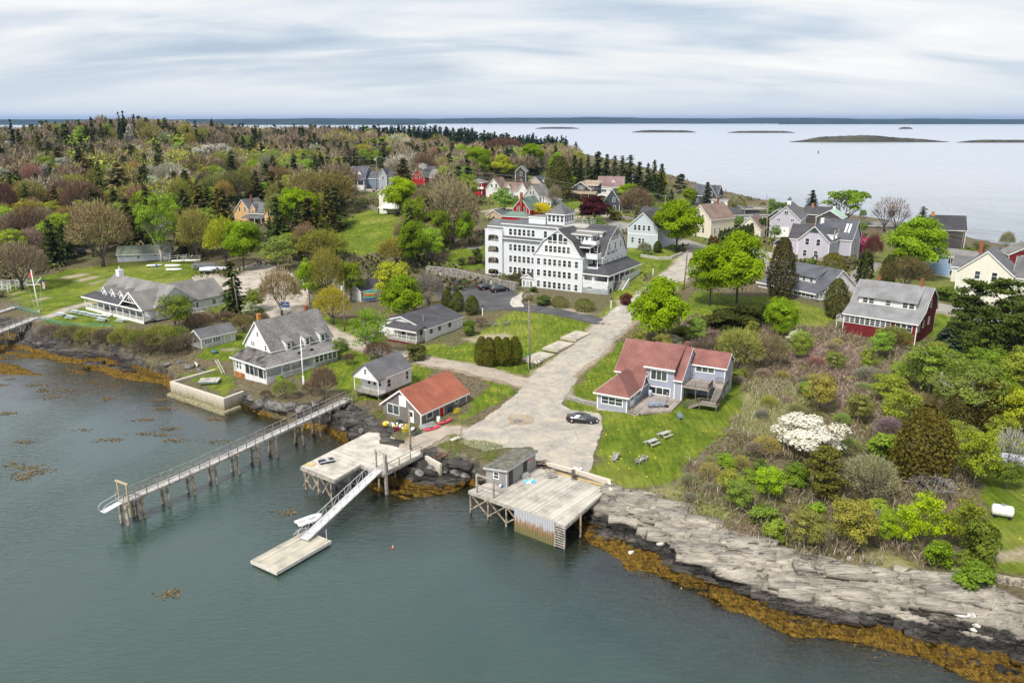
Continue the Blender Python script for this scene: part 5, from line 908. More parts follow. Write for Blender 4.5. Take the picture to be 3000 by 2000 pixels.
L(nt,ramp(nt,g,[(.0,(.10,.085,.04)),(.22,(.22,.20,.12)),(.5,(.40,.36,.29)),(.8,(.58,.52,.44))]),b.inputs['Base Color']); b.inputs['Roughness'].default_value=.9
wallpath('bulkhead','stained concrete bulkhead between the square wharf and the parking yard','x' and [(1588,1356),(1700,1386),(1783,1411),(1789,1440)],-.2,3.65,.4,STAINC)
wallpath('sea_wall','L shaped pale concrete sea wall in front of the porch house','x' and [(627,1082),(503,1117),(656,1166),(709,1146)],-.5,2.5,.5,STAINC,pxz=2.5)
wallpath('footing_ledge','stepped stone footing along the foot of the concrete sea wall','x' and [(500,1120),(655,1171),(690,1158)],-.6,.45,1.3,flat('barnacled_stone',(.30,.27,.16),var=.5),'footing',pxz=2.5)
wallpath('concrete_slab','tilted tan concrete slab wall at the head of the left wharf',[(1250,1335),(1289,1357)],.9,2.9,.35,STAINC,pxz=2.9)
wallpath('retaining_wall','long dry stone retaining wall behind the inn car park',[(1256,800),(1330,808),(1400,825),(1470,842),(1512,850)],None,2.0,1.2,STONE,pxz=None)
wallpath('garden_wall','low curved stone garden wall in the lawn right of the inn',[(1880,752),(1930,760),(1965,759),(1996,746)],None,.7,.6,flat('pale_stone',(.42,.40,.36),var=.3,scale=4),pxz=None)
wallpath('rubble_wall','low rubble stone edging left of the hipped wing',[(1668,1166),(1710,1180),(1754,1188)],None,.45,1.0,flat('rubble',(.34,.31,.27),var=.5,scale=5),pxz=None)
RUB=flat('mortared_rubble',(.33,.29,.23),.9,var=.55,scale=2.6)
wallpath('shore_stone_wall','mortared rubble stone wall holding the lawn at the far right shore',[(2800,1668),(2870,1676),(2950,1690),(3060,1712),(3200,1750)],2.0,4.1,.7,RUB,pxz=4.1)
wallpath('terrace_wall','grey stone terrace wall below the pale yellow house',[(1062,606),(1090,612),(1112,618)],None,1.0,.5,STONE,pxz=None)
# shed on the wharf
sh=thing('wharf_shed','grey shingled lean-to shed with mossy roof standing on the square wharf','shed',(*G(1485,1428,wz),wz),0)
B=G(1568,1372,wz); sh.rotation_euler[2]=math.atan2(B[1]-sh.location[1],B[0]-sh.location[0]); Ls=math.hypot(B[0]-sh.location[0],B[1]-sh.location[1])
MOSS=flat('mossy_felt',(.15,.145,.12),.95,var=.35,scale=1.5); CEDAR=shingle('silver_shingle',(.30,.29,.28),.14,.5,(5,5,8))
vol(sh,0,Ls,0,3.2,.0,2.4,2.0,'x','shed',CEDAR,MOSS,.25,.3,trim=flat('silver_trim',(.45,.45,.46)))
for x in (.9,4.3): M().box(x-.45,x+.45,-.05,0,.05,2.1).build('door',flat('black_boards',(.04,.037,.036)),sh)
win(sh,'l',0,1.6,.9,.7,.8,1,2)
def item(name,label,cat,px,py,z=None,rz=0,group=None):
    if z is None: p=at(px,py)
    else: p=(*G(px,py,z),z)
    return thing(name,label,cat,p,rz,group)
# left wharf
lz=3.2
lw=root_px('wharf','long weathered plank wharf on piles in front of the boathouse','wharf',(880.6,1365.6),(980,1405),lz)
c=[lp(lw,*p,lz) for p in ((880.6,1365.6),(980,1405),(1056,1360),(1124,1386),(1238,1327),(1195,1290),(1118,1246))]
deckpoly(lw,c,lz,.14,DECKW); 
for i in (0,1,2,3): a,b=c[i],c[i+1]; M().bar((a[0],a[1],lz-.32),(b[0],b[1],lz-.32),.18,.36).build('edge_beam',TIMBER,lw)
xs=[p[0] for p in c]; ys=[p[1] for p in c]; x=min(xs)+.2
while x<max(xs):
    y=min(ys)+.2
    while y<max(ys):
        gx,gy=loc2w(lw,x,y)
        if inside(c,x,y,.1) and hz(gx,gy)<2.2: pile(lw,x,y,lz-.2)
        y+=3.0
    x+=2.6
for k in range(3):
    x0=.2+k*1.9; M().bar((x0,.05,2.7),(x0+1.7,.05,.5),.1,.18).build('brace',PILE,lw); M().bar((x0+1.7,.15,2.7),(x0,.15,.4),.1,.18).build('brace',PILE,lw)
a=lp(lw,1136,1379,lz); b_=lp(lw,1234,1328,lz); rail(lw,[(a[0],a[1],lz),(b_[0],b_[1],lz)],1.1,PILE,post=2.4)
a=lp(lw,1103,1368,lz); b_=lp(lw,1130,1383,lz)
M().box(a[0]-.09,a[0]+.09,a[1]-.09,a[1]+.09,lz,lz+2.4).box(b_[0]-.17,b_[0]+.17,b_[1]-.17,b_[1]+.17,-1.2,lz+2.5).bar((a[0]-.2,a[1],lz+2.5),(b_[0]+.2,b_[1],lz+2.5),.2,.2).build('gangway_frame',TIMBER,lw)
M().bar((c[0][0],c[0][1]+1,lz+.06),(c[0][0]+1.2,c[0][1]+1.4,lz+.06),.8,.08).build('corner_board',flat('yellow_timber',(.55,.42,.18)),lw)
# wooden utility post on that wharf
t=item('wooden_post','tall bare wooden post standing on the wharf in front of the boathouse','post',1203,1318,lz); M().tube([(0,0,-.1),(0,0,3.2),(-.05,0,6.3)],[.15,.14,.12],8).build('post_shaft',PILE,t,True); t['label']='tall bare wooden post standing on the wharf in front of the boathouse'
# gangway
A=G(1108,1376,3.35); B=G(890,1578,.75)
gw=thing('gangway','long white aluminium gangway sloping from the left wharf to the float','gangway',(B[0],B[1],0),math.atan2(A[1]-B[1],A[0]-B[0])); Lg=math.hypot(A[0]-B[0],A[1]-B[1])
f=lambda t:.75+2.65*t/Lg
ALU=flat('pale_aluminium',(.56,.56,.56),.45,.1,.06); m=M(); m.poly([(0,-.65,f(0)),(Lg,-.65,f(Lg)),(Lg,.65,f(Lg)),(0,.65,f(0))]).poly([(0,.65,f(0)-.1),(Lg,.65,f(Lg)-.1),(Lg,-.65,f(Lg)-.1),(0,-.65,f(0)-.1)])
for y in (-.65,.65): m.poly([(0,y,f(0)-.14),(Lg,y,f(Lg)-.14),(Lg,y,f(Lg)+.03),(0,y,f(0)+.03)])
m.build('walkway',ALU,gw)
for y in (-.68,.68):
    m=M(); n=12; m.bar((-.9,y,f(-.9)+1.0),(Lg,y,f(Lg)+1.0),.055)
    for k in range(n+1): x=Lg*k/n; m.bar((x,y,f(x)),(x,y,f(x)+1.0),.04)
    for k in range(n): x=Lg*k/n; x2=Lg*(k+1)/n; m.bar((x,y,f(x)+(0 if k%2 else 1.0)),(x2,y,f(x2)+(1.0 if k%2 else 0)),.035)
    m.build('handrail',ALU,gw)
# float
fl=root_px('float','long pale timber float moored at the foot of the gangway','float',(736.8,1642.7),(810.5,1676),.5); c=[lp(fl,*p,.5) for p in ((736.8,1642.7),(810.5,1676),(952.7,1579),(880,1552))]
wF=c[1][0]; lF=c[2][1]; PALED=planks('pale_float',(.48,.44,.355),0,.2,.6,.25)
M().box(0,wF,0,lF,.25,.5).build('deck',PALED,fl); M().box(-.08,wF+.08,-.08,0,.2,.58).box(-.08,wF+.08,lF,lF+.08,.2,.58).box(-.08,0,0,lF,.2,.58).box(wF,wF+.08,0,lF,.2,.58).build('rim',flat('bleached_timber',(.54,.51,.46)),fl)
for k in range(4): M().box(.3,wF-.3,.6+k*lF/4,1.8+k*lF/4,-.2,.24).build('float_block',flat('float_tan',(.30,.18,.08)),fl)
m=M(); m.tube([(.15,lF-.1,.5),(.15,lF-.1,1.1),(.15,lF-1.0,1.3),(.15,lF-1.6,.5)],.04,6); m.build('hoop_rail',ALU,fl); M().tube([(wF-.4,lF-.2,.5),(wF-.4,lF-.2,2.0)],.05,6).build('ring_post',ALU,fl)
# inflatable dinghy
t=item('inflatable_boat','white inflatable dinghy floating beside the foot of the gangway','boat',905,1528,.1,R(38)); INF=flat('inflatable_white',(.72,.73,.74),.4,var=.04)
pts=[(-1.6,.55,.25),(0.6,.6,.28),(1.3,.35,.36),(1.6,0,.42),(1.3,-.35,.36),(.6,-.6,.28),(-1.6,-.55,.25)]; M().tube(pts,[.18,.24,.24,.24,.24,.24,.18],10).build('tube_hull',INF,t,True); M().box(-1.4,1.2,-.45,.45,.08,.16).build('floor_board',flat('dinghy_floor',(.45,.45,.44)),t); M().box(-.4,-.1,-.55,.55,.28,.36).build('bench',INF,t); M().box(-1.45,-1.35,-.5,.5,.1,.5).build('transom',INF,t)
# the long pier
A=G(1024,1166,3.9); B=G(352,1468,3.1); lpz=lambda s:3.9-.85*min(1,s*1.4)
lpier=thing('long_pier','long narrow grey pier on splayed piles running out from the stilt cottage','pier',(A[0],A[1],0),math.atan2(B[1]-A[1],B[0]-A[0])); LL=math.hypot(B[0]-A[0],B[1]-A[1]); hw=.75
GREYP=planks('silver_planks',(.46,.44,.42),0,.2,.4,.25); m=M(); n=24
for k in range(n): x0,x1=LL*k/n,LL*(k+1)/n; z0,z1=lpz(k/n),lpz((k+1)/n); m.poly([(x0,-hw,z0),(x1,-hw,z1),(x1,hw,z1),(x0,hw,z0)])
m.build('walkway',GREYP,lpier)
for y in (-hw,hw): M().bar((0,y,lpz(0)-.16),(LL*.71,y,lpz(.71)-.16),.1,.28).bar((LL*.71,y,lpz(1)-.16),(LL,y,lpz(1)-.16),.1,.28).build('beam',TIMBER,lpier)
for y in (-hw,hw):
    m=M(); n=26
    for k in range(n+1): x=LL*k/n; z=lpz(k/n); m.bar((x,y,z-.2),(x,y,z+1.05),.09)
    for hh in (1.05,.55): m.bar((0,y,lpz(0)+hh),(LL*.71,y,lpz(.71)+hh),.07).bar((LL*.71,y,lpz(1)+hh),(LL,y,lpz(1)+hh),.07)
    m.build('railing',TIMBER,lpier)
for px,py in ((345,1466),(385,1448),(400,1444),(475,1412),(548,1380),(612,1351),(674,1322),(731,1297),(784,1274),(858,1240),(909,1218),(962,1195),(1003,1177)):
    q=lp(lpier,px,py,3.1); x=min(LL-.2,max(.3,q[0])); z=lpz(x/LL)-.3
    M().bar((x,-hw-.3,z),(x,hw+.3,z),.16,.18).build('crossbeam',PILE,lpier)
    for y,ln in ((-.6,-.35),(.6,.35)):
        gx,gy=loc2w(lpier,x,y+ln); zb=min(-.8,hz(gx,gy)-.2) if hz(gx,gy)<0 else hz(gx,gy)-.3
        M().tube([(x+.1,y+ln*1.2,zb),(x,y+ln*.4,(zb+z)/2),(x,y,z)],[.21,.19,.17],7).build('pile',PILE,lpier,True)
        M().tube([(x-.25,y+ln*.7,zb),(x,y,z)],[.16,.15],6).build('pile',PILE,lpier,True)
    if True: M().bar((x,-1.0,max(.4,z-1.9)),(x,.8,z-.1),.09,.14).build('brace',PILE,lpier)
m=M().box(LL-.6,LL-.42,-1.0,-.82,1,lpz(1)+2.3).box(LL-.6,LL-.42,.82,1.0,1,lpz(1)+2.3).bar((LL-.5,-1.2,lpz(1)+2.35),(LL-.5,1.2,lpz(1)+2.35),.2,.2); m.build('end_frame',flat('yellowed_timber',(.42,.36,.22)),lpier)
m=M(); m.poly([(LL,-.5,lpz(1)-.05),(LL+2.4,-.5,lpz(1)-.35),(LL+2.4,.5,lpz(1)-.35),(LL,.5,lpz(1)-.05)]); tp=m.build('end_ramp',ALU,lpier)
for y in (-.5,.5): M().tube([(LL,y,lpz(1)+.9),(LL+2.0,y,lpz(1)+.6),(LL+2.5,y,lpz(1)+.3),(LL+2.4,y,lpz(1)-.3)],.035,6).build('ramp_rail',ALU,lpier)
stairs(lpier,.6,0,PI/2,1.4,5,3.2,4.3,.35,TIMBER,'steps')
# left edge piers
def smallpier(name,label,a,b,z,w,n=3):
    A=G(*a,z); B=G(*b,z); o=thing(name,label,'pier',(A[0],A[1],0),math.atan2(B[1]-A[1],B[0]-A[0])); l=math.hypot(B[0]-A[0],B[1]-A[1])
    M().box(0,l,-w/2,w/2,z-.1,z).build('walkway',GREYP,o)
    for y in (-w/2,w/2): M().bar((0,y,z-.25),(l,y,z-.25),.1,.3).build('beam',TIMBER,o); rail(o,[(0,y,z),(l,y,z)],1.0,TIMBER,post=2.2)
    for k in range(1,n+1):
        x=l*k/(n+.6)
        for y,s_ in ((-.8,-.7),(.8,.7)): gx,gy=loc2w(o,x,y); M().tube([(x,y+s_,min(0,hz(gx,gy))-.6),(x,y,z-.2)],[.16,.13],7).build('pile',PILE,o,True)
        M().bar((x,-1.2,1.0),(x,.9,z-.3),.1,.14).build('brace',PILE,o)
    return o
smallpier('short_pier','grey plank pier with rails leaving the picture at the left edge','x' and (106,929),(-110,1010),4.0,2.0,5); smallpier('short_pier','second grey boardwalk behind the left edge pier, near the white flag mast','x' and (44,898),(-120,950),4.1,1.8,4)
# ================================================================ cars
def wheel(o,x,y,r=.33):
    t=M(); base=0; m=M().tube([(x,y-.11,r),(x,y+.11,r)],r,18); w_=m.build('wheel',flat('tyre',(.02,.02,.02),.8),o,True); M().tube([(x,y-.12,r),(x,y+.12,r)],r*.6,14).build('rim',flat('alloy',(.30,.30,.31),.35,.7),w_,True)
def car(name,label,px,py,ang,kind='sedan',col=(.012,.012,.016),Lc=4.85,group='parked cars',rimc=None,z=None):
    o=item(name,label,'car',px,py,z,R(ang),group); W=.92; pm,nt,b=newmat('car_paint_'+name); b.inputs['Base Color'].default_value=(*col,1); b.inputs['Roughness'].default_value=.22; b.inputs['Coat Weight'].default_value=.6; b.inputs['Coat Roughness'].default_value=.05
    h=.0 if kind=='sedan' else .18
    S=[(-Lc/2,.42,.78+h,.72),(-Lc/2+.12,.26,.98+h,.84),(-Lc/2+.8,.22,1.02+h,.91),(-.9,.2,.97+h,.93),(.3,.2,.95+h,.93),(1.1,.2,.93+h,.92),(Lc/2-.75,.22,.84+h,.90),(Lc/2-.15,.26,.68+h,.80),(Lc/2,.38,.58+h,.66)]
    m=M(); nn=10
    for x,zb,zt,hw in S:
        for y,z in ((-hw*.86,zb),(-hw,zb+.12),(-hw,zb+(zt-zb)*.62),(-hw*.93,zt-.06),(-hw*.78,zt),(hw*.78,zt),(hw*.93,zt-.06),(hw,zb+(zt-zb)*.62),(hw,zb+.12),(hw*.86,zb)): m.v.append((x,y,z))
    for i in range(len(S)-1):
        for k in range(nn): a=i*nn+k; b2=i*nn+(k+1)%nn; m.f.append((a,b2,b2+nn,a+nn))
    m.f.append(tuple(range(nn))); m.f.append(tuple(range((len(S)-1)*nn,len(S)*nn))[::-1]); m.build('body',pm,o,True)
    if kind=='sedan': Cs=[(-1.75,1.0,.72),(-1.05,1.37,.62),(-.2,1.45,.62),(.35,1.40,.62),(1.25,.95,.74)]
    elif kind=='suv': Cs=[(-2.2,1.15,.80),(-1.95,1.62,.66),(-.6,1.76,.68),(.35,1.70,.68),(1.15,1.14,.78)]
    else: Cs=[(-2.35,1.15,.82),(-2.2,1.66,.70),(-.6,1.78,.72),(.7,1.70,.70),(1.6,1.12,.80)]
    m=M()
    for x,zt,hw in Cs:
        for y,z in ((-.84,.93+h),(-hw-.03,zt-.12),(-hw+.08,zt),(hw-.08,zt),(hw+.03,zt-.12),(.84,.93+h)): m.v.append((x,y,z))
    for i in range(len(Cs)-1):
        for k in range(5): a=i*6+k; m.f.append((a,a+1,a+7,a+6))
    m.f.append(tuple(range(6))); m.f.append(tuple(range((len(Cs)-1)*6,len(Cs)*6))[::-1]); m.build('windows',GLASS,o,True)
    m=M(); x0=Cs[1][0]; x1=Cs[3][0]
    for x,zt,hw in Cs[1:4]:
        for y,z in ((-hw+.0,zt-.07),(-hw+.1,zt+.015),(hw-.1,zt+.015),(hw,zt-.07)): m.v.append((x,y,z))
    for i in range(2):
        for k in range(3): a=i*4+k; m.f.append((a,a+1,a+5,a+4))
    m.build('roof',pm,o,True)
    for y in (-1,1):
        for xs_ in ([(Cs[1][0],-.0)]): M().bar((Cs[2][0]+.0,y*(.66),Cs[2][1]-.1),(Cs[2][0]+.05,y*.87,.95+h),.07,.04).build('pillar',pm,o)
    for x in (-Lc/2+.95,Lc/2-.95):
        for y in (-.84,.84): wheel(o,x,y)
    for y in (-.62,.62):
        M().box(-Lc/2-.03,-Lc/2+.1,y-.22,y+.22,.74+h,.90+h).build('tail_light',flat('tail_red',(.45,.01,.01),.3),o); M().box(Lc/2-.16,Lc/2-.02,y-.2,y+.2,.56+h,.68+h).build('headlight',flat('headlamp',(.6,.6,.62),.2),o); M().box(.85,1.0,y*1.55-.06,y*1.55+.06,.92+h,1.04+h).build('mirror',pm,o)
    return o
car('black_sedan','glossy black sedan parked on the broken concrete beside the lavender house lawn',1706,1236,-14)
car('black_sedan','black sedan parked alone at the left of the inn car park',1343,836,28)
car('black_suv','black sport utility car with red tail lights, left of the minivan by the inn',1426,848,30,'suv',Lc=4.7)
car('black_minivan','black minivan parked nearest the inn entrance steps',1464,854,28,'van',Lc=5.1)
car('silver_car','silver grey estate car parked by the pole at the lilac barn',2288,718,4,'suv',(.45,.46,.48),4.7)
car('dark_car','dark car tucked among the trees behind the club lawn',236,742,-35,'suv',(.03,.035,.04),4.6)
car('white_pickup','white car half hidden behind the kayak shed by the yellow green tree',1125,846,20,'suv',(.7,.7,.72),5.2)
# ================================================================ furniture and small things
def copytree(o,loc,rz,label=None,group=None,scale=None):
    c=o.copy(); COL.objects.link(c); c.location=loc; c.rotation_euler=(0,0,rz)
    if label: c['label']=label
    if group: c['group']=group
    if scale: c.scale=(scale,)*3 if np.isscalar(scale) else scale
    for ch in [x for x in KIDS(o)]:
        d_=ch.copy(); COL.objects.link(d_); d_.parent=c
        for g_ in KIDS(ch): e=g_.copy(); COL.objects.link(e); e.parent=d_
    return c
_kc={}
def KIDS(o):
    if o.name not in _kc: _kc[o.name]=list(o.children)
    return _kc[o.name]
def adirondack(label,px,py,ang,mat,group,z=None):
    o=item('adirondack_chair',label,'chair',px,py,z,R(ang),group)
    m=M()
    for k in range(5): m.box(-.27,.27,-.3+k*.12,-.2+k*.12,.36-k*.025,.39-k*.025)
    m.build('seat',mat,o); m=M()
    for k in range(5): x=-.24+k*.12; m.bar((x,.22,.24),(x*1.15,.52,1.05-abs(k-2)*.07),.1,.03)
    m.build('backrest',mat,o)
    for s in (-1,1): M().box(s*.33-.07,s*.33+.07,-.38,.38,.56,.59).build('armrest',mat,o); M().box(s*.3-.03,s*.3+.03,-.36,-.28,0,.56).build('leg',mat,o); M().bar((s*.29,-.3,.36),(s*.29,.55,.05),.04,.1).build('leg',mat,o)
    return o
GRC=flat('grey_blue_plastic',(.20,.25,.32),.5,var=.1); SILW=flat('silver_wood',(.42,.41,.39),.8,var=.2); 
for i,(x,y,wd) in enumerate(((1905,1193,'leftmost'),(1921,1193,'middle'),(1939,1192,'rightmost'))): adirondack('grey blue garden chair, %s of the three on the low deck'%wd,x,y,-20,GRC,'three chairs on the low deck',4.55)
adirondack('single grey blue garden chair standing on the grass below the outside stairs',1993,1228,15,GRC,'lawn chairs')
adirondack('weathered wooden garden chair, upper of the left pair on the wharf side lawn',1803,1340,-100,SILW,'wooden garden chairs'); adirondack('weathered wooden garden chair, lower of the left pair on the wharf side lawn',1798,1350,-80,SILW,'wooden garden chairs')
adirondack('weathered wooden garden chair, nearer of the right pair joined by a table',1870,1357,150,SILW,'wooden garden chairs'); adirondack('weathered wooden garden chair, farther of the right pair joined by a table',1888,1348,165,SILW,'wooden garden chairs')
t=item('side_table','small slatted table between the two right garden chairs','table',1880,1352,None,R(155)); M().box(-.25,.25,-.25,.25,.42,.46).build('table_top',SILW,t); [M().box(a-.03,a+.03,b-.03,b+.03,0,.42).build('leg',SILW,t) for a in (-.2,.2) for b in (-.2,.2)]
adirondack('grey garden chair, left one of the group on the lawn above the cedars',1452,955,60,flat('grey_plastic',(.20,.21,.23)),'chairs on the inn lawn'); adirondack('grey garden chair, right one of the group on the lawn above the cedars',1482,952,-60,flat('grey_plastic',(.2,.2,.2)),'chairs on the inn lawn')
def picnic(label,px,py,ang,mat,group,z=None,L_=1.9):
    o=item('picnic_table',label,'table',px,py,z,R(ang),group); m=M()
    for k in range(5): m.box(-L_/2,L_/2,-.38+k*.155,-.24+k*.155,.71,.75)
    m.build('table_top',mat,o)
    for y in (-.72,.72): M().box(-L_/2,L_/2,y-.13,y+.13,.42,.46).build('bench',mat,o)
    for x in (-L_/2+.3,L_/2-.3):
        for s in (-1,1): M().bar((x,s*.25,.7),(x,s*.6,0),.05,.1).build('leg',mat,o)
        M().bar((x+.05,-.8,.38),(x+.05,.8,.38),.05,.1).build('crossbar',mat,o)
    return o
picnic('weathered picnic table on the lawn, nearer of the two below the lavender house',1910,1303,38,SILW,'picnic tables on the lawn'); picnic('weathered picnic table on the lawn, farther of the two below the lavender house',1947,1280,38,SILW,'picnic tables on the lawn')
PTB=flat('pale_blue_table',(.55,.62,.68),.5,var=.06)
for i,(x,y,wd) in enumerate(((180,926,'leftmost'),(208,934,'second from left'),(222,918,'upper left'),(246,922,'upper middle'),(268,927,'middle, in front of the porch steps'),(290,931,'right of the porch steps row'),(300,941,'lower right beside the grill'),(356,944,'rightmost, beyond the porch steps'))): picnic('pale blue picnic table below the club porch, '+wd,x,y,-25,PTB,'picnic tables below the club porch',L_=2.4)
# grill
t=item('barbecue','black barbecue on the grass below the club porch','barbecue',314,950); M().ell((0,0,.95),(.35,.28,.2)).build('lid',BLACK,t,True); M().box(-.55,-.3,-.2,.2,.85,.88).box(.3,.55,-.2,.2,.85,.88).build('shelf',SILW,t); [M().box(a-.03,a+.03,-.03,.03,0,.8).build('leg',BLACK,t) for a in (-.3,.3)]
def covered(label,px,py,z):
    t=item('grill_cover',label,'grill cover',px,py,z,R(-20)); M().tube([(0,0,0),(0,0,.7),(0,0,1.05),(0,0,1.2)],[.33,.3,.34,.15],10).build('cover_cloth',flat('pale_blue_cover',(.42,.50,.62),.6,var=.15),t,True); return t
covered('pale blue covered grill on the low deck against the house',1904,1162,4.55); covered('pale blue covered grill on the upper deck',2009,1085-0,6.95)
t=item('patio_table','round table with a pot on the upper deck','table',2030,1105,6.95); M().tube([(0,0,.7),(0,0,.75)],.6,16).build('table_top',flat('tan_top',(.45,.33,.22)),t); M().tube([(0,0,0),(0,0,.7)],.06,6).build('pedestal',BLACK,t)
for i,(x,y) in enumerate(((2013,1098),(2036,1094),(2046,1106))): o=item('patio_chair','dark patio chair at the round table, %s'%('left','back','right')[i]+' side','chair',x,y,6.95,R(i*90),'chairs round the deck table'); M().box(-.25,.25,-.25,.25,.4,.46).build('seat',BLACK,o); M().bar((0,.25,.4),(0,.33,.95),.5,.05).build('backrest',BLACK,o); [M().box(a-.02,a+.02,b-.02,b+.02,0,.4).build('leg',BLACK,o) for a in (-.22,.22) for b in (-.22,.22)]
t=item('deck_lamp','black post lamp standing in a planter at the corner of the low deck','lamp',1953,1193,4.5); M().tube([(0,0,0),(0,0,.35)],[.25,.32],10).build('planter',BLACK,t); M().tube([(0,0,.35),(0,0,2.1)],.04,6).build('post',BLACK,t); M().tube([(0,0,2.1),(0,0,2.4),(0,0,2.5)],[.12,.14,.03],6).build('lantern',flat('lantern_glass',(.3,.28,.2),.3),t)
def lamppost(label,px,py):
    t=item('lamp_post',label,'lamp post',px,py,None,0,'white lamp posts round the inn'); M().tube([(0,0,0),(0,0,1.9)],.12,8).build('post',TRIM,t); M().tube([(0,0,1.9),(0,0,1.95),(0,0,2.3),(0,0,2.42)],[.06,.12,.16,.02],6).build('lantern',BLACK,t); return t
for l,x,y in (('white lamp post at the top corner of the car park, left of the black sedan',1290,818),('white lamp post behind the black sport utility car',1439,842),('white lamp post at the bed beside the inn entrance',1532,878),('white lamp post on the lawn edge near the lot entrance',1414,925),('white lamp post at the foot of the inn stair by the road',1790,903),('white lamp post on the far side of the inn porch',1913,806)): lamppost(l,x,y)
t=item('propane_tank','white propane tank standing behind the outside stairs','tank',2092,1155,None,R(20)); M().ell((0,0,.85),(.55,1.1,.6),14,8).build('shell',TRIM,t,True); M().box(-.3,.3,-.8,-.6,0,.5).box(-.3,.3,.6,.8,0,.5).build('foot',CONC,t)
t=item('propane_tank','white ribbed water tank lying on the grass at the right edge','tank',2934,1512,None,R(-25)); t.name='water_tank'; m=M().tube([(-1.1,0,.75),(-.95,0,.75),(.95,0,.75),(1.1,0,.75)],[.4,.66,.66,.4],16).build('shell',TRIM,t,True); M().tube([(0,0,1.35),(0,0,1.5)],.22,10).build('cap',GRC,t); M().box(-.9,-.6,-.6,.6,0,.3).box(.6,.9,-.6,.6,0,.3).build('cradle',BLACK,t); M().tube([(-.35,0,.75),(-.28,0,.75)],.69,16).build('strap',METAL,t); M().tube([(.28,0,.75),(.35,0,.75)],.69,16).build('strap',METAL,t)
def boatshape(o,L_,W_,H_,mat,name='hull',top=True,flipz=False):
    n=12; m=M(); 
    for i in range(n+1):
        t=i/n; w=W_/2*min(1,(.75+.25*math.sin(PI*min(t,.5)))*(1-max(0,(t-.55)/.45)**2.2)+.02); k=H_*(.1+.35*max(0,t-.6)); sheer=H_*(1+.25*max(0,t-.5))
        pts=[(-w,sheer),(-w*.8,k+H_*.25),(-w*.25,k),(w*.25,k),(w*.8,k+H_*.25),(w,sheer)]
        for y,z in pts: m.v.append((-L_/2+L_*t,y,(H_*1.2-z) if flipz else z))
    for i in range(n):
        for j in range(5): a=i*6+j; m.f.append((a,a+1,a+7,a+6))
    m.f.append(tuple(range(6)))
    if top:
        for i in range(n): a=i*6; m.f.append((a,a+6,a+11,a+5))
    return m.build(name,mat,o,True)
def kayak(label,px,py,z,ang,mat,L_=3.2,group=None,flat_=True,loc=None):
    o=item('kayak',label,'kayak',px,py,z,R(ang),group)
    if loc: o.location=loc
    n=14; m=M()
    for i in range(n+1):
        t=i/n; w=.36*math.sin(PI*t)**.75+.01; hh=.16*math.sin(PI*t)**.5+.01; lift=.16*(2*t-1)**2
        for k in range(8): a=2*PI*k/8; m.v.append((-L_/2+L_*t,w*math.cos(a),lift+.18+hh*math.sin(a)))
    for i in range(n):
        for k in range(8): a=i*8+k; b2=i*8+(k+1)%8; m.f.append((a,b2,b2+8,a+8))
    m.build('hull',mat,o,True); M().ell((-.1,0,.3),(.45,.22,.08),10,4).build('cockpit',BLACK if flat_ else mat,o,True); M().box(-.55,-.42,-.18,.18,.3,.5).build('seat_back',flat('seat_grey',(.15,.15,.18)),o); return o
PINK=flat('coral_pink',(.72,.06,.10),.35,var=.06)
kayak('bright pink kayak, the left one lying along the boathouse wall',1266,1258,3.3,38,PINK,3.3,'pink kayaks'); kayak('bright pink kayak, the right one reaching up the grass',1304,1238,3.3,50,PINK,3.3,'pink kayaks')
# kayak rack
rk=item('kayak_rack','timber rack holding coloured kayaks in front of the white shed','rack',1085,884,None,R(20)); zr=rk.location[2]
for x in (-1.2,1.2): M().box(x-.06,x+.06,-.06,.06,0,3.0).build('upright',TIMBER,rk)
for z in (.5,1.0,1.5,2.0,2.5):
    for x in (-1.2,1.2): M().box(x-.05,x+.05,-.8,.06,z-.06,z).build('arm',TIMBER,rk)
for k,(z,cn,cc) in enumerate(((.5,'blue kayak on the lowest arm','b'),(1.0,'green kayak low on the rack','g'),(1.5,'orange kayak in the middle of the rack','o'),(2.0,'yellow kayak below the top of the rack','y'),(2.5,'turquoise and blue kayak on the top of the rack','t'))):
    x,y=loc2w(rk,.1*(k-2),-.4); col={'b':(.02,.09,.45),'g':(.10,.50,.22),'o':(.65,.17,.05),'y':(.62,.58,.12),'t':(.05,.42,.55)}[cc]
    kayak(cn,1085,884,None,20,flat('kayak_'+cc,col,.4,var=.05),3.6,'kayaks on the rack',loc=(x,y,zr+z-.0))
# boats on the club lawn
for l,x,y,a,tp in (('white dinghy tilted beside a blue barrel on the club lawn',453,781,12,0),('white dinghy upside down, upper of the stacked pair',508,786,8,1),('white dinghy upside down, lower of the stacked pair',511,792,8,1),('white boat on the left timber cradle',526,772,10,0),('white boat on the right timber cradle',566,772,10,0)):
    o=item('dinghy',l,'boat',x,y,None,R(a),'dinghies stored on the club lawn'); o.location[2]+={508:.55}.get(x,0)+({526:.5,566:.6}.get(x,0)); boatshape(o,4.4,1.6,.6,flat('boat_white',(.74,.74,.73),.4,var=.05),flipz=bool(tp)); M().box(-2.2,-2.1,-.5,.5,.2,.6).build('transom',TRIM,o)
    if x==453: b3=item('blue_barrel','blue barrel standing beside the tilted dinghy','barrel',459,784); M().tube([(0,0,0),(0,0,.9)],.3,12).build('drum',flat('barrel_blue',(.02,.16,.5),.4),b3)
def cradle(l,x,y,a):
    o=item('boat_rack',l,'rack',x,y,None,R(a),'timber boat racks'); 
    for s in (-2.4,0,2.4): M().bar((s,-.8,0),(s+.5,.3,2.3),.12).bar((s,.8,0),(s-.3,-.2,2.2),.12).build('frame',SILW,o)
    for z in (1.2,1.8): M().bar((-3.0,-.3,z),(3.0,.2,z+.15),.12).build('rail',SILW,o)
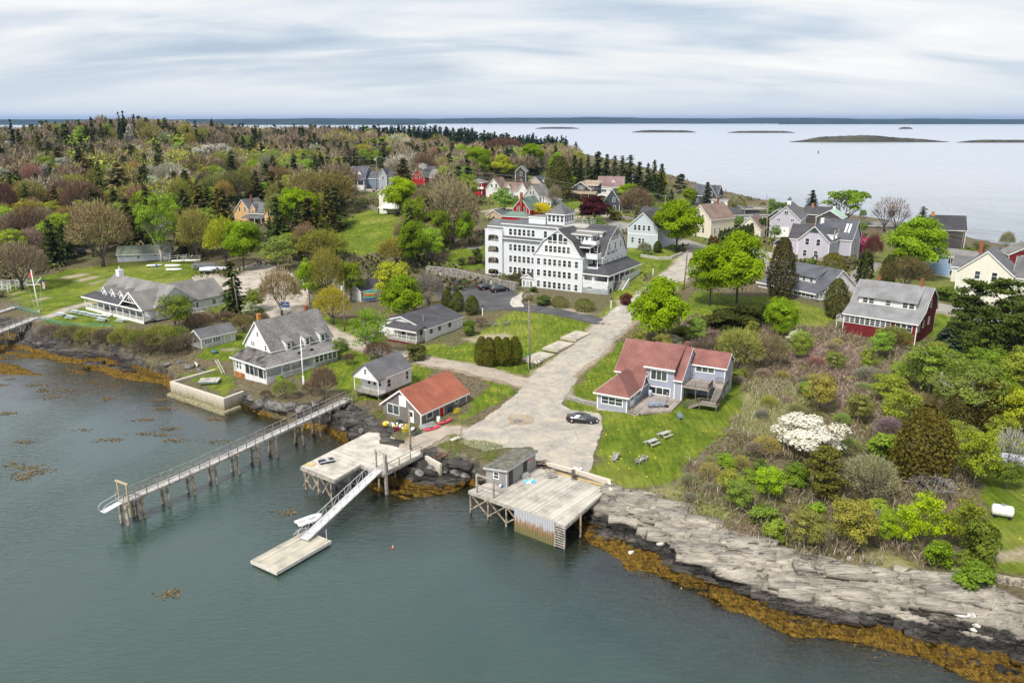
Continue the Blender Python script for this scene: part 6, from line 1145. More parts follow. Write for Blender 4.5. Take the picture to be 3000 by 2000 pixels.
cradle('pale timber boat rack at the wood edge, left one','x' and 520,766,8); cradle('pale timber boat rack at the wood edge, right one',560,768,8)
COV=flat('pale_tarpaulin',(.52,.55,.62),.6,var=.15,scale=1.4); DCOV=flat('dark_tarpaulin',(.12,.125,.14),.6,var=.2)
def trailerboat(l,x,y,a,cov,L_=7,group='covered boats by the gravel yard'):
    o=item('covered_boat',l,'boat',x,y,None,R(a),group); boatshape(o,L_,2.3,1.1,DCOV if cov is COV else flat('boat_white',(.7,.7,.7)),top=False)
    m=M(); n=6
    for i in range(n+1):
        t=i/n; w=1.18*min(1,1.05-max(0,t-.55)*1.9); zt=2.0-.5*abs(t-.4)
        for yy,zz in ((-w,1.0),(-w*.95,1.25),(0,zt),(w*.95,1.25),(w,1.0)): m.v.append((-L_/2+L_*t*.98,yy,zz))
    for i in range(n):
        for k in range(4): q=i*5+k; m.f.append((q,q+1,q+6,q+5))
    m.f.append((0,1,2,3,4)); m.build('cover',cov,o); M().bar((-L_/2,0,.35),(L_/2+1.0,0,.4),.1).box(-L_/2+1,-L_/2+1.1,-1,1,.3,.4).build('trailer',METAL,o)
    for yy in (-1,1): wheel(o,-L_/2+1.5,yy,.32)
trailerboat('boat under a pale grey cover on a trailer at the gravel yard','x' and 626,800,12,COV,7.5); trailerboat('boat under a dark cover behind the pale covered one',600,788,10,DCOV,7)
trailerboat('large boat under a pale cover cut by the right edge of the lawn',3010,1380,-35,COV,8,'covered boat at the right edge')
# white racks at left
def wrack(l,x,y,a):
    o=item('white_boat_rack',l,'rack',x,y,None,R(a),'white boat racks'); 
    for xx in (-3,-1,1,3):
        for yy in (-1,1): M().box(xx-.07,xx+.07,yy-.07,yy+.07,0,2.2).build('upright',TRIM,o)
        for z in (.9,2.15): M().box(xx-.05,xx+.05,-1,1,z-.1,z).build('crossbar',TRIM,o)
    for yy in (-1.1,1.1):
        for z in (1.0,2.2): M().box(-3.2,3.2,yy-.05,yy+.05,z-.1,z).build('rail',TRIM,o)
wrack('white timber boat rack on the club lawn left of the flag mast','x' and 40,845,12); wrack('white timber boat rack cut by the left picture edge',-8,856,12)
o=item('fence','low white rail fence between the flag mast and the wood','fence',86,832,None,R(12)); [M().box(x-.05,x+.05,-.05,.05,0,1.2).build('fence_post',TRIM,o) for x in (-2.5,0,2.5)]; [M().box(-2.6,2.6,-.07,-.05,z,z+.1).build('fence_rail',TRIM,o) for z in (.4,.75,1.1)]
# flag masts
def usflag(o,x,y,z,w_=1.0,h_=1.6,name='flag'):
    m,nt,b=(MATS.get('flag_mat'),None,None)
    if m is None:
        m,nt,b=newmat('flag_cloth'); s=nt.nodes.new('ShaderNodeSeparateXYZ'); L(nt,coord(nt,'Object'),s.inputs[0]); st=math_(nt,'GREATER_THAN',math_(nt,'FRACT',math_(nt,'MULTIPLY',s.outputs[0],6.5)),.5); c=mixc(nt,st,(.7,.7,.7),(.5,.02,.03)); c=mixc(nt,math_(nt,'GREATER_THAN',s.outputs[2],-.55),c,(.02,.03,.15)); L(nt,c,b.inputs['Base Color']); MATS['flag_mat']=m
    q=M(); n=6
    for i in range(n+1):
        for j in range(5): q.v.append((w_*j/4*(1-.3*i/n),.12*math.sin(j*1.7+i*.6),-h_*i/n))
    for i in range(n):
        for j in range(4): a=i*5+j; q.f.append((a,a+1,a+6,a+5))
    return q.build(name,m,o,True,loc=(x,y,z))
t=item('flag_mast','tall white flag mast with a yardarm and gaff on the club shore','flag mast',115,913); t.rotation_euler=(0,R(-2),0); M().tube([(0,0,0),(0,0,5.5),(0,0,10.2)],[.16,.13,.07],8).build('mast',TRIM,t,True); M().bar((-1.6,0,6.6),(1.6,0,6.6),.12).build('yardarm',TRIM,t); M().bar((0,0,6.3),(2.0,0,8.2),.12).build('gaff',TRIM,t); M().box(-.35,.35,-.35,.35,-.1,.35).build('mast_base',CONC,t)
usflag(t,2.0,0,7.7,.7,2.2); fl2=M().poly([(0,0,0),(-.5,.05,-.6),(-.35,0,-1.6),(.0,0,-1.2)]).build('pennant',flat('red_pennant',(.6,.05,.06)),t,loc=(-.1,0,9.8)); [M().tube([(sx,0,6.6),(sx*.5,0,.6)],.02,4).build('halyard',TRIM,t) for sx in (-1.5,1.5)]
t=item('flagpole','white flagpole in front of the porch house','flag mast',890,1126); M().tube([(0,0,-.3),(0,0,4),(0,0,8.6)],[.12,.11,.06],8).build('mast',TRIM,t,True); M().box(-.16,.16,-.16,.16,-.4,1.6).build('mast_base',TRIM,t)
t=item('small_flag','small national flag on a short pole by the silver car','flag',2264,738); M().tube([(0,0,0),(.1,0,2.8)],.03,6).build('pole',TRIM,t); usflag(t,.1,0,2.8,.9,1.3)
# name board by the gravel yard
t=item('yard_sign','blue and white shaped sign board on a post above the porch house roof','sign',839,925); M().tube([(0,0,0),(0,0,2.6)],.09,6).build('post',SILW,t)
m=M().prism([(-1.1,1.9),(1.1,1.9),(1.1,3.2),(.7,3.45),(.35,3.5),(0,3.75),(-.35,3.5),(-.7,3.45),(-1.1,3.2)],'y',-.14,-.08); sb=m.build('sign_board',TRIM,t)
M().prism([(-.95,2.05),(.95,2.05),(.95,3.1),(.62,3.32),(.3,3.38),(0,3.6),(-.3,3.38),(-.62,3.32),(-.95,3.1)],'y',-.16,-.141).build('blue_panel',flat('sign_blue',(.05,.12,.36)),sb); M().prism([(-.8,2.55),(.8,2.55),(.8,2.8),(-.8,2.8)],'y',-.175,-.161).build('white_line',TRIM,sb); M().prism([(-.22,3.0),(.22,3.0),(0,3.42)],'y',-.175,-.161).build('sail_emblem',TRIM,sb); M().box(-1.0,1.0,-.14,-.08,1.45,1.75).build('lower_board',TRIM,sb)
# utility poles
POLEW=flat('pole_wood',(.24,.20,.155),.9,var=.25,scale=2)
PT={}
def pole(key,label,base,top,arm=0,trans=False,armang=0,lean=0):
    X,Y,Z0=at(*base); h_=Zat(X,Y,top[1])-Z0; tx=(top[0]-1500)/F*tdist(Y,Z0+h_)-X
    o=thing('utility_pole',label,'utility pole',(X,Y,Z0),0,'utility poles'); M().tube([(0,0,-.2),(tx*.5,0,h_*.5),(tx,0,h_)],[.17,.15,.12],8).build('pole_shaft',POLEW,o,True)
    if arm: c_,s_=math.cos(armang),math.sin(armang); M().bar((tx-c_*arm,-s_*arm,h_-.4),(tx+c_*arm,s_*arm,h_-.4),.12).build('crossarm',POLEW,o); [M().tube([(tx+c_*k*arm,s_*k*arm,h_-.35),(tx+c_*k*arm,s_*k*arm,h_-.1)],.05,6).build('insulator',METAL,o) for k in (-.9,0.02,.9)]
    if trans: M().tube([(tx-.45,-.1,h_-1.9),(tx-.45,-.1,h_-.95)],.28,10).build('transformer',METAL,o)
    PT[key]=(X+tx,Y,Z0+h_); return o
pole('a','grey pole leaning beside the dark spruce in the club yard',(700,927),(683,810)); pole('b','pole with a white transformer beside the yellow willow',(1010,970),(1007,824),trans=True)
pole('c','tan pole on the corner of the inn lawn beside the timber floats',(1553,1080),(1549.6,880)); pole('d','pale pole leaning at the road edge below the garden wall',(2003,846),(2014.7,733),trans=True)
pole('e','tall dark pole beside the silver car at the lilac barn',(2243,742),(2250,590)); pole('f','pole with crossarm in front of the grey gable cottage',(1591,606),(1594.5,519),1.4,True); pole('g','pole with crossarm beside the slate blue house porch',(1104,560),(1102.5,458),1.3,True)
pole('h','leaning dark pole at the far corner of the sky blue house',(2812,748),(2826,671)); pole('i','pole crossarm rising behind the big street maple',(1946,655),(1950,570),2.6,False,.5); pole('j','short grey pole at the left end of the slate blue house road',(1045,568),(1041,505)); pole('k','pale pole among the trees left of the ochre house',(631,630),(631,601)); pole('l','thin pole standing among the seaside shrubs',(2242,640),(2247,570)); pole('m','pole at the right edge behind the dark red cottage',(2992,760),(3000,716)); pole('n','pale pole stub in the dark trees above the club yard',(548,562),(546,530))
def wires(name,label,pts,sag=1.0,r=.035,n=14):
    c_=bpy.data.curves.new(name,'CURVE') if False else None; m=M()
    for (p,q) in pts:
        p=Vector(p);q=Vector(q); s=[p.lerp(q,k/n)-Vector((0,0,sag*4*(k/n)*(1-k/n))) for k in range(n+1)]; m.tube(s,r,4,False)
    o=m.build(name,flat('wire',(.16,.16,.16),.6)); return tag(o,label,'power line',None)
V=lambda k,dx=0,dy=0,dz=0:(PT[k][0]+dx,PT[k][1]+dy,PT[k][2]+dz)
R3=(150,150,15.5); L0=(-190,430,36)
wires('power_line','bundle of wires from the slate blue house pole to the pole behind the inn',[(V('g',1,0,-.2),V('f',-1,0,-.2)),(V('g',0,0,-.2),V('f',0,0,-.2)),(V('g',0,0,-2),V('f',0,0,-2))],1.4,.045)
wires('power_line','bundle of wires crossing above the village from the inn to the street maple',[(V('f',1,0,-.2),V('i',-2,0,-.2)),(V('f',-1,0,-.2),V('i',2,0,-.2)),(V('f',0,0,-1.8),V('i',0,0,-1.8))],1.2,.04)
wires('power_line','wires from the woods on the left to the slate blue house pole',[(L0,V('g',-1,0,-.2)),((-190,430,34.5),V('g',0,0,-1.5))],2,.05)
wires('power_line','bundle of wires crossing the lilac house and the great maple to the right',[(V('i',2,0,-.2),(80,232,22)),((80,232,22),(170,185,20)),(V('i',0,0,-.2),(80,232,21.4)),((80,232,21.4),(170,185,19.4)),(V('e',0,0,-1),(160,150,15)),(V('d',0,0,-.3),V('e',0,0,-1.5)),(V('e',0,0,-.6),(165,155,16))],1.2,.035)
wires('power_line','thin wires from the lawn pole to the pole at the yellow willow',[(V('c',0,0,-4),V('b',0,0,-3)),(V('c',0,0,-.3),V('d',0,0,-2))],1.6,.025)
wires('power_line','thin wire from the yellow willow pole to the club yard pole',[(V('b',0,0,-3),V('a',0,0,-2))],1.5,.03)
wires('power_line','wires beside the leaning pole in front of the sea',[(V('h',0,0,-.5),V('m',0,0,-.5)),(V('h',0,0,-2),V('m',0,0,-2))],.8,.035)
# timber float sections on the lawn
for l,(a,b_,c_) in (('pale timber dock section on the lawn, nearest of the three',((1535,1063),(1575,1065),(1618,1040))),('pale timber dock section on the lawn, middle of the three',((1590,1032),(1640,1030),(1680,1005))),('pale timber dock section on the lawn, farthest of the three',((1655,998),(1690,998),(1718,978)))):
    A=at(*a); C=at(*c_); o=thing('dock_section',l,'dock section',((A[0]+C[0])/2,(A[1]+C[1])/2,(A[2]+C[2])/2),R(56),'timber dock sections on the lawn'); M().box(-3.1,3.1,-1.7,1.7,.28,.48).build('deck',PALED,o); M().box(-3.15,3.15,-1.76,-1.7,.0,.5).box(-3.15,3.15,1.7,1.76,0,.5).box(-3.15,-3.1,-1.7,1.7,0,.5).box(3.1,3.15,-1.7,1.7,0,.5).build('rim',flat('dock_side',(.50,.44,.34)),o)
# fishing gear by the boathouse
def trap(l,px,py,z,ang,col,dz=0):
    o=item('lobster_trap',l,'lobster trap',px,py,z,R(ang),'lobster traps by the boathouse'); o.location[2]+=dz; mt=flat('trap_'+str(col[0]),col,.6); m=M()
    for x in (-.5,-.25,0,.25,.5):
        m.bar((x,-.27,0),(x,-.27,.4),.03).bar((x,.27,0),(x,.27,.4),.03).bar((x,-.27,.4),(x,.27,.4),.03).bar((x,-.27,0),(x,.27,0),.03)
    for y in (-.27,0,.27):
        for z_ in (0,.2,.4): m.bar((-.5,y,z_),(.5,y,z_),.03)
    m.build('wire_frame',mt,o); return o
Y_=(.60,.50,.03); GR_=(.04,.07,.06)
for k,(x,y,a,cl,dz,l) in enumerate(((1190,1263,30,Y_,0,'yellow trap lower left of the pair by the wooden post'),(1190,1262,35,Y_,.42,'yellow trap stacked on top by the wooden post'),(1338,1212,50,Y_,0,'yellow trap on the grass at the far end of the boathouse'),(1339,1211,55,Y_,.42,'yellow trap on top at the far end of the boathouse'),(1326,1205,50,GR_,0,'dark green trap behind the yellow stack'),(1320,1207,50,GR_,.42,'dark green trap on top, behind the yellow stack'),(1215,1275,20,GR_,0,'dark trap lying on the wharf planks right of the post'),(1225,1270,40,GR_,0,'dark trap nearest the boathouse corner'))): trap(l,x,y,3.25,a,cl,dz)
BU=[((.75,.75,.72),'white'),((.75,.75,.72),'white'),((.62,.25,.04),'orange'),((.75,.75,.72),'white'),((.2,.4,.5),'blue'),((.75,.75,.72),'white'),((.75,.72,.2),'yellow'),((.75,.75,.72),'white'),((.75,.75,.72),'white'),((.5,.03,.06),'red')]
for k in range(26):
    cl,cn=BU[k%10]; x=1138+(k%13)*4.6+random.uniform(-2,2); y=1240+(k//13)*7+random.uniform(-2,2)+(k%13)*.9
    o=item('buoy','small %s buoy in the heap below the boathouse window'%cn,'buoy',x,y,3.3,random.uniform(0,6),'buoys heaped in front of the boathouse'); o.rotation_euler=(random.uniform(-1.2,1.2),random.uniform(-1,1),random.uniform(0,6)); M().tube([(0,0,0),(0,0,.1),(0,0,.32),(0,0,.42)],[.05,.15,.15,.05],8).build('float_body',flat('buoy_'+cn,cl,.5),o,True); M().tube([(0,0,.42),(0,0,.62)],.02,5).build('stick',SILW,o)
t=item('buoy_ball','large yellow mooring ball at the left of the gear heap','buoy',1129,1250,3.3); M().ell((0,0,.45),(.42,.42,.42),14,10).build('ball',flat('ball_yellow',(.80,.52,.04),.5),t,True); M().tube([(0,0,.85),(0,0,.97)],.08,8).build('eye',flat('ball_yellow',(.8,.52,.04)),t)
for l,x,y,c_ in (('grey plastic crate in front of the buoy heap',1145,1266,(.12,.16,.16)),('maroon plastic crate on the wharf planks',1161,1260,(.22,.02,.05)),('green tub below the boathouse window',1170,1238,(.04,.09,.07))):
    o=item('crate',l,'crate',x,y,3.25,R(30)); M().box(-.4,.4,-.3,.3,0,.08).box(-.4,-.35,-.3,.3,.08,.4).box(.35,.4,-.3,.3,.08,.4).box(-.35,.35,-.3,-.25,.08,.4).box(-.35,.35,.25,.3,.08,.4).build('box_body',flat('crate_'+str(c_[0]),c_),o); M().box(-.42,.42,-.32,-.3,.34,.42).box(-.42,.42,.3,.32,.34,.42).build('rim',flat('crate_rim'+str(c_[0]),[q*1.4 for q in c_]),o)
t=item('white_barrel','white plastic barrel against the boathouse side wall','barrel',1285,1236,3.3); M().tube([(0,0,0),(0,0,.1),(0,0,.8),(0,0,.9)],[.26,.3,.3,.24],12).build('drum',TRIM,t,True)
t=item('driftwood_pile','pile of grey boards beside the pink kayaks','board pile',1252,1250,3.25,R(40)); m=M(); 
for k in range(12): a=random.uniform(-.4,.4); m.bar((-1.4,-.3+k*.05,.05+k*.035),(1.4,-.3+k*.05+a,.08+k*.03),.16,.04)
m.build('boards',SILW,t)
t=item('outboard_cover','white covered outboard lying on the wharf beside the traps','outboard',1208,1262,3.25,R(60)); M().ell((0,0,.3),(.6,.28,.28),12,8).build('cowl',TRIM,t,True); M().bar((.4,0,.2),(1.1,.1,.05),.14).build('leg',BLACK,t)
t=item('live_well_lid','black and grey float tray lying on the left wharf','tray',957,1352,3.25,R(30)); M().box(-1.0,1.0,-.6,.6,0,.25).build('tray_body',flat('navy_tray',(.02,.03,.07)),t); M().box(-1.05,1.05,-.65,-.45,.25,.32).box(-1.05,1.05,.45,.65,.25,.32).box(-.1,.3,-.45,.45,.25,.33).build('rim',SILW,t)
t=item('rusty_beam','long rusty steel beam slanting up the rocks beside the boathouse','beam',1090,1245,2.0); M().bar((-.9,-4.4,-.9),(1.3,3.2,1.6),.22,.3).build('beam_body',flat('rust',(.18,.07,.03),var=.5),t)
t=item('steel_frame','rusty steel cart lying on the rocks behind the concrete slab','cart',1290,1342,2.6,R(30)); M().bar((-.8,-.5,.2),(.9,-.5,.5),.12).bar((-.8,.5,.2),(.9,.5,.5),.12).bar((-.8,-.5,.2),(-.8,.5,.2),.12).bar((.9,-.5,.5),(.9,.5,.5),.12).bar((0,-.5,.35),(0,.5,.35),.12).build('frame',flat('rust',(.2,.08,.04)),t); [wheel(t,x,y,.2) for x in (-.6,.6) for y in (-.55,.55)]
def log(l,px,py,z,ang,L_,r=.2,c_=None,tilt=0): o=item('driftwood_log',l,'log',px,py,z,R(ang),'driftwood logs'); o.rotation_euler=(0,tilt,R(ang)); M().tube([(-L_/2,0,r),(0,.1,r*1.1),(L_/2,0,r)],[r*.8,r,r*.7],9).build('log_body',c_ or flat('bleached_log',(.55,.52,.47),var=.2),o,True); M().tube([(L_*.1,0,r),(L_*.25,.3,r*2.2)],[r*.4,r*.2],6).build('branch_stub',c_ or flat('bleached_log',(.55,.52,.47)),o); return o
log('thick bleached log on the grass bank above the left wharf',1338,1290,3.3,35,1.9,.25); log('thinner bleached log in the sand below the first',1325,1322,3.0,30,2.4,.12); log('bleached log lying among the rocks behind the pier',575,1070,2.6,-60,2.6,.25)
# things on the square wharf and yard
t=item('wooden_box','low slatted wooden box against the shed on the square wharf','box',1536,1398,wz,R(35)); m=M(); [m.box(-.55,.55,-.4+k*.2,-.24+k*.2,.55,.6) for k in range(4)]; m.build('lid',SILW,t); M().box(-.5,.5,-.4,-.36,.0,.5).box(-.5,.5,.36,.4,0,.5).box(-.5,-.46,-.36,.36,0,.5).box(.46,.5,-.36,.36,0,.5).build('sides',SILW,t)
t=item('crumpled_tarp','crumpled turquoise and white sheet on the square wharf','tarp',1552,1411,wz,R(20)); m=M(); n=9
for i in range(n):
    for j in range(n): m.v.append(((i/8-.5)*1.5,(j/8-.5)*1.0,.05+.22*random.random()*(1 if 0<i<8 and 0<j<8 else .1)))
for i in range(n-1):
    for j in range(n-1): a=i*n+j; m.f.append((a,a+n,a+n+1,a+1))
tm,nt,b=newmat('turquoise_sheet'); L(nt,ramp(nt,noise(nt,coord(nt),3,3),[(.45,(.75,.8,.82)),(.52,(.05,.45,.65))]),b.inputs['Base Color']); m.build('sheet',tm,t); M().ell((.55,.3,.12),(.2,.16,.1),8,5).build('fold',tm,t,True)
t=item('timber_steps','short timber steps leading up from the square wharf','steps',1612,1392,wz,R(20)); m=M(); [m.box(-.6,.6,-.9+k*.28,-.6+k*.28,.15+k*.2,.2+k*.2) for k in range(4)]; m.build('treads',TIMBER,t); [M().bar((x,-.9,.05),(x,.35,.9),.05,.22).build('stringer',TIMBER,t) for x in (-.6,.6)]
t=item('stacked_chairs','stack of brown plastic garden chairs on the square wharf','chair stack',1681,1405,wz,R(10)); mt=flat('brown_plastic',(.13,.105,.085))
for k in range(4): M().box(-.25,.25,-.25,.25,.42+k*.12,.46+k*.12).build('seat',mt,t); M().bar((0,.25,.5+k*.12),(0,.36,.95+k*.12),.5,.05).build('backrest',mt,t)
[M().box(a-.03,a+.03,b-.03,b+.03,0,.45).build('leg',mt,t) for a in (-.23,.23) for b in (-.23,.23)]
t=item('fish_box','blue and white box with odds and ends on the yard above the bulkhead','box',1692,1378,3.2,R(-15)); M().box(-.55,.55,-.3,.3,0,.3).build('box_body',flat('box_blue',(.05,.2,.5)),t); M().box(-.57,.57,-.32,.32,.3,.36).build('lid',TRIM,t); M().ell((.1,0,.42),(.2,.15,.1),8,4).build('rag',flat('rag',(.5,.4,.25)),t)
t=item('scrap_pile','heap of broken boards and sheet behind the wharf shed','board pile',1581,1366,wz,R(10)); m=M(); 
for k in range(22): x,y=random.uniform(-.8,.8),random.uniform(-.5,.5); m.bar((x-.7,y,random.uniform(0,.8)),(x+.7,y+random.uniform(-.4,.4),random.uniform(0,.9)),.14,.04)
m.build('boards',flat('mixed_boards',(.26,.21,.17),var=.6,scale=3),t)
t=item('hanging_buoy','orange and white buoy hanging on the shed front','buoy',1549.5,1385,wz); t.location=(t.location[0]-.05,t.location[1]-.12,wz+1.7); M().tube([(0,0,0),(0,0,.1),(0,0,.35),(0,0,.45)],[.05,.13,.13,.05],8).build('orange_part',flat('buoy_orange2',(.75,.12,.02)),t,True); M().tube([(0,0,-.2),(0,0,-.08),(0,0,0)],[.02,.1,.12],8).build('white_part',TRIM,t,True)
t=item('blue_white_buoy','blue and white round buoy at the foot of the shed wall','buoy',1467,1427,wz); M().ell((0,0,.22),(.22,.22,.22),12,8).build('ball',TRIM,t,True); M().tube([(.1,-.1,.22),(.15,-.15,.22)],.18,10).build('blue_cap',flat('box_blue',(.05,.2,.5)),t)
t=item('mooring_buoy','tiny red and white mooring buoy floating off the square wharf','buoy',1151,1604,0.0); M().ell((0,0,.06),(.16,.16,.16),10,6).build('ball',flat('buoy_redw',(.6,.15,.12)),t,True); M().tube([(0,0,.18),(0,0,.34)],.04,6).build('stem',TRIM,t)
# ladder, raft and debris behind the sea wall
t=item('ladder','pale timber ladder leaning on the bank left of the porch house','ladder',655,1094,2.3,R(50)); m=M(); [m.bar((s,0,0),(s+.25,2.6,2.2),.08) for s in (-.25,.25)]; [m.bar((-.25+.25*k/9,2.6*k/9,2.2*k/9),(.25+.25*k/9,2.6*k/9,2.2*k/9),.05) for k in range(1,9)]; m.build('ladder_frame',flat('pale_ladder',(.62,.60,.56)),t)
t=item('timber_raft','square grey timber raft lying on the grass inside the sea wall','raft',614,1118,2.3,R(8)); M().box(-1.7,1.7,-1.2,1.2,.28,.42).build('deck',planks('raft_planks',(.48,.46,.42),0,.25,.4),t); M().box(-1.65,1.65,-1.22,-1.05,0,.28).box(-1.65,1.65,1.05,1.22,0,.28).build('bearer',flat('green_timber',(.12,.2,.18)),t); M().bar((-.3,0,.44),(.1,.1,.44),.14,.04).build('rusty_cleat',flat('rust',(.2,.08,.04)),t)
t=item('net_heap','grey green heap of netting below the weathered shed','net heap',628,1034); M().ell((0,0,.25),(.8,.6,.45),12,7).build('net',flat('net_green',(.08,.15,.14),var=.5,scale=6),t,True); M().ell((.5,.2,.2),(.3,.3,.25),8,5).build('float_line',flat('net_line',(.3,.3,.28)),t,True)
t=item('washed_up_board','grey green flat panel lying on the seaweed at the left shore','panel',110,997,.8,R(30)); M().box(-1.0,1.0,-.5,.5,.1,.3).build('panel_board',flat('grey_green_panel',(.35,.42,.40)),t); M().box(-.9,.9,-.45,.45,.02,.1).build('bearer',SILW,t)
# street sign and mailboxes at the corner pole
t=item('street_sign','thin post with a green street sign at the lawn corner','sign',1549,1083); M().tube([(0,0,0),(-.2,0,2.8)],.035,6).build('post',METAL,t); M().box(-.65,.25,-.02,.02,2.75,2.95).build('sign_plate',flat('sign_green',(.02,.22,.14)),t)
for k in range(3): o=item('mailbox','mailbox at the lawn corner, %s of three'%('left','middle','right')[k],'mailbox',1560+k*9,1080-k*2,None,R(20),'mailboxes at the lane corner'); M().tube([(0,-.25,1.15),(0,.25,1.15)],.14,8).build('box_body',TRIM if k else GRC,o); M().box(-.04,.04,-.04,.04,0,1.05).build('post',TIMBER,o)
# fences
def fence(name,label,pts,h_,mat,cat='fence',railm=None,open_=False):
    W=[at(*p) for p in pts]; o=thing(name,label,cat,W[0],0)
    for i in range(len(W)-1):
        a=Vector(W[i])-Vector(W[0]); b_=Vector(W[i+1])-Vector(W[0]); n=max(1,round((b_-a).length/2.4))
        for k in range(n+(i==len(W)-2)): q=a.lerp(b_,k/n); M().box(q.x-.07,q.x+.07,q.y-.07,q.y+.07,q.z-.2,q.z+h_+.06).build('fence_post',railm or mat,o)
        if open_: [M().bar(a+Vector((0,0,h_*z)),b_+Vector((0,0,h_*z)),.06,.1).build('fence_rail',mat,o) for z in (.45,.9)]
        else: M().bar(a+Vector((0,0,h_/2)),b_+Vector((0,0,h_/2)),.06,h_).build('fence_panel',mat,o)
    return o
PF=planks('plank_fence',(.24,.23,.22),0,.16,.4,.4)
fence('plank_fence','tall grey plank fence joining the lilac house to the pink cherry garden',[(2362,762),(2412,768),(2452,790),(2478,782),(2535,742)],2.0,PF); fence('rail_fence','dark rail fence along the lane behind the red cottage',[(1432,612),(1465,614),(1500,622)],1.2,flat('dark_rail',(.07,.06,.05)),open_=True)
fence('lattice_fence','short pale plank screen beside the clipped cedars',[(2108,700),(2122,702)],1.9,flat('pale_screen',(.5,.5,.48))); fence('green_fence','low green wire fence along the club shore',[(45,905),(110,922)],1.0,flat('green_wire',(.10,.30,.26)),open_=True); fence('green_fence','low green wire fence below the picnic tables',[(118,938),(185,955),(250,960),(330,960)],.9,flat('green_wire',(.1,.3,.26)),open_=True)
fence('guard_rail','white rail fence beside the coastal path near the lilac barn',[(2200,742),(2232,750)],.8,TRIM,open_=True)
# raised beds, steps, stones
t=item('raised_beds','pale timber garden bed frames in the dandelion meadow left of the inn','garden bed',1390,728,None,R(20)); M().box(-2,2,-1,-.9,0,.3).box(-2,2,.9,1,0,.3).box(-2,-1.9,-.9,.9,0,.3).box(1.9,2,-.9,.9,0,.3).build('bed_frame',SILW,t); M().box(-1.9,1.9,-.9,.9,.0,.2).build('soil',flat('soil',(.06,.045,.03)),t)
def rock(label,px,py,z,s,col=None,group=None,name='boulder'):
    o_=bpy.data.meshes.new(name); bm=bmesh.new(); bmesh.ops.create_icosphere(bm,subdivisions=3,radius=1)
    for i in range(9):
        n=Vector((random.gauss(0,1),random.gauss(0,1),random.gauss(0,.8))).normalized(); d_=random.uniform(.55,.85)
        for v in bm.verts:
            k=v.co.dot(n)-d_
            if k>0: v.co-=n*k
    for v in bm.verts: v.co=Vector((v.co.x*s[0],v.co.y*s[1],v.co.z*s[2]))
    bm.to_mesh(o_); bm.free(); p=at(px,py) if z is None else (*G(px,py,z),z)
    o=link(name,o_,col or PALER,None,p,(0,0,random.uniform(0,3))); return tag(o,label,'rock',group)
PALER=flat('pale_boulder',(.56,.54,.49),.9,var=.22,scale=2.5); GRR=flat('grey_boulder',(.17,.16,.15),.9,var=.5,scale=2)
for l,x,y,s in (('large white rounded boulder on the dark ledges right of the square wharf',1937,1587,(.75,.5,.4)),('white angular boulder on the seaweed near the square wharf',1850,1618,(.4,.35,.3)),('flat pale stone just above the seaweed near the wharf',1848,1597,(.45,.3,.18)),('small pale stone in the middle of the ledges',2032,1628,(.4,.25,.2)),('grey white boulder on the middle ledge above the seaweed',2143,1630,(.7,.55,.45)),('tall pale flat slab standing at the foot of the right cliff',2822,1798,(.4,.9,.35)),('pale square block right of the standing slab',2850,1802,(.42,.4,.35)),('small pale blocks below the square block',2862,1830,(.45,.3,.25)),('pale triangular stone lowest on the weed at right',2852,1843,(.35,.3,.2)),('pale boulder under the lime green birches',2657,1598,(.6,.45,.4)),('pale stones at the scrub edge left of the birches',2490,1636,(.5,.35,.2)),('white boulder under the small maple above the meadow',2325,895+5,(.4,.3,.25))): rock(l,x,y,None,s)
for k,(x,y,s) in enumerate(((530,1060,1.2),(555,1075,1.5),(490,1068,1.3),(590,1085,1.2),(800,1185,1.6),(830,1195,1.8),(860,1190,1.5),(890,1200,1.6),(760,1180,1.4),(735,1165,1.2),(920,1185,1.2),(1000,1225,.9),(1035,1235,.8),(1060,1262,.8),(1010,1255,.7),(1265,1372,1.0),(1300,1380,1.1),(1335,1385,1.0),(1365,1395,1.0),(1230,1385,.9),(1800,1470,1.3),(1790,1500,1.1))):
    rock('dark grey boulder between the sea wall and the square wharf',x,y,None,(s,s*.7,s*.55),GRR,'dark boulders along the inner shore')
# person with mower beside the blue grey house
t=item('person','person in blue clothes and an orange cap walking behind a mower','person',1903,733,None,R(200)); SK=flat('skin',(.45,.26,.18)); BLU=flat('blue_clothes',(.07,.10,.20))
me=bpy.data.meshes.new('body'); vs=[(0,0,.95),(0,0,1.2),(0,0,1.42),(0,0,1.52),(0,0,1.68),(.2,0,1.4),(.26,.18,1.15),(.16,.42,1.02),(-.2,0,1.4),(-.26,.18,1.15),(-.16,.42,1.02),(.1,0,.88),(.12,.12,.48),(.12,.02,.06),(.12,.14,.03),(-.1,0,.88),(-.12,-.05,.48),(-.12,-.28,.08),(-.12,-.18,.03)]
ed=[(0,1),(1,2),(2,3),(3,4),(2,5),(5,6),(6,7),(2,8),(8,9),(9,10),(0,11),(11,12),(12,13),(13,14),(0,15),(15,16),(16,17),(17,18)]; me.from_pydata(vs,ed,[]); bo=link('body',me,BLU,t); bo.modifiers.new('skin','SKIN'); ra=[.16,.15,.14,.06,.11,.075,.055,.045,.075,.055,.045,.10,.07,.05,.05,.10,.07,.05,.05]
for i,sv in enumerate(me.skin_vertices[0].data): sv.radius=(ra[i],ra[i]*.85); sv.use_root=(i==0)
bo.modifiers.new('s','SUBSURF').levels=1; M().ell((0,.01,1.68),(.10,.12,.13),12,8).build('face',SK,t,True); M().ell((0,0,1.75),(.12,.13,.08),12,6).box(-.09,.09,.1,.22,1.71,1.73).build('cap',flat('orange_cap',(.6,.12,.05)),t)
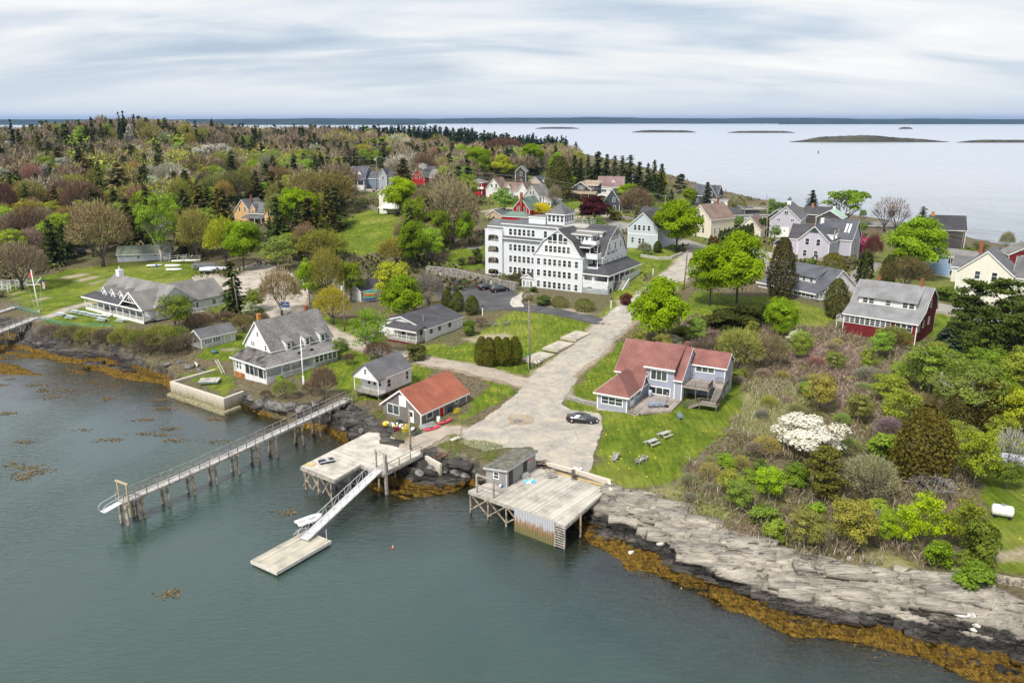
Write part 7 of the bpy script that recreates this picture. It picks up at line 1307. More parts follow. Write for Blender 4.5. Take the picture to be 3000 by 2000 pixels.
mw=item('mower','dark push mower in front of the person in blue','mower',1897,736,None,R(200)); M().box(-.3,.3,-.1,.7,.15,.4).build('deck',BLACK,mw); M().bar((0,-.1,.35),(0,-.7,1.0),.05).build('handle',METAL,mw); [wheel(mw,x,y,.12) for x in (-.3,.3) for y in (0,.6)]
# ================================================================ vegetation
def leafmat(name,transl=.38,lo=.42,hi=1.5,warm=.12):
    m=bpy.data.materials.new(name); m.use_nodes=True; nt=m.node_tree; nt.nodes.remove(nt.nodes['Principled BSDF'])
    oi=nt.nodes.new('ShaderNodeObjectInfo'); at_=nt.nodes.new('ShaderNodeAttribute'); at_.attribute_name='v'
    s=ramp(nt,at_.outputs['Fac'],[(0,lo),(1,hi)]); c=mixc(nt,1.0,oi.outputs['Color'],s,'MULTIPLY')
    h=nt.nodes.new('ShaderNodeHueSaturation'); L(nt,c,h.inputs['Color']); L(nt,math_(nt,'ADD',.5-warm*.16,math_(nt,'MULTIPLY',at_.outputs['Fac'],-warm*.0)),h.inputs['Hue']) if False else None
    L(nt,math_(nt,'ADD',.985,math_(nt,'MULTIPLY',oi.outputs['Random'],.03)),h.inputs['Hue']) if False else None
    L(nt,math_(nt,'ADD',.88,math_(nt,'MULTIPLY',oi.outputs['Random'],.24)),h.inputs['Value'])
    d=nt.nodes.new('ShaderNodeBsdfDiffuse'); L(nt,h.outputs[0],d.inputs[0]); t=nt.nodes.new('ShaderNodeBsdfTranslucent'); L(nt,h.outputs[0],t.inputs[0])
    x=nt.nodes.new('ShaderNodeMixShader'); x.inputs[0].default_value=transl; L(nt,d.outputs[0],x.inputs[1]); L(nt,t.outputs[0],x.inputs[2]); L(nt,x.outputs[0],nt.nodes['Material Output'].inputs[0]); return m
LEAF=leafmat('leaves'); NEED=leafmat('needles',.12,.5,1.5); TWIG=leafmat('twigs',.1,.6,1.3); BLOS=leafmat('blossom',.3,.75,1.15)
BARK=flat('bark',(.10,.085,.07),.95,var=.4,scale=4); BIRCHB=flat('birch_bark',(.55,.53,.49),.8,var=.35,scale=6); BLACKB=flat('dark_bark',(.045,.038,.035),.95); GREYB=flat('grey_twig_bark',(.25,.23,.21),.9)
def quads(P,size,nrm=None,val=None,aspect=1.0,axis=None,rng=RNG,tilt=1.0):
    n=len(P); size=np.broadcast_to(size,(n,)).astype(float)
    if axis is None:
        a=rng.normal(size=(n,3))
    else: a=axis+rng.normal(size=(n,3))*.25
    if nrm is not None:
        nn=nrm+rng.normal(size=(n,3))*tilt; nn/=np.linalg.norm(nn,axis=1,keepdims=True)+1e-9; a=a-(a*nn).sum(1,keepdims=True)*nn
    a/=np.linalg.norm(a,axis=1,keepdims=True)+1e-9
    if nrm is None: nn=rng.normal(size=(n,3)); 
    b=np.cross(nn,a); b/=np.linalg.norm(b,axis=1,keepdims=True)+1e-9
    a=a*(size*.5*aspect)[:,None]; b=b*(size*.5)[:,None]
    # a leaf-like diamond with uneven corners
    V=np.stack([P-a,P+b*.9+a*.1,P+a,P-b+a*.05],1).reshape(-1,3); return V
def cmesh(name,Vs,vals,mat):
    V=np.concatenate(Vs); n=len(V)//4; me=set_mesh(name,V,np.arange(n*4).reshape(n,4),False)
    at_=me.attributes.new('v','FLOAT','FACE'); at_.data.foreach_set('value',np.clip(np.concatenate(vals),0,1).astype(np.float32)); me.materials.append(mat); return me
def unit(n): v=RNG.normal(size=(n,3)); return v/np.linalg.norm(v,axis=1,keepdims=True)
def crown_round(nc=26,per=170,size=.045,mat=LEAF,zc=.60,rz=.40,rx=.5,cl=.15,bottom=.2,gap=.0,name='crown',shape=None):
    Vs=[];va=[]
    for k in range(nc):
        u=unit(1)[0]
        if u[2]<-.8: u[2]=-u[2]*.5
        r=RNG.uniform(.55,.86); c=np.array([u[0]*rx*r,u[1]*rx*r,zc+u[2]*rz*r])
        if shape: c=shape(c)
        cr=cl*RNG.uniform(.75,1.3); n=int(per*RNG.uniform(.7,1.3)); d=unit(n); d[:,2]=np.where(d[:,2]<-.2,-d[:,2]*.7,d[:,2]); rr=RNG.uniform(.55,1.05,n)**.5
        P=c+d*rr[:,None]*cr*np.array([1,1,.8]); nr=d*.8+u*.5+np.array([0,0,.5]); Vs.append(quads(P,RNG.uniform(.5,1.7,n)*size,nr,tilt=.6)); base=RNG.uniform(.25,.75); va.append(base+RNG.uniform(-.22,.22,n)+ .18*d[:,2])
    # sparse inner leaves
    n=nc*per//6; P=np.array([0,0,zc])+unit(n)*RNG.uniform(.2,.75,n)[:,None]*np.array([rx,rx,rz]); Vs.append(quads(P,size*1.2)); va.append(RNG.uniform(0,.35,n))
    return cmesh(name,Vs,va,mat)
def trunk_mesh(kind,seed=0):
    rg=random.Random(seed); m=M()
    if kind in('spruce','cedar'): m.tube([(0,0,-.03),(0,0,.5),(0,0,.97)],[.016,.010,.003],6)
    elif kind=='vase':
        m.tube([(0,0,-.03),(0,.0,.1),(.01,0,.18)],[.030,.024,.02],7)
        def br(p,d,l,r,dep):
            q=(p[0]+d[0]*l,p[1]+d[1]*l,p[2]+d[2]*l); mid=((p[0]+q[0])/2+rg.uniform(-.01,.01),(p[1]+q[1])/2+rg.uniform(-.01,.01),(p[2]+q[2])/2); m.tube([p,mid,q],[r,r*.8,r*.55],5,False)
            if dep>0:
                for k in range(3 if dep>1 else 3):
                    dd=Vector((d[0]+rg.uniform(-.55,.55),d[1]+rg.uniform(-.55,.55),d[2]*.9+rg.uniform(-.1,.35))).normalized(); br(q,dd,l*rg.uniform(.55,.8),r*.55,dep-1)
        for k in range(6): a=k*PI/3+rg.uniform(-.3,.3); t=rg.uniform(.45,.9); br((0,0,rg.uniform(.1,.2)),Vector((math.cos(a)*t,math.sin(a)*t,1.1)).normalized(),.22,.014,3)
    else:
        lean=rg.uniform(-.04,.04); m.tube([(0,0,-.03),(lean*.4,0,.2),(lean,.01,.45),(lean*1.3,0,.75)],[.024,.018,.013,.005],7)
        for k in range(9):
            a=k*2.4+rg.uniform(-.4,.4); z=.25+k*.05; r=rg.uniform(.22,.34); m.tube([(lean*.7,0,z),(math.cos(a)*r*.5,math.sin(a)*r*.5,z+.12),(math.cos(a)*r,math.sin(a)*r,z+.22)],[.009,.006,.002],5,False)
    me=m.mesh('trunk',False); me.polygons.foreach_set('use_smooth',[True]*len(me.polygons)); return me
def crown_spruce(seed=0,dens=1.0,rad=.23,irr=.35,name='crown'):
    Vs=[];va=[];lv=int(26*dens)
    for i in range(lv):
        z=.06+.92*i/lv; R_=rad*((1-z)**.75)*RNG.uniform(1-irr,1.12)+.012; nb=int(6+10*(1-z))
        for b_ in range(nb):
            a=RNG.uniform(0,2*PI); l=R_*RNG.uniform(.65,1.12); n=max(3,int(9*l/rad)+2); t=np.linspace(.25,1,n)+RNG.uniform(-.05,.05,n)
            P=np.stack([np.cos(a)*l*t,np.sin(a)*l*t,z-l*.35*t**1.5+RNG.uniform(-.01,.01,n)],1); P[:,:2]+=RNG.normal(size=(n,2))*.012
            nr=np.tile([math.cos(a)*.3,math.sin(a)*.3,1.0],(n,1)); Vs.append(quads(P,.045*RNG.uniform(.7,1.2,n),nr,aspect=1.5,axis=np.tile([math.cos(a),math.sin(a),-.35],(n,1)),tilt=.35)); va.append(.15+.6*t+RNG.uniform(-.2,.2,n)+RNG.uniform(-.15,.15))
    return cmesh(name,Vs,va,NEED)
def crown_bare(n=2600,spread=.42,leaf=900,mat=TWIG,name='crown',upr=1.0,lw=.0045):
    # fan of fine twigs plus small buds
    Vs=[];va=[]
    u=unit(n); u[:,2]=np.abs(u[:,2])*upr+RNG.uniform(-.25,.1,n); rr=RNG.uniform(.5,1.0,n)**.6
    P=np.stack([u[:,0]*spread*rr,u[:,1]*spread*rr,.46+u[:,2]*.50*rr],1); P[:,2]=np.clip(P[:,2],.14,1.0)
    ax=P-np.array([0,0,.12]); ax/=np.linalg.norm(ax,axis=1,keepdims=True); Vs.append(quads(P,lw*2.2*RNG.uniform(.7,1.3,n),None,aspect=10,axis=ax)); va.append(RNG.uniform(.2,.8,n))
    k=leaf; u=unit(k); u[:,2]=np.abs(u[:,2])-.15; cl=fbm(u[:,0]*3+5,u[:,2]*3+u[:,1]*2,2,seed=int(RNG.integers(99))); rr=RNG.uniform(.75,1.05,k); P=np.stack([u[:,0]*spread*rr,u[:,1]*spread*rr,.46+u[:,2]*.52*rr],1); keep=cl>.4; P=P[keep]; Vs.append(quads(P,.016*RNG.uniform(.6,1.4,len(P)))); va.append(RNG.uniform(.6,1,len(P)))
    return cmesh(name,Vs,va,mat)
def crown_cedar(n=5200,rx=.25,pt=1.0,size=.026,name='crown',mat=NEED):
    z=RNG.uniform(.06,1,n); prof=np.sin(PI*np.clip((z-.02)*.95+.03,0,1)**.75)**.6; th=RNG.uniform(0,2*PI,n); bump_=.62+.75*fbm(np.cos(th)*2.6+9,z*7+np.sin(th)*2.6,3,int(RNG.integers(99))); r=rx*prof*bump_*RNG.uniform(.78,1.06,n)
    P=np.stack([np.cos(th)*r,np.sin(th)*r,z],1); nr=np.stack([np.cos(th),np.sin(th),.3+0*z],1); V_=quads(P,size*RNG.uniform(.6,1.3,n),nr,aspect=1.3,axis=np.tile([0,0,1.0],(n,1)),tilt=.5); return cmesh(name,[V_],[ .1+bump_-.6+RNG.uniform(-.2,.2,n)],mat)
def crown_pine(name='crown'):
    Vs=[];va=[]
    for k in range(48):
        z=RNG.uniform(.22,.97); a=RNG.uniform(0,2*PI); R_=.42*(1.1-z)**.6*RNG.uniform(.25,1.1); c=np.array([math.cos(a)*R_,math.sin(a)*R_,z]); n=110; d=unit(n)*RNG.uniform(.3,1,n)[:,None]*np.array([.14,.14,.045])*RNG.uniform(.7,1.2)
        Vs.append(quads(c+d,.035*RNG.uniform(.6,1.2,n),np.tile([0,0,1.0],(n,1)),aspect=1.4,tilt=.6)); va.append(RNG.uniform(.3,.6)+d[:,2]*6+RNG.uniform(-.15,.2,n))
    return cmesh(name,Vs,va,NEED)
PROTO={}
def addp(k,crowns,trunks,bark): PROTO[k]=(crowns,trunks,bark)
tg=[trunk_mesh('tree',i) for i in range(3)]; ts=[trunk_mesh('spruce')]; tv=[trunk_mesh('vase',i) for i in range(3)]
def wb(ms,b_): 
    out=[]
    for m_ in ms: c_=m_.copy(); c_.materials.clear(); c_.materials.append(b_); out.append(c_)
    return out
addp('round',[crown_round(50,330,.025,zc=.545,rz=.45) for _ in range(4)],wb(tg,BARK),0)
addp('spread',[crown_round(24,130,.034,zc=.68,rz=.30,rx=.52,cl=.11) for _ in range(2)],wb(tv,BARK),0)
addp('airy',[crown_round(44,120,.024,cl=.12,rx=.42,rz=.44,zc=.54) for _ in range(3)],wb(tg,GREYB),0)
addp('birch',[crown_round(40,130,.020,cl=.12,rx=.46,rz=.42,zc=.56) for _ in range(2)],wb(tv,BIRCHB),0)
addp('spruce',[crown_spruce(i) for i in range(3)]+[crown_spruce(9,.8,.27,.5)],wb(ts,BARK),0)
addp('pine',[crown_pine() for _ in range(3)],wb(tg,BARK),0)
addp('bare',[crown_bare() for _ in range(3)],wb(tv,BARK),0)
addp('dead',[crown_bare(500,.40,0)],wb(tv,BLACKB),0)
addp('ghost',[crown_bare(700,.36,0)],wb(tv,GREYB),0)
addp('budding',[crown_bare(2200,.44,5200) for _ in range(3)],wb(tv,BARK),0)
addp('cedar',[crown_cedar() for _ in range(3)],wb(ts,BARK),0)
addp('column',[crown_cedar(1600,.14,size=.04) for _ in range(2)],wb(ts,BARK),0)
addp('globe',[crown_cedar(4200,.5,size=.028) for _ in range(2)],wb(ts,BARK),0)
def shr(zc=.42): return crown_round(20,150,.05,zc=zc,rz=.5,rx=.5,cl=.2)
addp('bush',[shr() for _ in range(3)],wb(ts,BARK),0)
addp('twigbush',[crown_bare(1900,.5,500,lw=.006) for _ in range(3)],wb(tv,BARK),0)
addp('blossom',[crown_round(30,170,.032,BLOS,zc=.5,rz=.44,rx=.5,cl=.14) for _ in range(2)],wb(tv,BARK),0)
CROWNCOL={}
def plant(kind,X,Y,h_,w_,col,label=None,cat='tree',name=None,group=None,Z=None):
    if col[1]>1.6*col[0]: col=(col[1]*.68,col[1]*1.04,col[2])
    cr,tr,_=PROTO[kind]; i=random.randrange(len(cr)); Z=hz(X,Y) if Z is None else Z
    nm=name or {'spruce':'spruce_tree','pine':'pine_tree','cedar':'cedar_tree','column':'clipped_cedar','globe':'round_shrub','bush':'shrub','twigbush':'bare_shrub','blossom':'blossoming_tree','bare':'bare_tree','dead':'bare_tree','ghost':'dead_tree','birch':'birch_tree','budding':'budding_tree'}.get(kind,'leafy_tree')
    o=thing(nm,label,cat,(X,Y,Z-.1),random.uniform(0,6.28),group); nat={'spruce':.46,'cedar':.48,'column':.28,'pine':.84,'bare':.84,'dead':.8,'ghost':.72,'budding':.88,'airy':.8,'birch':.92,'round':1.0,'spread':1.04,'globe':1.0,'bush':1.0,'twigbush':1.0,'blossom':1.0}[kind]
    s=w_/nat; o.scale=(s,s,h_)
    c=link('crown',cr[i],None,o); c.color=(*col,1); link('trunk',tr[i%len(tr)],None,o); return o
BR=(.225,.335,.010); YG=(.37,.40,.03); OL=(.24,.22,.045); DG=(.050,.066,.018); MG=(.20,.27,.02); TAN=(.26,.20,.115); BRN=(.22,.15,.10); RED=(.13,.07,.05); GRY=(.22,.20,.17); PUR=(.07,.018,.022); YEL=(.42,.36,.04); LG=(.26,.32,.07); DOL=(.075,.085,.02)
USED=[]
def T(kind,x,yb,yt,w,col,label,cat='tree',group=None,name=None,base=None):
    # x, yb (foot), yt (top), w in survey pixels of the 2352 px wide overview
    px,pb,pt=x*K,yb*K,yt*K; X,Y,Z=at(px,pb); h_=max(.6,Zat(X,Y,pt)-Z); d=tdist(Y,Z+h_*.5); W=w*K*d/F
    USED.append((X,Y,W*.4)); return plant(kind,X,Y,h_,W,col,label,cat,name,group,Z)
T('round',1515,792,632,140,BR,'big bright green maple at the road bend in front of the inn stair'); T('round',1630,702,553,108,BR,'left one of the two tall maples right of the road'); T('round',1692,702,528,142,BR,'right and larger one of the two tall maples right of the road')
T('round',1553,578,455,116,BR,'broad street maple between the blue grey house and the cream house'); T('round',1788,782,680,80,(.17,.34,.02),'small round green maple standing alone above the brown scrub'); T('round',930,742,630,106,(.13,.30,.015),'dense deep green maple leaning over the bungalow roof')
T('airy',902,700,588,84,YG,'yellow green tree behind the dense maple and the kayak shed'); T('round',686,540,428,96,BR,'bright green maple right of the ochre house'); T('round',922,500,403,88,(.32,.42,.015),'yellow green maple in front of the pale yellow house')
T('round',1097,412,332,64,BR,'rounded bright maple on the skyline above the farmhouse'); T('round',1222,392,328,56,BR,'rounded bright maple on the skyline left of the dark cedar'); T('round',1152,412,354,54,YG,'yellower maple between the two skyline maples')
T('round',2095,640,492,134,(.22,.34,.02),'great yellow green maple in front of the black house by the sea'); T('spread',1935,522,430,112,(.17,.27,.03),'spreading flat topped tree against the sea beside the dark spruce'); T('round',1508,452,395,48,YG,'lime green tree at the foot of the shore spruces'); T('round',1440,480,420,62,BR,'bright green tree beside the bare brown one in the village')
T('round',560,622,500,92,(.13,.28,.015),'deep green tree behind the club gravel yard'); T('birch',372,600,440,104,(.16,.30,.03),'tall fresh green birch at the wood edge behind the boat shed'); T('budding',520,612,490,92,YG,'yellowish leafing tree left of the deep green one'); T('airy',640,622,535,84,LG,'airy pale green tree at the end of the gravel loop')
T('airy',712,700,585,58,(.20,.38,.02),'bright slim tree right of the gravel loop'); T('budding',752,700,558,84,OL,'rounded olive tree above the yellow willow'); T('airy',806,690,590,66,MG,'mid green tree left of the kayak shed'); T('airy',955,575,440,64,MG,'tall green tree below the yellow green maple'); T('round',950,620,500,66,(.12,.26,.02),'dark fresh green tree left of the inn gable'); T('airy',1012,575,470,58,MG,'slender green tree in the clump left of the inn'); T('round',1068,570,478,48,(.13,.28,.02),'small green tree nearest the left end of the inn')
T('budding',912,612,540,92,(.26,.22,.04),'rusty orange green budding tree below the hill lawn'); T('budding',742,600,522,118,(.24,.24,.04),'wide yellowish budding shrub tree below the hill lawn'); T('budding',765,745,652,88,YEL,'yellow willow beside the transformer pole'); T('birch',850,825,700,104,(.19,.30,.03),'white stemmed birch beside the lane behind the stilt cottage'); T('budding',985,708,620,74,GRY,'grey budding tree at the left end of the car park')
for x,yb,yt,w,l in ((1027,708,665,26,'left'),(1051,714,668,32,'middle'),(1084,722,678,32,'right')): T('cedar',x,yb,yt,w,(.085,.10,.015),'%s of the three rounded cedars above the bungalow'%l,group='three cedars by the car park')
for i,x in enumerate((1107,1124,1143,1163,1183)): T('cedar',x,838-i*.5+(i%2)*3,772+(i%2)*2,34,(.10,.105,.015),'%s cedar of the row of five on the inn lawn, counted from the left'%('first','second','third','fourth','fifth')[i],group='row of five cedars on the lawn')
T('cedar',1790,688,545,60,(.085,.078,.03),'tall ragged brown green cedar left of the dormer house'); T('column',1510,580,553,20,(.04,.09,.02),'small clipped conical shrub at the corner of the blue grey house','shrub'); T('spruce',540,722,592,74,DG,'dark spruce standing in the club yard beside the leaning pole'); T('airy',585,716,655,52,MG,'small green tree at the right foot of the club yard spruce'); T('blossom',575,726,690,40,(.42,.46,.30),'pale flowering shrub at the foot of the club yard spruce','shrub')
T('budding',648,724,610,98,(.27,.21,.10),'tan spreading tree standing in the gravel loop'); T('round',1365,512,447,78,PUR,'dark purple copper beech behind the inn roof'); T('bare',1460,505,425,84,BRN,'bare brown spreading tree right of the copper beech'); T('cedar',1285,462,360,62,(.085,.085,.025),'massive dark cedar in the middle of the village'); T('cedar',1160,412,362,44,(.09,.085,.03),'brown green cedar left of the tower house')
T('budding',1040,560,398,124,(.27,.22,.13),'large tan budding tree above the inn car park trees'); T('bare',975,420,345,60,BRN,'brown bare tree on the ridge left of the village'); T('bare',1155,375,312,108,(.18,.10,.065),'rusty brown bare crown on the skyline above the village')
for i,(x,yb,yt,w) in enumerate(((1318,440,352,30),(1333,438,360,24),(1350,440,350,28),(1372,442,344,44),(1392,440,350,30),(1410,440,352,28),(1428,444,352,34),(1445,446,350,38),(1466,448,368,34),(1486,452,370,24),(1500,454,363,26),(1517,462,372,30))): T('spruce',x,yb,yt,w*1.35,DG,'dark spruce of the shore row behind the mauve roofed house',group='row of spruces at the village shore')
T('pine',1562,444,398,36,DG,'small dark pine alone against the sea left of the shore house'); T('spruce',1622,480,415,34,(.05,.06,.03),'thin dark spruce in front of the shore shingle house'); T('round',1582,470,430,38,MG,'round green tree touching the shore shingle house'); T('spruce',1863,488,434,44,(.02,.035,.02),'dark windswept spruce behind the lilac barn'); T('spruce',2117,512,470,46,DG,'dark spruce left of the black house chimney'); T('spruce',1541,470,434,26,DG,'small spruce at the end of the shore row')
T('dead',2030,532,445,66,BRN,'left one of the two bare dark trees against the sea'); T('dead',2056,538,447,62,BRN,'right one of the two bare dark trees against the sea'); T('blossom',1955,588,530,112,(.48,.10,.20),'pink flowering cherry right of the lilac house'); T('bare',2002,606,532,44,(.16,.06,.05),'reddish brown narrow tree at the end of the pink cherry'); T('globe',1908,650,580,66,(.14,.125,.02),'big round olive shrub behind the dormer house','shrub'); T('budding',2078,668,584,116,(.15,.12,.05),'broad brown olive tree behind the maroon house'); T('column',1982,662,572,36,(.06,.07,.02),'tall clipped cedar left of the dark red tree','tree'); T('cedar',2036,660,584,34,(.07,.08,.02),'dark cedar at the right of the reddish narrow tree')
for i in range(13): T('column',1655+i*8.6+(i>8)*3,562-i*1.6,528-i*1.9-(i>9)*8,15,(.05,.07,.02),'clipped cedar in the hedge before the small cream house','shrub','clipped cedar hedge')
for i,(x,yb,yt,w) in enumerate(((1632,572,540,14),(1641,574,542,14),(1652,574,546,13))): T('column',x,yb,yt,w,(.10,.06,.02),'%s of three brownish clipped cedars at the plank screen'%('left','middle','right')[i],'shrub','brown clipped cedars')
PN=(.075,.105,.02)
for x,yb,yt,w,l in ((2222,775,640,124,'wind shaped pine in front of the left end of the pale yellow farmhouse'),(2300,785,636,140,'wide pine in front of the middle of the pale yellow farmhouse'),(2352,820,660,130,'pine cut by the right picture edge below the farmhouse'),(2262,830,700,120,'lower pine between the two tall ones'),(2326,850,715,130,'low dark pine at the right edge above the light green trees'),(2195,800,715,70,'pine nearest the right wall of the maroon house')): T('pine',x,yb,yt,w,PN,l)
for x,yb,yt,w,l in ((2338,905,790,100,'light green tree at the right picture edge above the water tank'),(2298,1045,952,88,'light green tree behind the dead grey tree'),(2180,1062,955,84,'yellow green tree between the brown cedars and the lime aspens'),(2072,990,888,96,'feathery pale green tree left of the big birch'),(2038,930,850,80,'small feathery green tree at the edge of the dry stems')): T('airy',x,yb,yt,w,(.29,.34,.045),l)
T('spruce',2180,800,738,76,(.06,.10,.075),'small blue green spruce below the pines'); T('spruce',2165,796,752,54,(.05,.08,.04),'low dark spruce left of the blue green one')
T('airy',2130,915,778,130,(.20,.28,.04),'light green tree below the right wall of the maroon house'); T('birch',2205,975,812,190,(.20,.25,.05),'large birch with white forked limbs in the right hand wood'); T('airy',2255,885,792,110,(.17,.28,.03),'pale green tree at the right of the big birch'); T('round',2292,965,865,104,(.14,.26,.02),'rounded green tree right of the big birch'); T('airy',2335,1010,880,96,YG,'yellow green tree at the right edge of the wood'); T('cedar',2112,1105,932,124,(.105,.085,.018),'massive brown olive cedar in the right hand wood'); T('cedar',2262,985,868,92,(.10,.082,.018),'second brown olive cedar farther right in the wood'); T('cedar',2190,1000,905,70,(.075,.07,.02),'dark cedar squeezed between the two brown ones')
T('blossom',1858,1048,948,158,(.72,.70,.60),'large white blossoming tree in the scrub'); T('pine',1888,1150,1022,112,(.13,.13,.025),'olive gold pine below the white blossoming tree'); T('budding',1990,1148,1038,128,(.25,.25,.13),'rounded grey green budding tree right of the olive pine'); T('airy',1765,1150,1062,70,(.24,.42,.02),'small lime cone shaped birch at the left end of the wood'); T('bush',1830,1120,1062,74,(.12,.25,.03),'fresh green bush behind the olive pine','shrub'); T('airy',2235,1120,972,96,(.27,.33,.03),'bright yellow green tree in the middle of the right wood')
T('airy',2120,1255,1125,92,(.36,.48,.015),'lime yellow aspen with pale stem above the shore cliff'); T('airy',2068,1262,1152,64,(.34,.46,.015),'smaller lime aspen left of the tall one'); T('airy',2030,1258,1155,44,(.30,.42,.03),'slim lime aspen farthest left above the cliff'); T('airy',2215,1265,1140,92,(.24,.28,.03),'olive green tree right of the lime aspens'); T('bush',2152,1300,1236,62,(.11,.28,.02),'deep green bush at the feet of the lime aspens','shrub'); T('bush',2235,1300,1180,90,(.16,.20,.03),'olive bush at the corner of the right lawn','shrub'); T('ghost',2312,1105,972,96,(.40,.38,.34),'grey dead tree with spiky branches near the covered boat'); T('bush',2235,1345,1292,104,(.15,.25,.03),'green bush spilling over the shore stone wall','shrub'); T('ghost',2140,1140,1085,100,(.33,.31,.28),'grey dead branches below the brown olive cedar'); T('airy',2310,1120,1050,70,(.20,.26,.04),'pale green sapling at the foot of the dead tree')
T('budding',1692,855,748,120,(.27,.28,.07),'large olive yellow willow behind the lavender house'); T('twigbush',1618,850,772,96,(.17,.13,.10),'grey brown bush beside the willow','shrub'); T('bush',1655,760,706,84,DOL,'dark olive rhododendron left of the row under the maples','shrub','row of dark olive bushes'); T('bush',1700,752,697,92,DOL,'dark olive rhododendron in the middle of the row under the maples','shrub','row of dark olive bushes'); T('bush',1742,746,694,60,(.06,.09,.02),'dark green bush at the right of the row under the maples','shrub','row of dark olive bushes')
T('blossom',1536,792,764,64,(.62,.62,.45),'white flowering shrub behind the red ridge of the lavender house','shrub'); T('blossom',1830,792,752,54,(.55,.55,.38),'pale flowering shrub in the brown scrub below the dormer house','shrub'); T('cedar',1918,728,640,52,(.085,.085,.025),'ragged cedar left of the maroon house'); T('budding',2050,800,745,84,(.20,.22,.05),'olive bush against the maroon wall','shrub'); T('budding',1770,850,760,80,(.22,.18,.10),'tan green bush right of the large willow','shrub')
# club shore bushes
T('airy',405,760,668,86,(.19,.24,.03),'light green tree in front of the club house wing'); T('budding',372,808,740,84,(.20,.22,.04),'olive bush below the club house corner','shrub')
for i,(x,yb,yt,w,c_,kd) in enumerate(((120,778,742,60,(.20,.15,.11),'twigbush'),(165,785,744,70,(.17,.16,.06),'budding'),(205,790,748,66,(.20,.20,.05),'budding'),(245,792,750,64,(.17,.13,.09),'twigbush'),(285,796,750,66,(.20,.21,.04),'budding'),(322,806,752,70,(.19,.20,.05),'budding'),(345,815,765,60,(.17,.13,.09),'twigbush'),(400,815,770,56,(.16,.13,.08),'twigbush'),(438,800,760,56,(.19,.16,.10),'twigbush'),(460,760,715,64,(.17,.12,.08),'twigbush'),(520,748,712,60,(.17,.12,.08),'twigbush'),(560,762,718,60,(.21,.17,.07),'budding'),(600,752,716,50,(.18,.13,.09),'twigbush'),(410,790,745,60,(.18,.22,.05),'budding'))): T(kd,x,yb,yt,w,c_,'brown or olive bush on the bank below the club house' ,'shrub','scrub bushes along the club shore')
for l,x,yb,yt,w,c_,kd in (('round brown bush right of the porch house',800,838,808,30,(.22,.16,.11),'twigbush'),('brown bush in front of the flagpole',745,915,835,66,(.19,.13,.09),'twigbush'),('green and tan bush left of the flagpole',655,915,868,60,(.20,.24,.06),'budding'),('rounded brown bush right of the flagpole',715,905,872,46,(.22,.17,.10),'twigbush'),('bare twiggy bush at the lane behind the stilt cottage',870,830,780,70,(.20,.13,.09),'twigbush'),('round olive bush below the bungalow porch',952,826,786,56,(.15,.15,.05),'bush'),('small green tree at the lane left of the birch',782,824,770,44,(.17,.24,.05),'airy'),('green bush at the right end of the bungalow',1078,770,730,36,(.10,.18,.03),'bush'),('tan grass clump on the lawn edge by the lamp post',1105,752,724,34,(.30,.22,.14),'twigbush'),('bright green tuft at the foot of the ladder',645,878,860,22,(.14,.34,.02),'bush'),('brown bush inside the sea wall corner',612,915,892,28,(.17,.12,.09),'twigbush'),('brown shrub behind the entrance of the inn',1175,656,628,46,(.15,.14,.07),'bush'),('rounded olive yew beside the inn lamp post',1210,690,668,26,(.13,.11,.02),'globe'),('low spreading green juniper in the inn bed',1248,700,676,44,(.10,.15,.03),'bush'),('rounded olive yew in the middle of the inn bed',1285,705,680,42,(.12,.12,.02),'globe'),('wide olive yew at the right of the inn bed',1342,713,686,52,(.11,.13,.02),'globe'),('dark red shrub at the foot of the inn stair',1438,700,672,36,(.14,.05,.035),'bush'),('green shrub at the inn door',1225,672,656,20,(.14,.18,.06),'bush'),('olive shrub in the garden right of the inn',1480,585,555,36,(.20,.20,.09),'twigbush'),
 ('forsythia in full yellow beside the red cottage',1242,500,462,50,(.60,.52,.02),'budding'),('pale green tree in front of the white farmhouse',1160,490,425,68,(.20,.32,.06),'airy'),('red brown bush on the lawn below the tan trim cottage',1340,462,448,30,(.15,.07,.045),'bush'),('grey bush left of the red brown one',1315,460,440,26,(.22,.18,.12),'twigbush'),('dark green clipped hedge block by the pale yellow house',835,470,453,26,(.08,.14,.02),'globe'),('dark column shrub left of the terrace wall',823,490,470,14,(.06,.11,.02),'globe'),('olive cushion bush behind the inn terrace',1410,505,482,34,(.14,.12,.03),'bush'),('small spruce in front of the ochre house porch',622,545,495,24,DG,'spruce'),('small flowering tree on the hill lawn',778,530,490,40,(.22,.30,.07),'airy'),('green tree left of the ochre house porch',560,560,505,76,(.22,.34,.04),'airy'),('pale bush at the roof deck house shore',1625,470,445,44,(.14,.20,.05),'bush'),('green shrub patch by the seaside pole',1790,500,462,80,(.14,.22,.04),'bush'),('yellow green small tree at the lilac barn lantern',1800,510,480,40,(.30,.36,.04),'airy'),('dark cedar beside the mint roofed house',1895,560,500,36,(.05,.06,.02),'cedar'),('green creeper bush left of the pale yellow farmhouse',2170,690,655,50,(.14,.24,.04),'bush'),('thin tree above the pale yellow farmhouse',2310,575,528,34,(.25,.24,.10),'budding'),('green shrubs at the sea right of the leaning pole',2245,590,552,44,(.16,.20,.05),'bush'),('olive shrub in front of the sea by the farmhouse chimney',2215,590,565,40,(.12,.15,.03),'bush'),('twiggy pale tree right of the farmhouse chimney',2365,600,560,40,(.24,.18,.16),'bare'),
 ('lime conical shrub below the white blossom at left',1745,1080,1050,30,(.16,.24,.05),'bush')): T(kd,x,yb,yt,w,c_,l,'shrub' if kd in('bush','twigbush','globe') else 'tree')
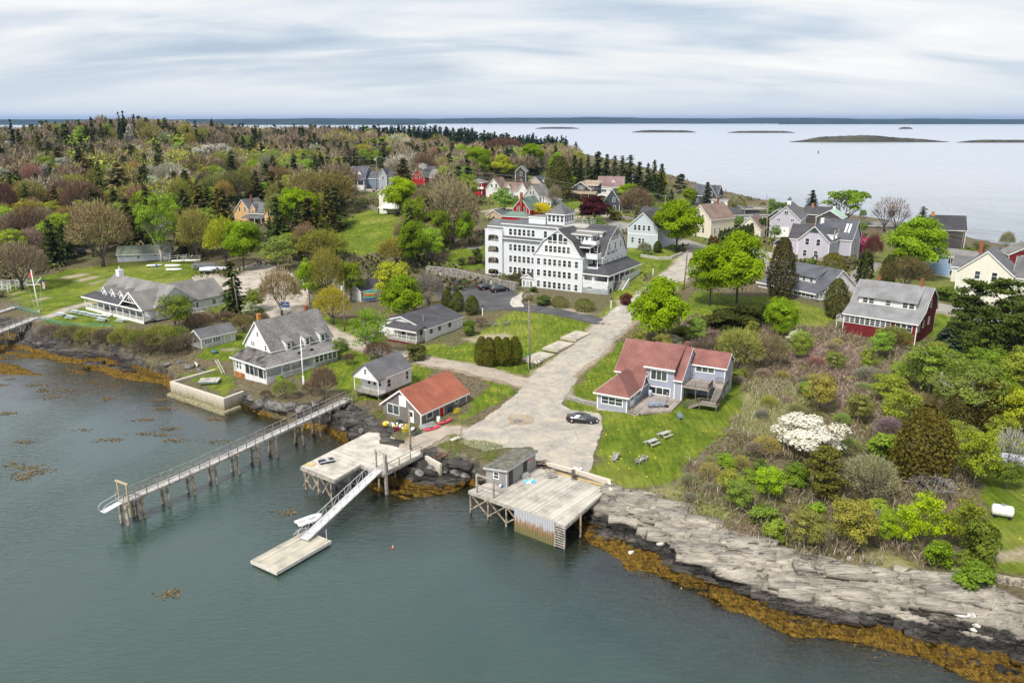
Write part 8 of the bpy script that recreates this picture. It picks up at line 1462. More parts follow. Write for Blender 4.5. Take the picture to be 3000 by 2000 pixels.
for i,(x,y) in enumerate(((1060,600),(1082,598),(1100,596),(1120,600),(1095,580))): T('bush',x,y+8,y-12,24,(.16,.11,.08) if i%2 else (.10,.13,.04),'small shrub in the bed above the retaining wall, %s'%('leftmost','second','third','rightmost','uppermost')[i],'shrub','shrubs above the retaining wall')
# left foreground wood, hand placed
for l,kd,x,yb,yt,w,c_ in (('big tan bare tree at the left edge above the club lawn','bare',52,665,548,130,(.26,.20,.13)),('broad tan budding tree behind the boat racks','budding',238,612,450,142,(.27,.21,.11)),('rounded brown tree behind the tan one','bare',78,575,468,118,(.20,.14,.09)),('dark reddish bare tree at the left picture edge','bare',12,510,408,70,(.15,.08,.065)),('golden tan spruce like tree in the middle of the wood','spruce',280,470,370,104,(.24,.20,.08)),('yellow green tree in the middle of the wood','airy',345,520,425,70,(.28,.38,.03)),('rusty bare tree left of the golden one','bare',195,500,408,96,(.19,.12,.08)),('olive yellow budding tree right of the birches','budding',455,600,470,86,(.24,.22,.06)),('green tree with pale limbs behind the birch','airy',405,560,432,72,(.20,.36,.03)),('dark spruce between the birch and the yellow tree','spruce',425,590,475,44,DG),('tall dark spruce behind the club boat racks','spruce',125,610,500,66,DG),('bare grey tree left of the ochre house wood','bare',655,440,385,56,(.14,.12,.10)),('large olive gold budding tree above the maple','budding',760,490,385,132,(.22,.18,.06)),('second olive gold budding tree left of the first','budding',705,480,390,96,(.23,.20,.07)),('green budding tree beside the woodland road','budding',545,470,385,84,(.17,.17,.05)),('bare brown tree above the woodland road','bare',480,470,388,60,(.13,.10,.08)),
 ('white blossoming tree on the ridge left','blossom',475,390,325,60,(.48,.46,.40)),('second white blossoming tree on the ridge','blossom',520,385,322,44,(.50,.49,.44)),('pale pink blossoming tree among the ridge spruces','blossom',640,385,340,34,(.50,.42,.36)),('grey catkin tree above the golden one','budding',395,440,368,78,(.34,.33,.25)),('grey catkin tree left of the other','budding',340,440,372,66,(.34,.33,.25)),('pale blossoming tree in the dark spruces','blossom',112,430,372,44,(.40,.41,.36)),
 ('pale tree by the slate blue house garage','blossom',912,425,393,26,(.55,.45,.42))): T(kd,x,yb,yt,w,c_,l)
# ---------------- woodland fill
def onroad(X,Y,m=2.0):
    if gridv(LAWNg,np.array([X]),np.array([Y]))[0]>.25 or gridv(DBg,np.array([X]),np.array([Y]))[0]<3: return True
    return bool(((RA[:,0]-X)**2+(RA[:,1]-Y)**2<(RA[:,2]+m)**2).any())
LAWNg=LAWN0.reshape(ny,nx); RA=np.array(ROADP); RS=RA[np.hypot(RA[:,0],RA[:,1])<185]; RS=RS[RS[:,2]<9]
BUILT=[(o.location[0],o.location[1]) for o in COL.objects if o.type=='EMPTY' and o.get('category') in('house','inn','cottage','shed','club house','barn','boathouse','studio')]
def clear(X,Y,r):
    for x,y in BUILT:
        if (X-x-3)**2+(Y-y-5)**2<(11+r*.3)**2: return False
    for x,y,s in USED:
        if (X-x)**2+(Y-y)**2<(s*.65+r*.38)**2: return False
    return True
KEEP=[[(580,800),(840,775),(900,930),(560,900)],[(985,720),(1000,650),(1060,610),(1180,610),(1170,690),(1100,720)],[(0,790),(340,765),(620,765),(620,1000),(0,1000)],[(560,495),(600,485),(600,520)],[(665,580),(815,585),(815,660),(665,660)],[(1015,485),(1150,485),(1180,590),(1110,610),(1015,560)],[(1205,490),(1290,490),(1290,530),(1205,530)],[(1375,520),(1620,515),(1620,640),(1375,640)],[(1425,600),(1900,600),(1900,900),(1425,900)],[(1670,530),(1820,510),(1820,610),(1670,610)],[(1440,615),(1620,560),(1620,640)],[(345,728),(450,728),(450,770),(345,770)],[(0,400),(62,400),(62,455),(0,455)],[(1800,625),(1950,600),(2000,760),(1800,760)]]
KP=[np.array([G(x,y,14) for x,y in p]) for p in KEEP]
def pxof(X,Y,Z):
    d=tdist(Y,Z); up=Y*SP+(Z-CH)*CP; return 1500+F*X/d,1000-F*up/d
def okpx(px,py,hpx):
    # keep sight lines open to lawns, houses and roads
    for p in KEEP:
        for yy in (py-hpx*.15,py-hpx*.5,py-hpx*.85):
            if polydist(np.array([px]),np.array([yy]),np.array(p,float))[0]>0: return False
    return True
KINDS=[('spruce',(.055,.065,.02),'dark evergreen spruce'),('spruce',(.095,.095,.025),'olive tinted spruce'),('bare',(.26,.20,.13),'brown leafless tree'),('bare',(.31,.25,.16),'tan leafless tree'),('budding',(.28,.26,.07),'olive budding tree'),('airy',(.28,.36,.04),'fresh green leafing tree'),('round',(.25,.33,.02),'bright green rounded tree'),('bare',(.25,.155,.095),'rusty brown leafless tree'),('blossom',(.40,.40,.33),'grey white blossoming tree')]
cnt=0; tries=0; ROWS=[]
wood_pts=[]
while cnt<440 and tries<20000:
    tries+=1; Y=212+(RNG.random()**1.5)*400; X=RNG.uniform(-.68,.14)*Y; 
    px,py=pxof(X,Y,hz(X,Y)+0.0)
    if px<-80 or px>1700 or py>770 or onroad(X,Y) or (px>1150 and RNG.random()<.35): continue
    f=fbm(np.array([X/70]),np.array([Y/70]),3,8)[0]; g=RNG.random()
    if px<520 and py<640: k=0 if g<.22 else 1 if g<.50 else 2 if g<.58 else 3 if g<.68 else 4 if g<.78 else 5 if g<.93 else 8
    elif f>.56: k=0 if g<.35 else 1 if g<.55 else 2 if g<.65 else 4 if g<.8 else 5
    elif f>.46: k=2 if g<.22 else 7 if g<.34 else 3 if g<.55 else 4 if g<.75 else 5
    else: k=4 if g<.3 else 5 if g<.6 else 6 if g<.75 else 3 if g<.9 else 0
    h_=RNG.uniform(11,18) if k<2 else RNG.uniform(9,15); w_=h_*(RNG.uniform(.52,.75) if k<2 else RNG.uniform(.65,.95)); r=w_*.5
    hp=h_*F/tdist(Y,30)
    if not clear(X,Y,r) or not okpx(px,py,hp): continue
    kd,c_,nm=KINDS[k]; USED.append((X,Y,r*.8)); c_=tuple(v*RNG.uniform(.8,1.2) for v in c_); reg='left of ochre house' if px<650 else 'above hill lawn' if px<1050 else 'behind the village'; far_='far ' if Y>480 else 'near '
    plant(kd,X,Y,h_,w_,c_,nm+' in %swood '%far_+reg,'tree',None,nm+'s in the %swood '%far_+reg); cnt+=1
cn=0
for _ in range(5000):
    if cn>=110: break
    Y=RNG.uniform(200,430); X=RNG.uniform(.06,.46)*Y; px,py=pxof(X,Y,hz(X,Y))
    if py<560 or onroad(X,Y,1.2) or px<1950 and px>1425 and py>690 or any((X-x-3)**2+(Y-y-4)**2<72 for x,y in BUILT) or any((X-x)**2+(Y-y)**2<(s_+1.5)**2 for x,y,s_ in USED): continue
    kd,c_,nm=[('bush',(.13,.20,.03),'green garden bush'),('twigbush',(.20,.15,.11),'brown garden bush'),('bush',(.17,.16,.05),'olive garden bush'),('airy',(.18,.28,.05),'small green garden tree')][RNG.integers(0,4)]; h_=RNG.uniform(1.5,3.2) if kd!='airy' else RNG.uniform(4,6)
    USED.append((X,Y,h_*.5)); plant(kd,X,Y,h_,h_*1.2 if kd!='airy' else h_*.8,c_,nm+(' among the right hand village houses' if px>1950 else ' among the village houses behind the inn'),'tree' if kd=='airy' else 'shrub',None,(nm+('es' if nm.endswith('h') else 's'))+' of the village'); cn+=1
SCRP=[(1830,1040),(1900,975),(2300,975),(2560,1040),(2760,1070),(3010,1060),(3010,1280),(2880,1350),(2850,1480),(2860,1620),(2560,1650),(2330,1620),(2150,1550),(2010,1480),(1985,1430),(2080,1340),(2170,1240),(2210,1160),(2000,1080)]
sp=np.array([at(x,y)[:2] for x,y in SCRP]); cn=0
for _ in range(6000):
    if cn>=115: break
    X=RNG.uniform(20,115); Y=RNG.uniform(75,165)
    if polydist(np.array([X]),np.array([Y]),sp)[0]<.5: continue
    px,py=pxof(X,Y,hz(X,Y)); g=RNG.random(); right=px>2520
    kd,c_,nm=('twigbush',(.29,.24,.17),'grey brown twiggy bush') if g<.24 else ('budding',(.30,.30,.10),'tan green budding bush') if g<.48 else ('bush',(.22,.29,.04),'fresh green bush') if g<.74 else ('twigbush',(.26,.19,.15),'reddish brown bush') if g<.80 else ('airy',(.27,.33,.06),'light green sapling')
    h_=RNG.uniform(1.2,2.8)*(1.5 if right else 1) if kd!='airy' else RNG.uniform(4,7)
    if any((X-x)**2+(Y-y)**2<(s_*.8+h_*.35)**2 for x,y,s_ in USED): continue
    USED.append((X,Y,h_*.45)); c_=tuple(v*RNG.uniform(.8,1.25) for v in c_); plant(kd,X,Y,h_,h_*RNG.uniform(1.0,1.5) if kd!='airy' else h_*.75,c_,nm+(' in the right hand wood' if right else ' on the scrub slope above the cliff' if py>1350 else ' in the scrub behind the lavender house'),'tree' if kd=='airy' else 'shrub',None,(nm+('es' if nm.endswith('h') else 's'))+' of the slope'); cn+=1
# ---------------- the rest of the far wood as one mass
def mass(name,pts,label,mat_by):
    Vs=[];va=[];cols=[]
    SRC={}
    for kd,pk,fac in (('s','spruce',1.9),('r','bare',1.9),('g','airy',1.9)):
        SRC[kd]=[]
        for me in PROTO[pk][0]:
            n=len(me.vertices); v=np.zeros(n*3,np.float32); me.vertices.foreach_get('co',v); v=v.reshape(-1,4,3); a=np.zeros(n//4,np.float32); me.attributes['v'].data.foreach_get('value',a); c=v.mean(1,keepdims=True); SRC[kd].append((c+(v-c)*fac,a))
    for (X,Y,Z,h_,w_,kind,cc) in pts:
        v,a=SRC[kind][RNG.integers(len(SRC[kind]))]; n=int(np.interp(Y,[350,1200],[260,90])*(1 if kind!='r' else 1.3)); ix=RNG.integers(0,len(v),n); s_=w_/(.46 if kind=='s' else .84); th=RNG.uniform(0,6.28); q=v[ix]; zb=q[:,:,2]*h_+Z; k=np.interp(Y,[350,1200],[1.0,1.6]); cq=q.mean(1,keepdims=True); q=cq+(q-cq)*k
        x=q[:,:,0]*s_; y=q[:,:,1]*s_; Vs.append(np.stack([X+x*math.cos(th)-y*math.sin(th),Y+x*math.sin(th)+y*math.cos(th),Z+q[:,:,2]*h_],2).reshape(-1,3)); va.append(a[ix]); cols.append(np.tile(cc,(n,1)))
    V=np.concatenate(Vs); n=len(V)//4; me=set_mesh(name,V,np.arange(n*4).reshape(n,4),False); me.attributes.new('v','FLOAT','FACE').data.foreach_set('value',np.clip(np.concatenate(va),0,1).astype(np.float32))
    C=np.concatenate(cols); a=me.attributes.new('tint','FLOAT_COLOR','FACE'); a.data.foreach_set('color',np.concatenate([C,np.ones((n,1))],1).astype(np.float32).ravel())
    return tag(link(name,me,FARM),label,'woodland',None,'stuff')
FARM=bpy.data.materials.new('far_foliage'); FARM.use_nodes=True; nt=FARM.node_tree; nt.nodes.remove(nt.nodes['Principled BSDF']); a_=nt.nodes.new('ShaderNodeAttribute'); a_.attribute_name='v'; t_=nt.nodes.new('ShaderNodeAttribute'); t_.attribute_name='tint'; d_=nt.nodes.new('ShaderNodeBsdfDiffuse'); L(nt,mixc(nt,1.0,t_.outputs['Color'],ramp(nt,a_.outputs['Fac'],[(0,.6),(1,1.4)]),'MULTIPLY'),d_.inputs[0]); L(nt,d_.outputs[0],nt.nodes['Material Output'].inputs[0])
pts=[]; n=0
for _ in range(8500):
    Y=RNG.uniform(330,1250); X=RNG.uniform(-.70,.14)*Y
    if RNG.random()<.35: continue
    if Y>700 and RNG.random()<.25: continue
    px,py=pxof(X,Y,hz(X,Y)); D=gridv(DBg,np.array([X]),np.array([Y]))[0]
    if D<4 or px<-100 or px>1690 or (px>1400 and Y<520): continue
    h_=RNG.uniform(10,17)
    if Y<780:
        hp=h_*F/tdist(Y,30)
        if not okpx(px,py,hp): continue
        bad=False
        for x,y,s in USED:
            if (X-x)**2+(Y-y)**2<(s+2.5)**2: bad=True;break
        if bad: continue
        for x,y in BUILT:
            if (X-x-3)**2+(Y-y-5)**2<15**2: bad=True;break
        if bad: continue
    if Y>760 and px>1000: kd='s'; cc=(.022,.040,.020) if RNG.random()<.8 else (.05,.08,.03)
    else:
        g=RNG.random(); f=fbm(np.array([X/90]),np.array([Y/90]),2,18)[0]
        if f>.5: kd,cc=('s',(.045,.062,.02)) if g<.5 else ('r',(.24,.19,.13))
        else: kd,cc=('r',(.29,.225,.15)) if g<.38 else ('r',(.29,.27,.08)) if g<.58 else ('g',(.28,.36,.04)) if g<.80 else ('s',(.045,.062,.02)) if g<.89 else ('r',(.40,.38,.32))
    pts.append((X,Y,hz(X,Y),h_*(1 if kd=='s' else .9),h_*(.55 if kd=='s' else 1.0),kd,np.array(cc)*RNG.uniform(.8,1.3)))
# a few pointed spruces standing above the skyline
for px,pt,Yd in ((349,322,560),(362,322,575),(392,330,600),(268,338,560),(310,338,600),(620,345,640),(30,345,560),(860,358,720),(1250,372,900),(1215,370,880),(1300,373,910),(1340,376,930),(1170,370,860)):
    X=(px-1500)/F*tdist(Yd,46); z=hz(X,Yd); pts.append((X,Yd,z,Zat(X,Yd,pt)-z,6,'s',np.array((.02,.035,.018))))
mass('far_wood',pts,'distant mixed wood of spruce and bare crowns running to the headland',None)
# ---------------- scrub, grass and seaweed masses
def scatter(n,poly_px,fn,zlim=None,minD=None,world=None):
    p=np.array([at(x,y)[:2] for x,y in poly_px]) if world is None else np.array(world); x0,y0=p.min(0); x1,y1=p.max(0); out=[]
    X=RNG.uniform(x0,x1,n*3); Y=RNG.uniform(y0,y1,n*3); ok=polydist(X,Y,p)+(fbm(X/4,Y/4,3,61)-.5)*9>0; X=X[ok][:n]; Y=Y[ok][:n]; Z=gridv(HGg,X,Y); return X,Y,Z
def stuff(name,label,cat,X,Y,Z,hmin,hmax,wd,asp,cols,mat=None,lean=.6,clump=None,up=.35):
    if name!='underwood':
        k=np.array([not bool(((RS[:,0]-a)**2+(RS[:,1]-b)**2<RS[:,2]**2).any()) for a,b in zip(X,Y)],bool)&((gridv(LAWNg,X,Y)<.4)|(name=='bank_grass')); X,Y,Z=X[k],Y[k],Z[k]
    n=len(X)
    if clump is not None: k=fbm(X/clump,Y/clump,3,int(RNG.integers(99)))>.47; X,Y,Z=X[k],Y[k],Z[k]; n=len(X)
    H_=RNG.uniform(hmin,hmax,n); P=np.stack([X,Y,Z+H_*RNG.uniform(.15,.8,n)],1); ax=np.tile([0,0,1.0],(n,1))+RNG.normal(size=(n,3))*lean; V_=quads(P,H_*wd,None,aspect=asp,axis=ax); ci=RNG.integers(0,len(cols),n); C=np.array(cols)[ci]*RNG.uniform(.75,1.25,(n,1))
    me=set_mesh(name,V_,np.arange(n*4).reshape(n,4),False); me.attributes.new('v','FLOAT','FACE').data.foreach_set('value',RNG.uniform(.2,.8,n).astype(np.float32)); a=me.attributes.new('tint','FLOAT_COLOR','FACE'); a.data.foreach_set('color',np.concatenate([C,np.ones((n,1))],1).astype(np.float32).ravel()); return tag(link(name,me,FARM),label,cat,None,'stuff')
SCR=[(1800,1015),(1850,985),(1880,960),(2000,935),(2300,965),(2440,960),(2560,1020),(2760,1060),(3010,1050),(3010,1300),(2900,1350),(2870,1480),(2890,1640),(2760,1665),(2560,1670),(2330,1635),(2150,1570),(2000,1500),(1880,1445),(1960,1420),(2060,1340),(2150,1240),(2200,1170),(2150,1110),(2100,1080),(2000,1060),(1850,1030)]
X,Y,Z=scatter(80000,SCR,None); stuff('brush','tangled brown and olive scrub covering the slope right of the lavender house','scrub',X,Y,Z,.5,1.9,.055,14,[(.22,.16,.12),(.17,.12,.09),(.30,.23,.18),(.17,.17,.06),(.38,.32,.26)],clump=6)
X,Y,Z=scatter(36000,SCR,None); stuff('undergrowth','low green leafy undergrowth between the scrub stems','scrub',X,Y,Z,.2,.8,.4,1.3,[(.17,.22,.04),(.12,.17,.035),(.24,.27,.07),(.18,.14,.08)],clump=5,lean=2)
X,Y,Z=scatter(16000,[(2150,1120),(2260,1110),(2360,1150),(2340,1250),(2240,1310),(2140,1280)],None); stuff('reeds','pale dry reed patch in the middle of the scrub','reeds',X,Y,Z,.6,1.5,.04,18,[(.42,.38,.24),(.34,.33,.16),(.25,.27,.10)],lean=.25)
X,Y,Z=scatter(17000,[(2300,1040),(2420,1000),(2570,1040),(2600,1110),(2560,1190),(2430,1200),(2330,1130)],None); stuff('dry_stems','matted pinkish brown dead stems below the maroon house','scrub',X,Y,Z,.6,1.7,.05,18,[(.34,.24,.20),(.24,.17,.14),(.46,.36,.30)],lean=1.6,clump=2.5)
for nm,lb,pl in (('bank_grass','rough grass along the top of the right hand cliff',[(1790,1415),(1960,1400),(2150,1470),(2350,1600),(2600,1650),(2780,1640),(2770,1695),(2560,1690),(2320,1640),(2100,1560),(1900,1465)]),('bank_grass','green tufts on the sandy bank between the two wharves',[(1240,1300),(1300,1270),(1350,1265),(1400,1300),(1500,1320),(1440,1350),(1340,1325)]),('bank_grass','grass tufts on the bank between the pier and the boathouse',[(1010,1160),(1060,1150),(1130,1200),(1120,1240),(1060,1200)])):
    X,Y,Z=scatter(7000,pl,None); stuff(nm,lb,'grass',X,Y,Z,.15,.5,.12,6,[(.16,.24,.03),(.24,.25,.07),(.30,.26,.12),(.12,.20,.02)],lean=.6,clump=3)
X,Y,Z=scatter(26000,[(110,975),(200,985),(330,1000),(430,1010),(520,1050),(560,1060),(500,1000),(600,960),(700,930),(640,905),(560,930),(440,985),(300,965),(150,960)],None); stuff('shore_scrub','brown twiggy scrub covering the bank below the club house','scrub',X,Y,Z,.5,1.8,.035,22,[(.22,.17,.13),(.17,.13,.09),(.28,.23,.18),(.17,.18,.05)],clump=4)
wp=RNG.uniform(0,1,(26000,2)); Yw=200+wp[:,0]**1.4*380; Xw=(-.7+wp[:,1]*1.14)*Yw; kk=(Xw<.15*Yw)|(fbm(Xw/14,Yw/14,2,5)>.5); Xw,Yw=Xw[kk],Yw[kk]; kk=np.array([not onroad(a,b,1) for a,b in zip(Xw,Yw)]); Xw,Yw=Xw[kk],Yw[kk]
for q in BUILT: k=((Xw-q[0]-3)**2+(Yw-q[1]-4)**2)>81; Xw,Yw=Xw[k],Yw[k]
Xw=np.repeat(Xw,6)+RNG.normal(size=len(Xw)*6)*.9; Yw=np.repeat(Yw,6)+RNG.normal(size=len(Yw)*6)*.9
stuff('underwood','low brown and green underwood on the floor of the woods','scrub',Xw,Yw,gridv(HGg,Xw,Yw),.5,2.4,.38,1.6,[(.13,.10,.07),(.10,.12,.035),(.16,.12,.09),(.13,.17,.04),(.06,.07,.03)],clump=9,lean=1.5)
# broken ledges: tilted, jointed slabs along the shore
def slabs():
    VV=[];FF=[];PF_=[]; n=0; tr=0; NO=np.array([G(*q,3) for q in ((1560,1350),(1600,1362),(1640,1374),(1680,1384),(1720,1396),(1760,1408),(1785,1418),(1130,1240),(1170,1265),(1200,1290),(1240,1320),(1150,1250),(1260,1335),(1290,1340),(1480,1400),(1520,1385),(1440,1400),(2900,1690),(2980,1700))])
    idx=np.where((UU>.12)&(UU<.99)&(np.abs(PX)<112)&(PY<165))[0]
    while n<1500 and tr<9000:
        tr+=1; i=RNG.choice(idx); x,y,u_=PX[i]+RNG.uniform(-.3,.3),PY[i]+RNG.uniform(-.3,.3),UU[i]
        right=x>4
        if ((NO[:,0]-x)**2+(NO[:,1]-y)**2).min()<7 or x<-36 and u_>.8: continue
        if not right and (RNG.random()<.5 or hz(x,y)<.3): continue
        if x<-20 and RNG.random()<.5: continue
        if fbm(np.array([x/5]),np.array([y/5]),2,33)[0]<.40: continue
        big=RNG.random()**2; l=RNG.uniform(.9,2.2)+big*3.4*(u_>.3); w_=RNG.uniform(.35,.9)+big*.9; t=RNG.uniform(.25,.6)+big*.5
        if u_<.35: l*=.7; w_*=.7; t*=.7
        a=-0.42+RNG.normal()*.13 if right else RNG.uniform(-.9,.5); til=RNG.uniform(.15,.42); ro=RNG.normal()*.07
        B_=np.array([(sx*l/2*RNG.uniform(.7,1.05),sy*w_/2*RNG.uniform(.75,1.1),sz*t/2*RNG.uniform(.8,1.1)) for sz in (-1,1) for sy in (-1,1) for sx in (-1,0.05,1)])
        Rm=np.array(Matrix.Rotation(a,3,'Z')@Matrix.Rotation(til,3,'X')@Matrix.Rotation(ro,3,'Y')); V=B_@Rm.T+np.array([x,y,hz(x,y)+t*.08]); b0=len(VV)*12; VV.append(V)
        for q in ((0,1,4,3),(1,2,5,4),(6,9,10,7),(7,10,11,8),(0,6,7,1),(1,7,8,2),(3,4,10,9),(4,5,11,10),(0,3,9,6),(2,8,11,5)): FF.append([b0+k for k in q])
        PF_+= [np.clip((x-6)/9,0,1)]*12; n+=1
    V=np.concatenate(VV); me=set_mesh('rock_ledge',V,np.array(FF),False); P_=np.array(PF_); o_=np.ones(len(V))
    me.color_attributes.new('rock','FLOAT_COLOR','POINT').data.foreach_set('color',np.stack([o_,P_,o_,o_],1).astype(np.float32).ravel()); me.color_attributes.new('zone','FLOAT_COLOR','POINT').data.foreach_set('color',np.zeros(len(V)*4,np.float32))
    tag(link('rock_ledge',me,gm),'layered slabs of broken rock along the whole shore','rocks',None,'stuff')
slabs()
# seaweed: fronds over the tidal band
m_=(HG>-.35)&(HG<.75)&(np.abs(PX)<115)&(PY<170)&(UU<.62); idx=np.where(m_)[0]; xs_,ys_=PX[idx],PY[idx]
sel=RNG.choice(len(idx),min(len(idx),46000),replace=len(idx)<46000); X=xs_[sel]+RNG.uniform(-.3,.3,len(sel)); Y=ys_[sel]+RNG.uniform(-.3,.3,len(sel)); Z=gridv(HGg,X,Y); k=(fbm(X/1.3,Y/1.3,3,55)>.44)&(fbm(X/6,Y/3,3,57)>.44); X,Y,Z=X[k],Y[k],Z[k]; n=len(X)
P=np.stack([X,Y,Z+.05+RNG.uniform(0,.10,n)],1); V_=quads(P,RNG.uniform(.05,.13,n),np.tile([0,0,1.0],(n,1)),aspect=3.2,axis=np.tile([.35,-.9,-.2],(n,1))+RNG.normal(size=(n,3))*.5,tilt=.45)
C=np.array([(.30,.18,.02),(.10,.06,.012),(.22,.13,.015),(.04,.026,.008),(.44,.29,.05)])[np.clip((fbm(X/2.2,Y/2.2,3,66)*5+RNG.uniform(-1,1,n)).astype(int),0,4)]
me=set_mesh('seaweed',V_,np.arange(n*4).reshape(n,4),False); me.attributes.new('v','FLOAT','FACE').data.foreach_set('value',RNG.uniform(.2,.8,n).astype(np.float32)); me.attributes.new('tint','FLOAT_COLOR','FACE').data.foreach_set('color',np.concatenate([C,np.ones((n,1))],1).astype(np.float32).ravel()); tag(link('seaweed',me,FARM),'golden brown seaweed covering the tidal rocks all along the shore','seaweed',None,'stuff')
# floating mats of weed at the left
mats=[]
for _ in range(60):
    px=RNG.uniform(-20,820); py=RNG.uniform(1105,1300); 
    if py<1105+ (px/820)*110 or RNG.random()<(py-1105)/260: continue
    mats.append(G(px,py,0))
for px,py in ((60,1390),(90,1370),(40,1360),(120,1380),(850,1500),(500,1740),(70,1400)): mats.append(G(px,py,0))
Vs=[]
for x,y in mats:
    n=int(RNG.uniform(20,90)); Vs.append(np.stack([x+RNG.normal(size=n)*RNG.uniform(.5,1.4),y+RNG.normal(size=n)*.45,.03+RNG.uniform(0,.03,n)],1))
P=np.concatenate(Vs); n=len(P); V_=quads(P,RNG.uniform(.12,.30,n),np.tile([0,0,1.0],(n,1)),aspect=1.9,tilt=.10); C=np.array([(.14,.10,.05),(.10,.07,.035),(.20,.15,.08)])[RNG.integers(0,3,n)]
me=set_mesh('floating_seaweed',V_,np.arange(n*4).reshape(n,4),False); me.attributes.new('v','FLOAT','FACE').data.foreach_set('value',RNG.uniform(.2,.8,n).astype(np.float32)); me.attributes.new('tint','FLOAT_COLOR','FACE').data.foreach_set('color',np.concatenate([C,np.ones((n,1))],1).astype(np.float32).ravel()); tag(link('floating_seaweed',me,FARM),'tan patches of seaweed floating on the water at the left','seaweed',None,'stuff')
# ================================================================ far shore and islands
def ridge(name,px0,px1,base_y,tops,dist,depth,mat,label=None,cat=None,kind='structure',amp=1.0,n=160,zb=-2):
    V_=[];rows=7
    for i in range(n+1):
        t=i/n; px=px0+(px1-px0)*t; X0=(px-1500)/F*tdist(dist,0); top=np.interp(t,[a for a,b_ in tops],[b_ for a,b_ in tops])
        zt=Zat(X0,dist+depth*.4,top); zt=max(.2,zt)*(1 if kind=='structure' else min(1,7*t*(1-t))**.7)+(amp if kind=='structure' else amp*min(1,6*t*(1-t)))*(fbm(np.array([i*.55]),np.array([3.3]),4,12)[0]-.5)
        for j in range(rows): 
            u_=j/(rows-1); Yj=dist+depth*u_; z=zt*math.sin(PI*min(1,max(0,u_*1.15)))**.6 if 0<u_<1 else zb; z=z*(1+.15*(fbm(np.array([i*.4]),np.array([j*2.1]),2,4)[0]-.5)) if 0<u_<1 else zb; V_.append((X0*(Yj/dist),Yj,z))
    me=set_mesh(name,V_,gridfaces(n+1,rows)); return tag(link(name,me,mat),label,cat,None,kind)
def hillmat(name,c1,c2,sc):
    m,nt,b=newmat(name); P_=nt.nodes.new('ShaderNodeNewGeometry').outputs['Position']; L(nt,ramp(nt,noise(nt,mapping(nt,P_,(sc,sc*.2,sc*3)),1,5,.7),[(.35,c1),(.65,c2)]),b.inputs['Base Color']); b.inputs['Roughness'].default_value=1; b.inputs['Specular IOR Level'].default_value=0; return m
HM=hillmat('far_hills',(.012,.024,.020),(.035,.055,.040),.006); IM=hillmat('island',(.035,.035,.028),(.09,.085,.06),.03)
ridge('hills',-300,3400,361,[(0,350),(.2,350),(.27,349),(.33,346.5),(.42,348),(.5,345),(.55,343.5),(.6,346),(.64,347.5),(.68,346),(.72,345),(.78,349),(.82,347),(.9,350),(.95,351),(1,351)],9200,1500,HM,amp=7)
ridge('hills',-300,1250,361,[(0,352),(.5,350),(.8,349),(.95,352),(1,358)],7200,900,HM,amp=7); ridge('hills',2280,3400,360,[(0,358),(.15,354),(.4,353),(.6,352),(.8,354),(1,354)],8200,800,HM,amp=6)
ridge('island',2312,2780,411,[(0,411),(.1,406.5),(.22,400),(.3,399),(.45,396),(.56,398),(.62,402),(.68,403),(.8,407),(.9,409),(1,411)],1780,60,IM,'low grassy and rocky island off the right shore','island',None,1.0,120,-1); ridge('island',2800,3080,413,[(0,413),(.3,409.5),(.7,410),(1,411)],1750,30,IM,'dark ledge running off the right picture edge behind the islet','island',None,.6,60,-1)
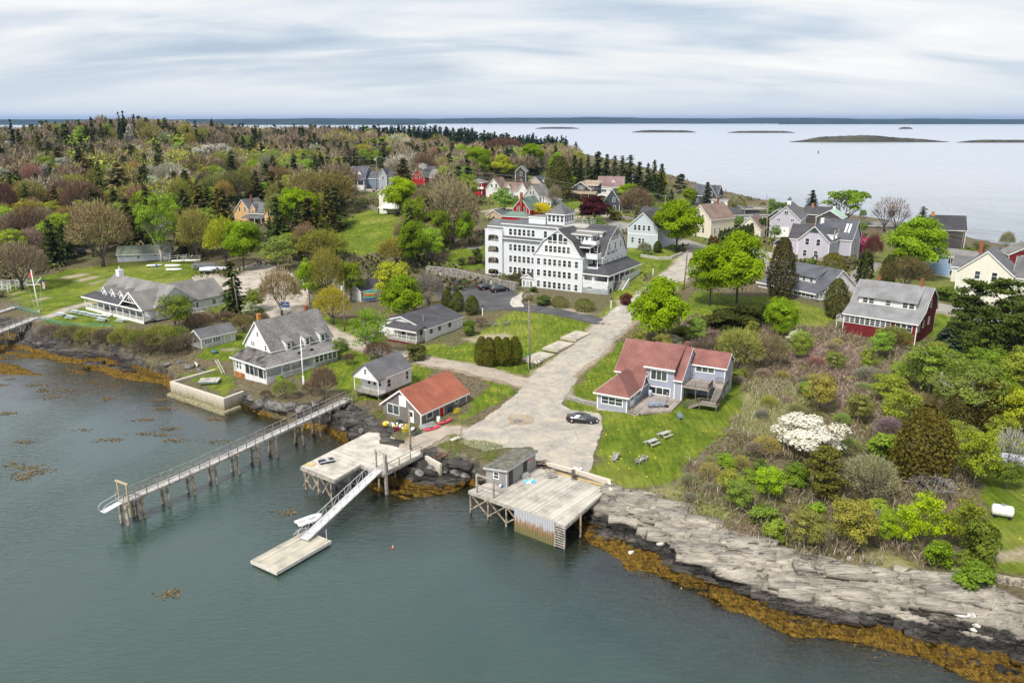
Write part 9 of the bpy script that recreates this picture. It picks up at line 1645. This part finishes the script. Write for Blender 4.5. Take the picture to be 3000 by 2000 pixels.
ridge('ledge',1850,2042,383,[(0,382.8),(.3,381.2),(.6,381.8),(1,382.8)],3100,50,IM,'thin dark ledge left of centre on the bay','ledge',None,.8,50,-1); ridge('ledge',1567,1698,374,[(0,373.8),(.5,372.4),(1,373.8)],4300,60,IM,'faint small ledge far out above the headland','ledge',None,.4,40,-1); ridge('ledge',2130,2330,384.5,[(0,384.4),(.5,383.6),(1,384)],3000,40,IM,'thin ledge left of the grassy island','ledge',None,.25,40,-1); ridge('ledge',2632,2674,374.5,[(0,374.4),(.4,372.2),(1,374.2)],4200,60,IM,'tiny distant ledge above the grassy island','ledge',None,.4,30,-1); 
t=item('channel_marker','tiny dark channel marker standing in the open bay','buoy',2397,449,0); M().tube([(0,0,-1),(0,0,1.5),(0,0,4)],[1.2,.9,.2],8).build('marker_body',BLACK,t)
# ================================================================ air
hm=bpy.data.materials.new('haze'); hm.use_nodes=True; nt=hm.node_tree; nt.nodes.remove(nt.nodes['Principled BSDF']); pv=nt.nodes.new('ShaderNodeVolumePrincipled'); pv.inputs['Density'].default_value=HAZE; pv.inputs['Color'].default_value=(.40,.60,1.0,1); pv.inputs['Anisotropy'].default_value=.2; L(nt,pv.outputs[0],nt.nodes['Material Output'].inputs['Volume'])
if HAZE>0: tag(link('haze',M().box(-32000,32000,-600,32000,-11,140).mesh('haze'),hm),None,None,None,'stuff')

# every repeat gets its own place in the row
ORD=['leftmost','second from the left','third from the left','fourth from the left','fifth from the left','sixth from the left','seventh from the left','eighth from the left','ninth from the left','tenth from the left']
TENS={1:'ten',2:'twenty',3:'thirty'}
UN=['','first','second','third','fourth','fifth','sixth','seventh','eighth','ninth']; TEEN=['tenth','eleventh','twelfth','thirteenth','fourteenth','fifteenth','sixteenth','seventeenth','eighteenth','nineteenth']
def ordw(i):
    if i==0: return 'leftmost'
    n=i+1
    if n<10: w_=UN[n]
    elif n<20: w_=TEEN[n-10]
    else: w_=({2:'twenty',3:'thirty',4:'forty',5:'fifty'}[n//10]+('-'+UN[n%10] if n%10 else '')) if n%10 else {2:'twentieth',3:'thirtieth',4:'fortieth',5:'fiftieth'}[n//10]
    return w_+' from the left'
bl={}
for o in SC.objects:
    if o.parent is None and o.get('label') and o.get('group'): bl.setdefault(o['label'],[]).append(o)
for lb,os_ in bl.items():
    if len(os_)>1:
        os_.sort(key=lambda o:pxof(o.location[0],o.location[1],o.location[2])[0]); 
        for i,o in enumerate(os_): o['label']=ordw(i)+' '+lb
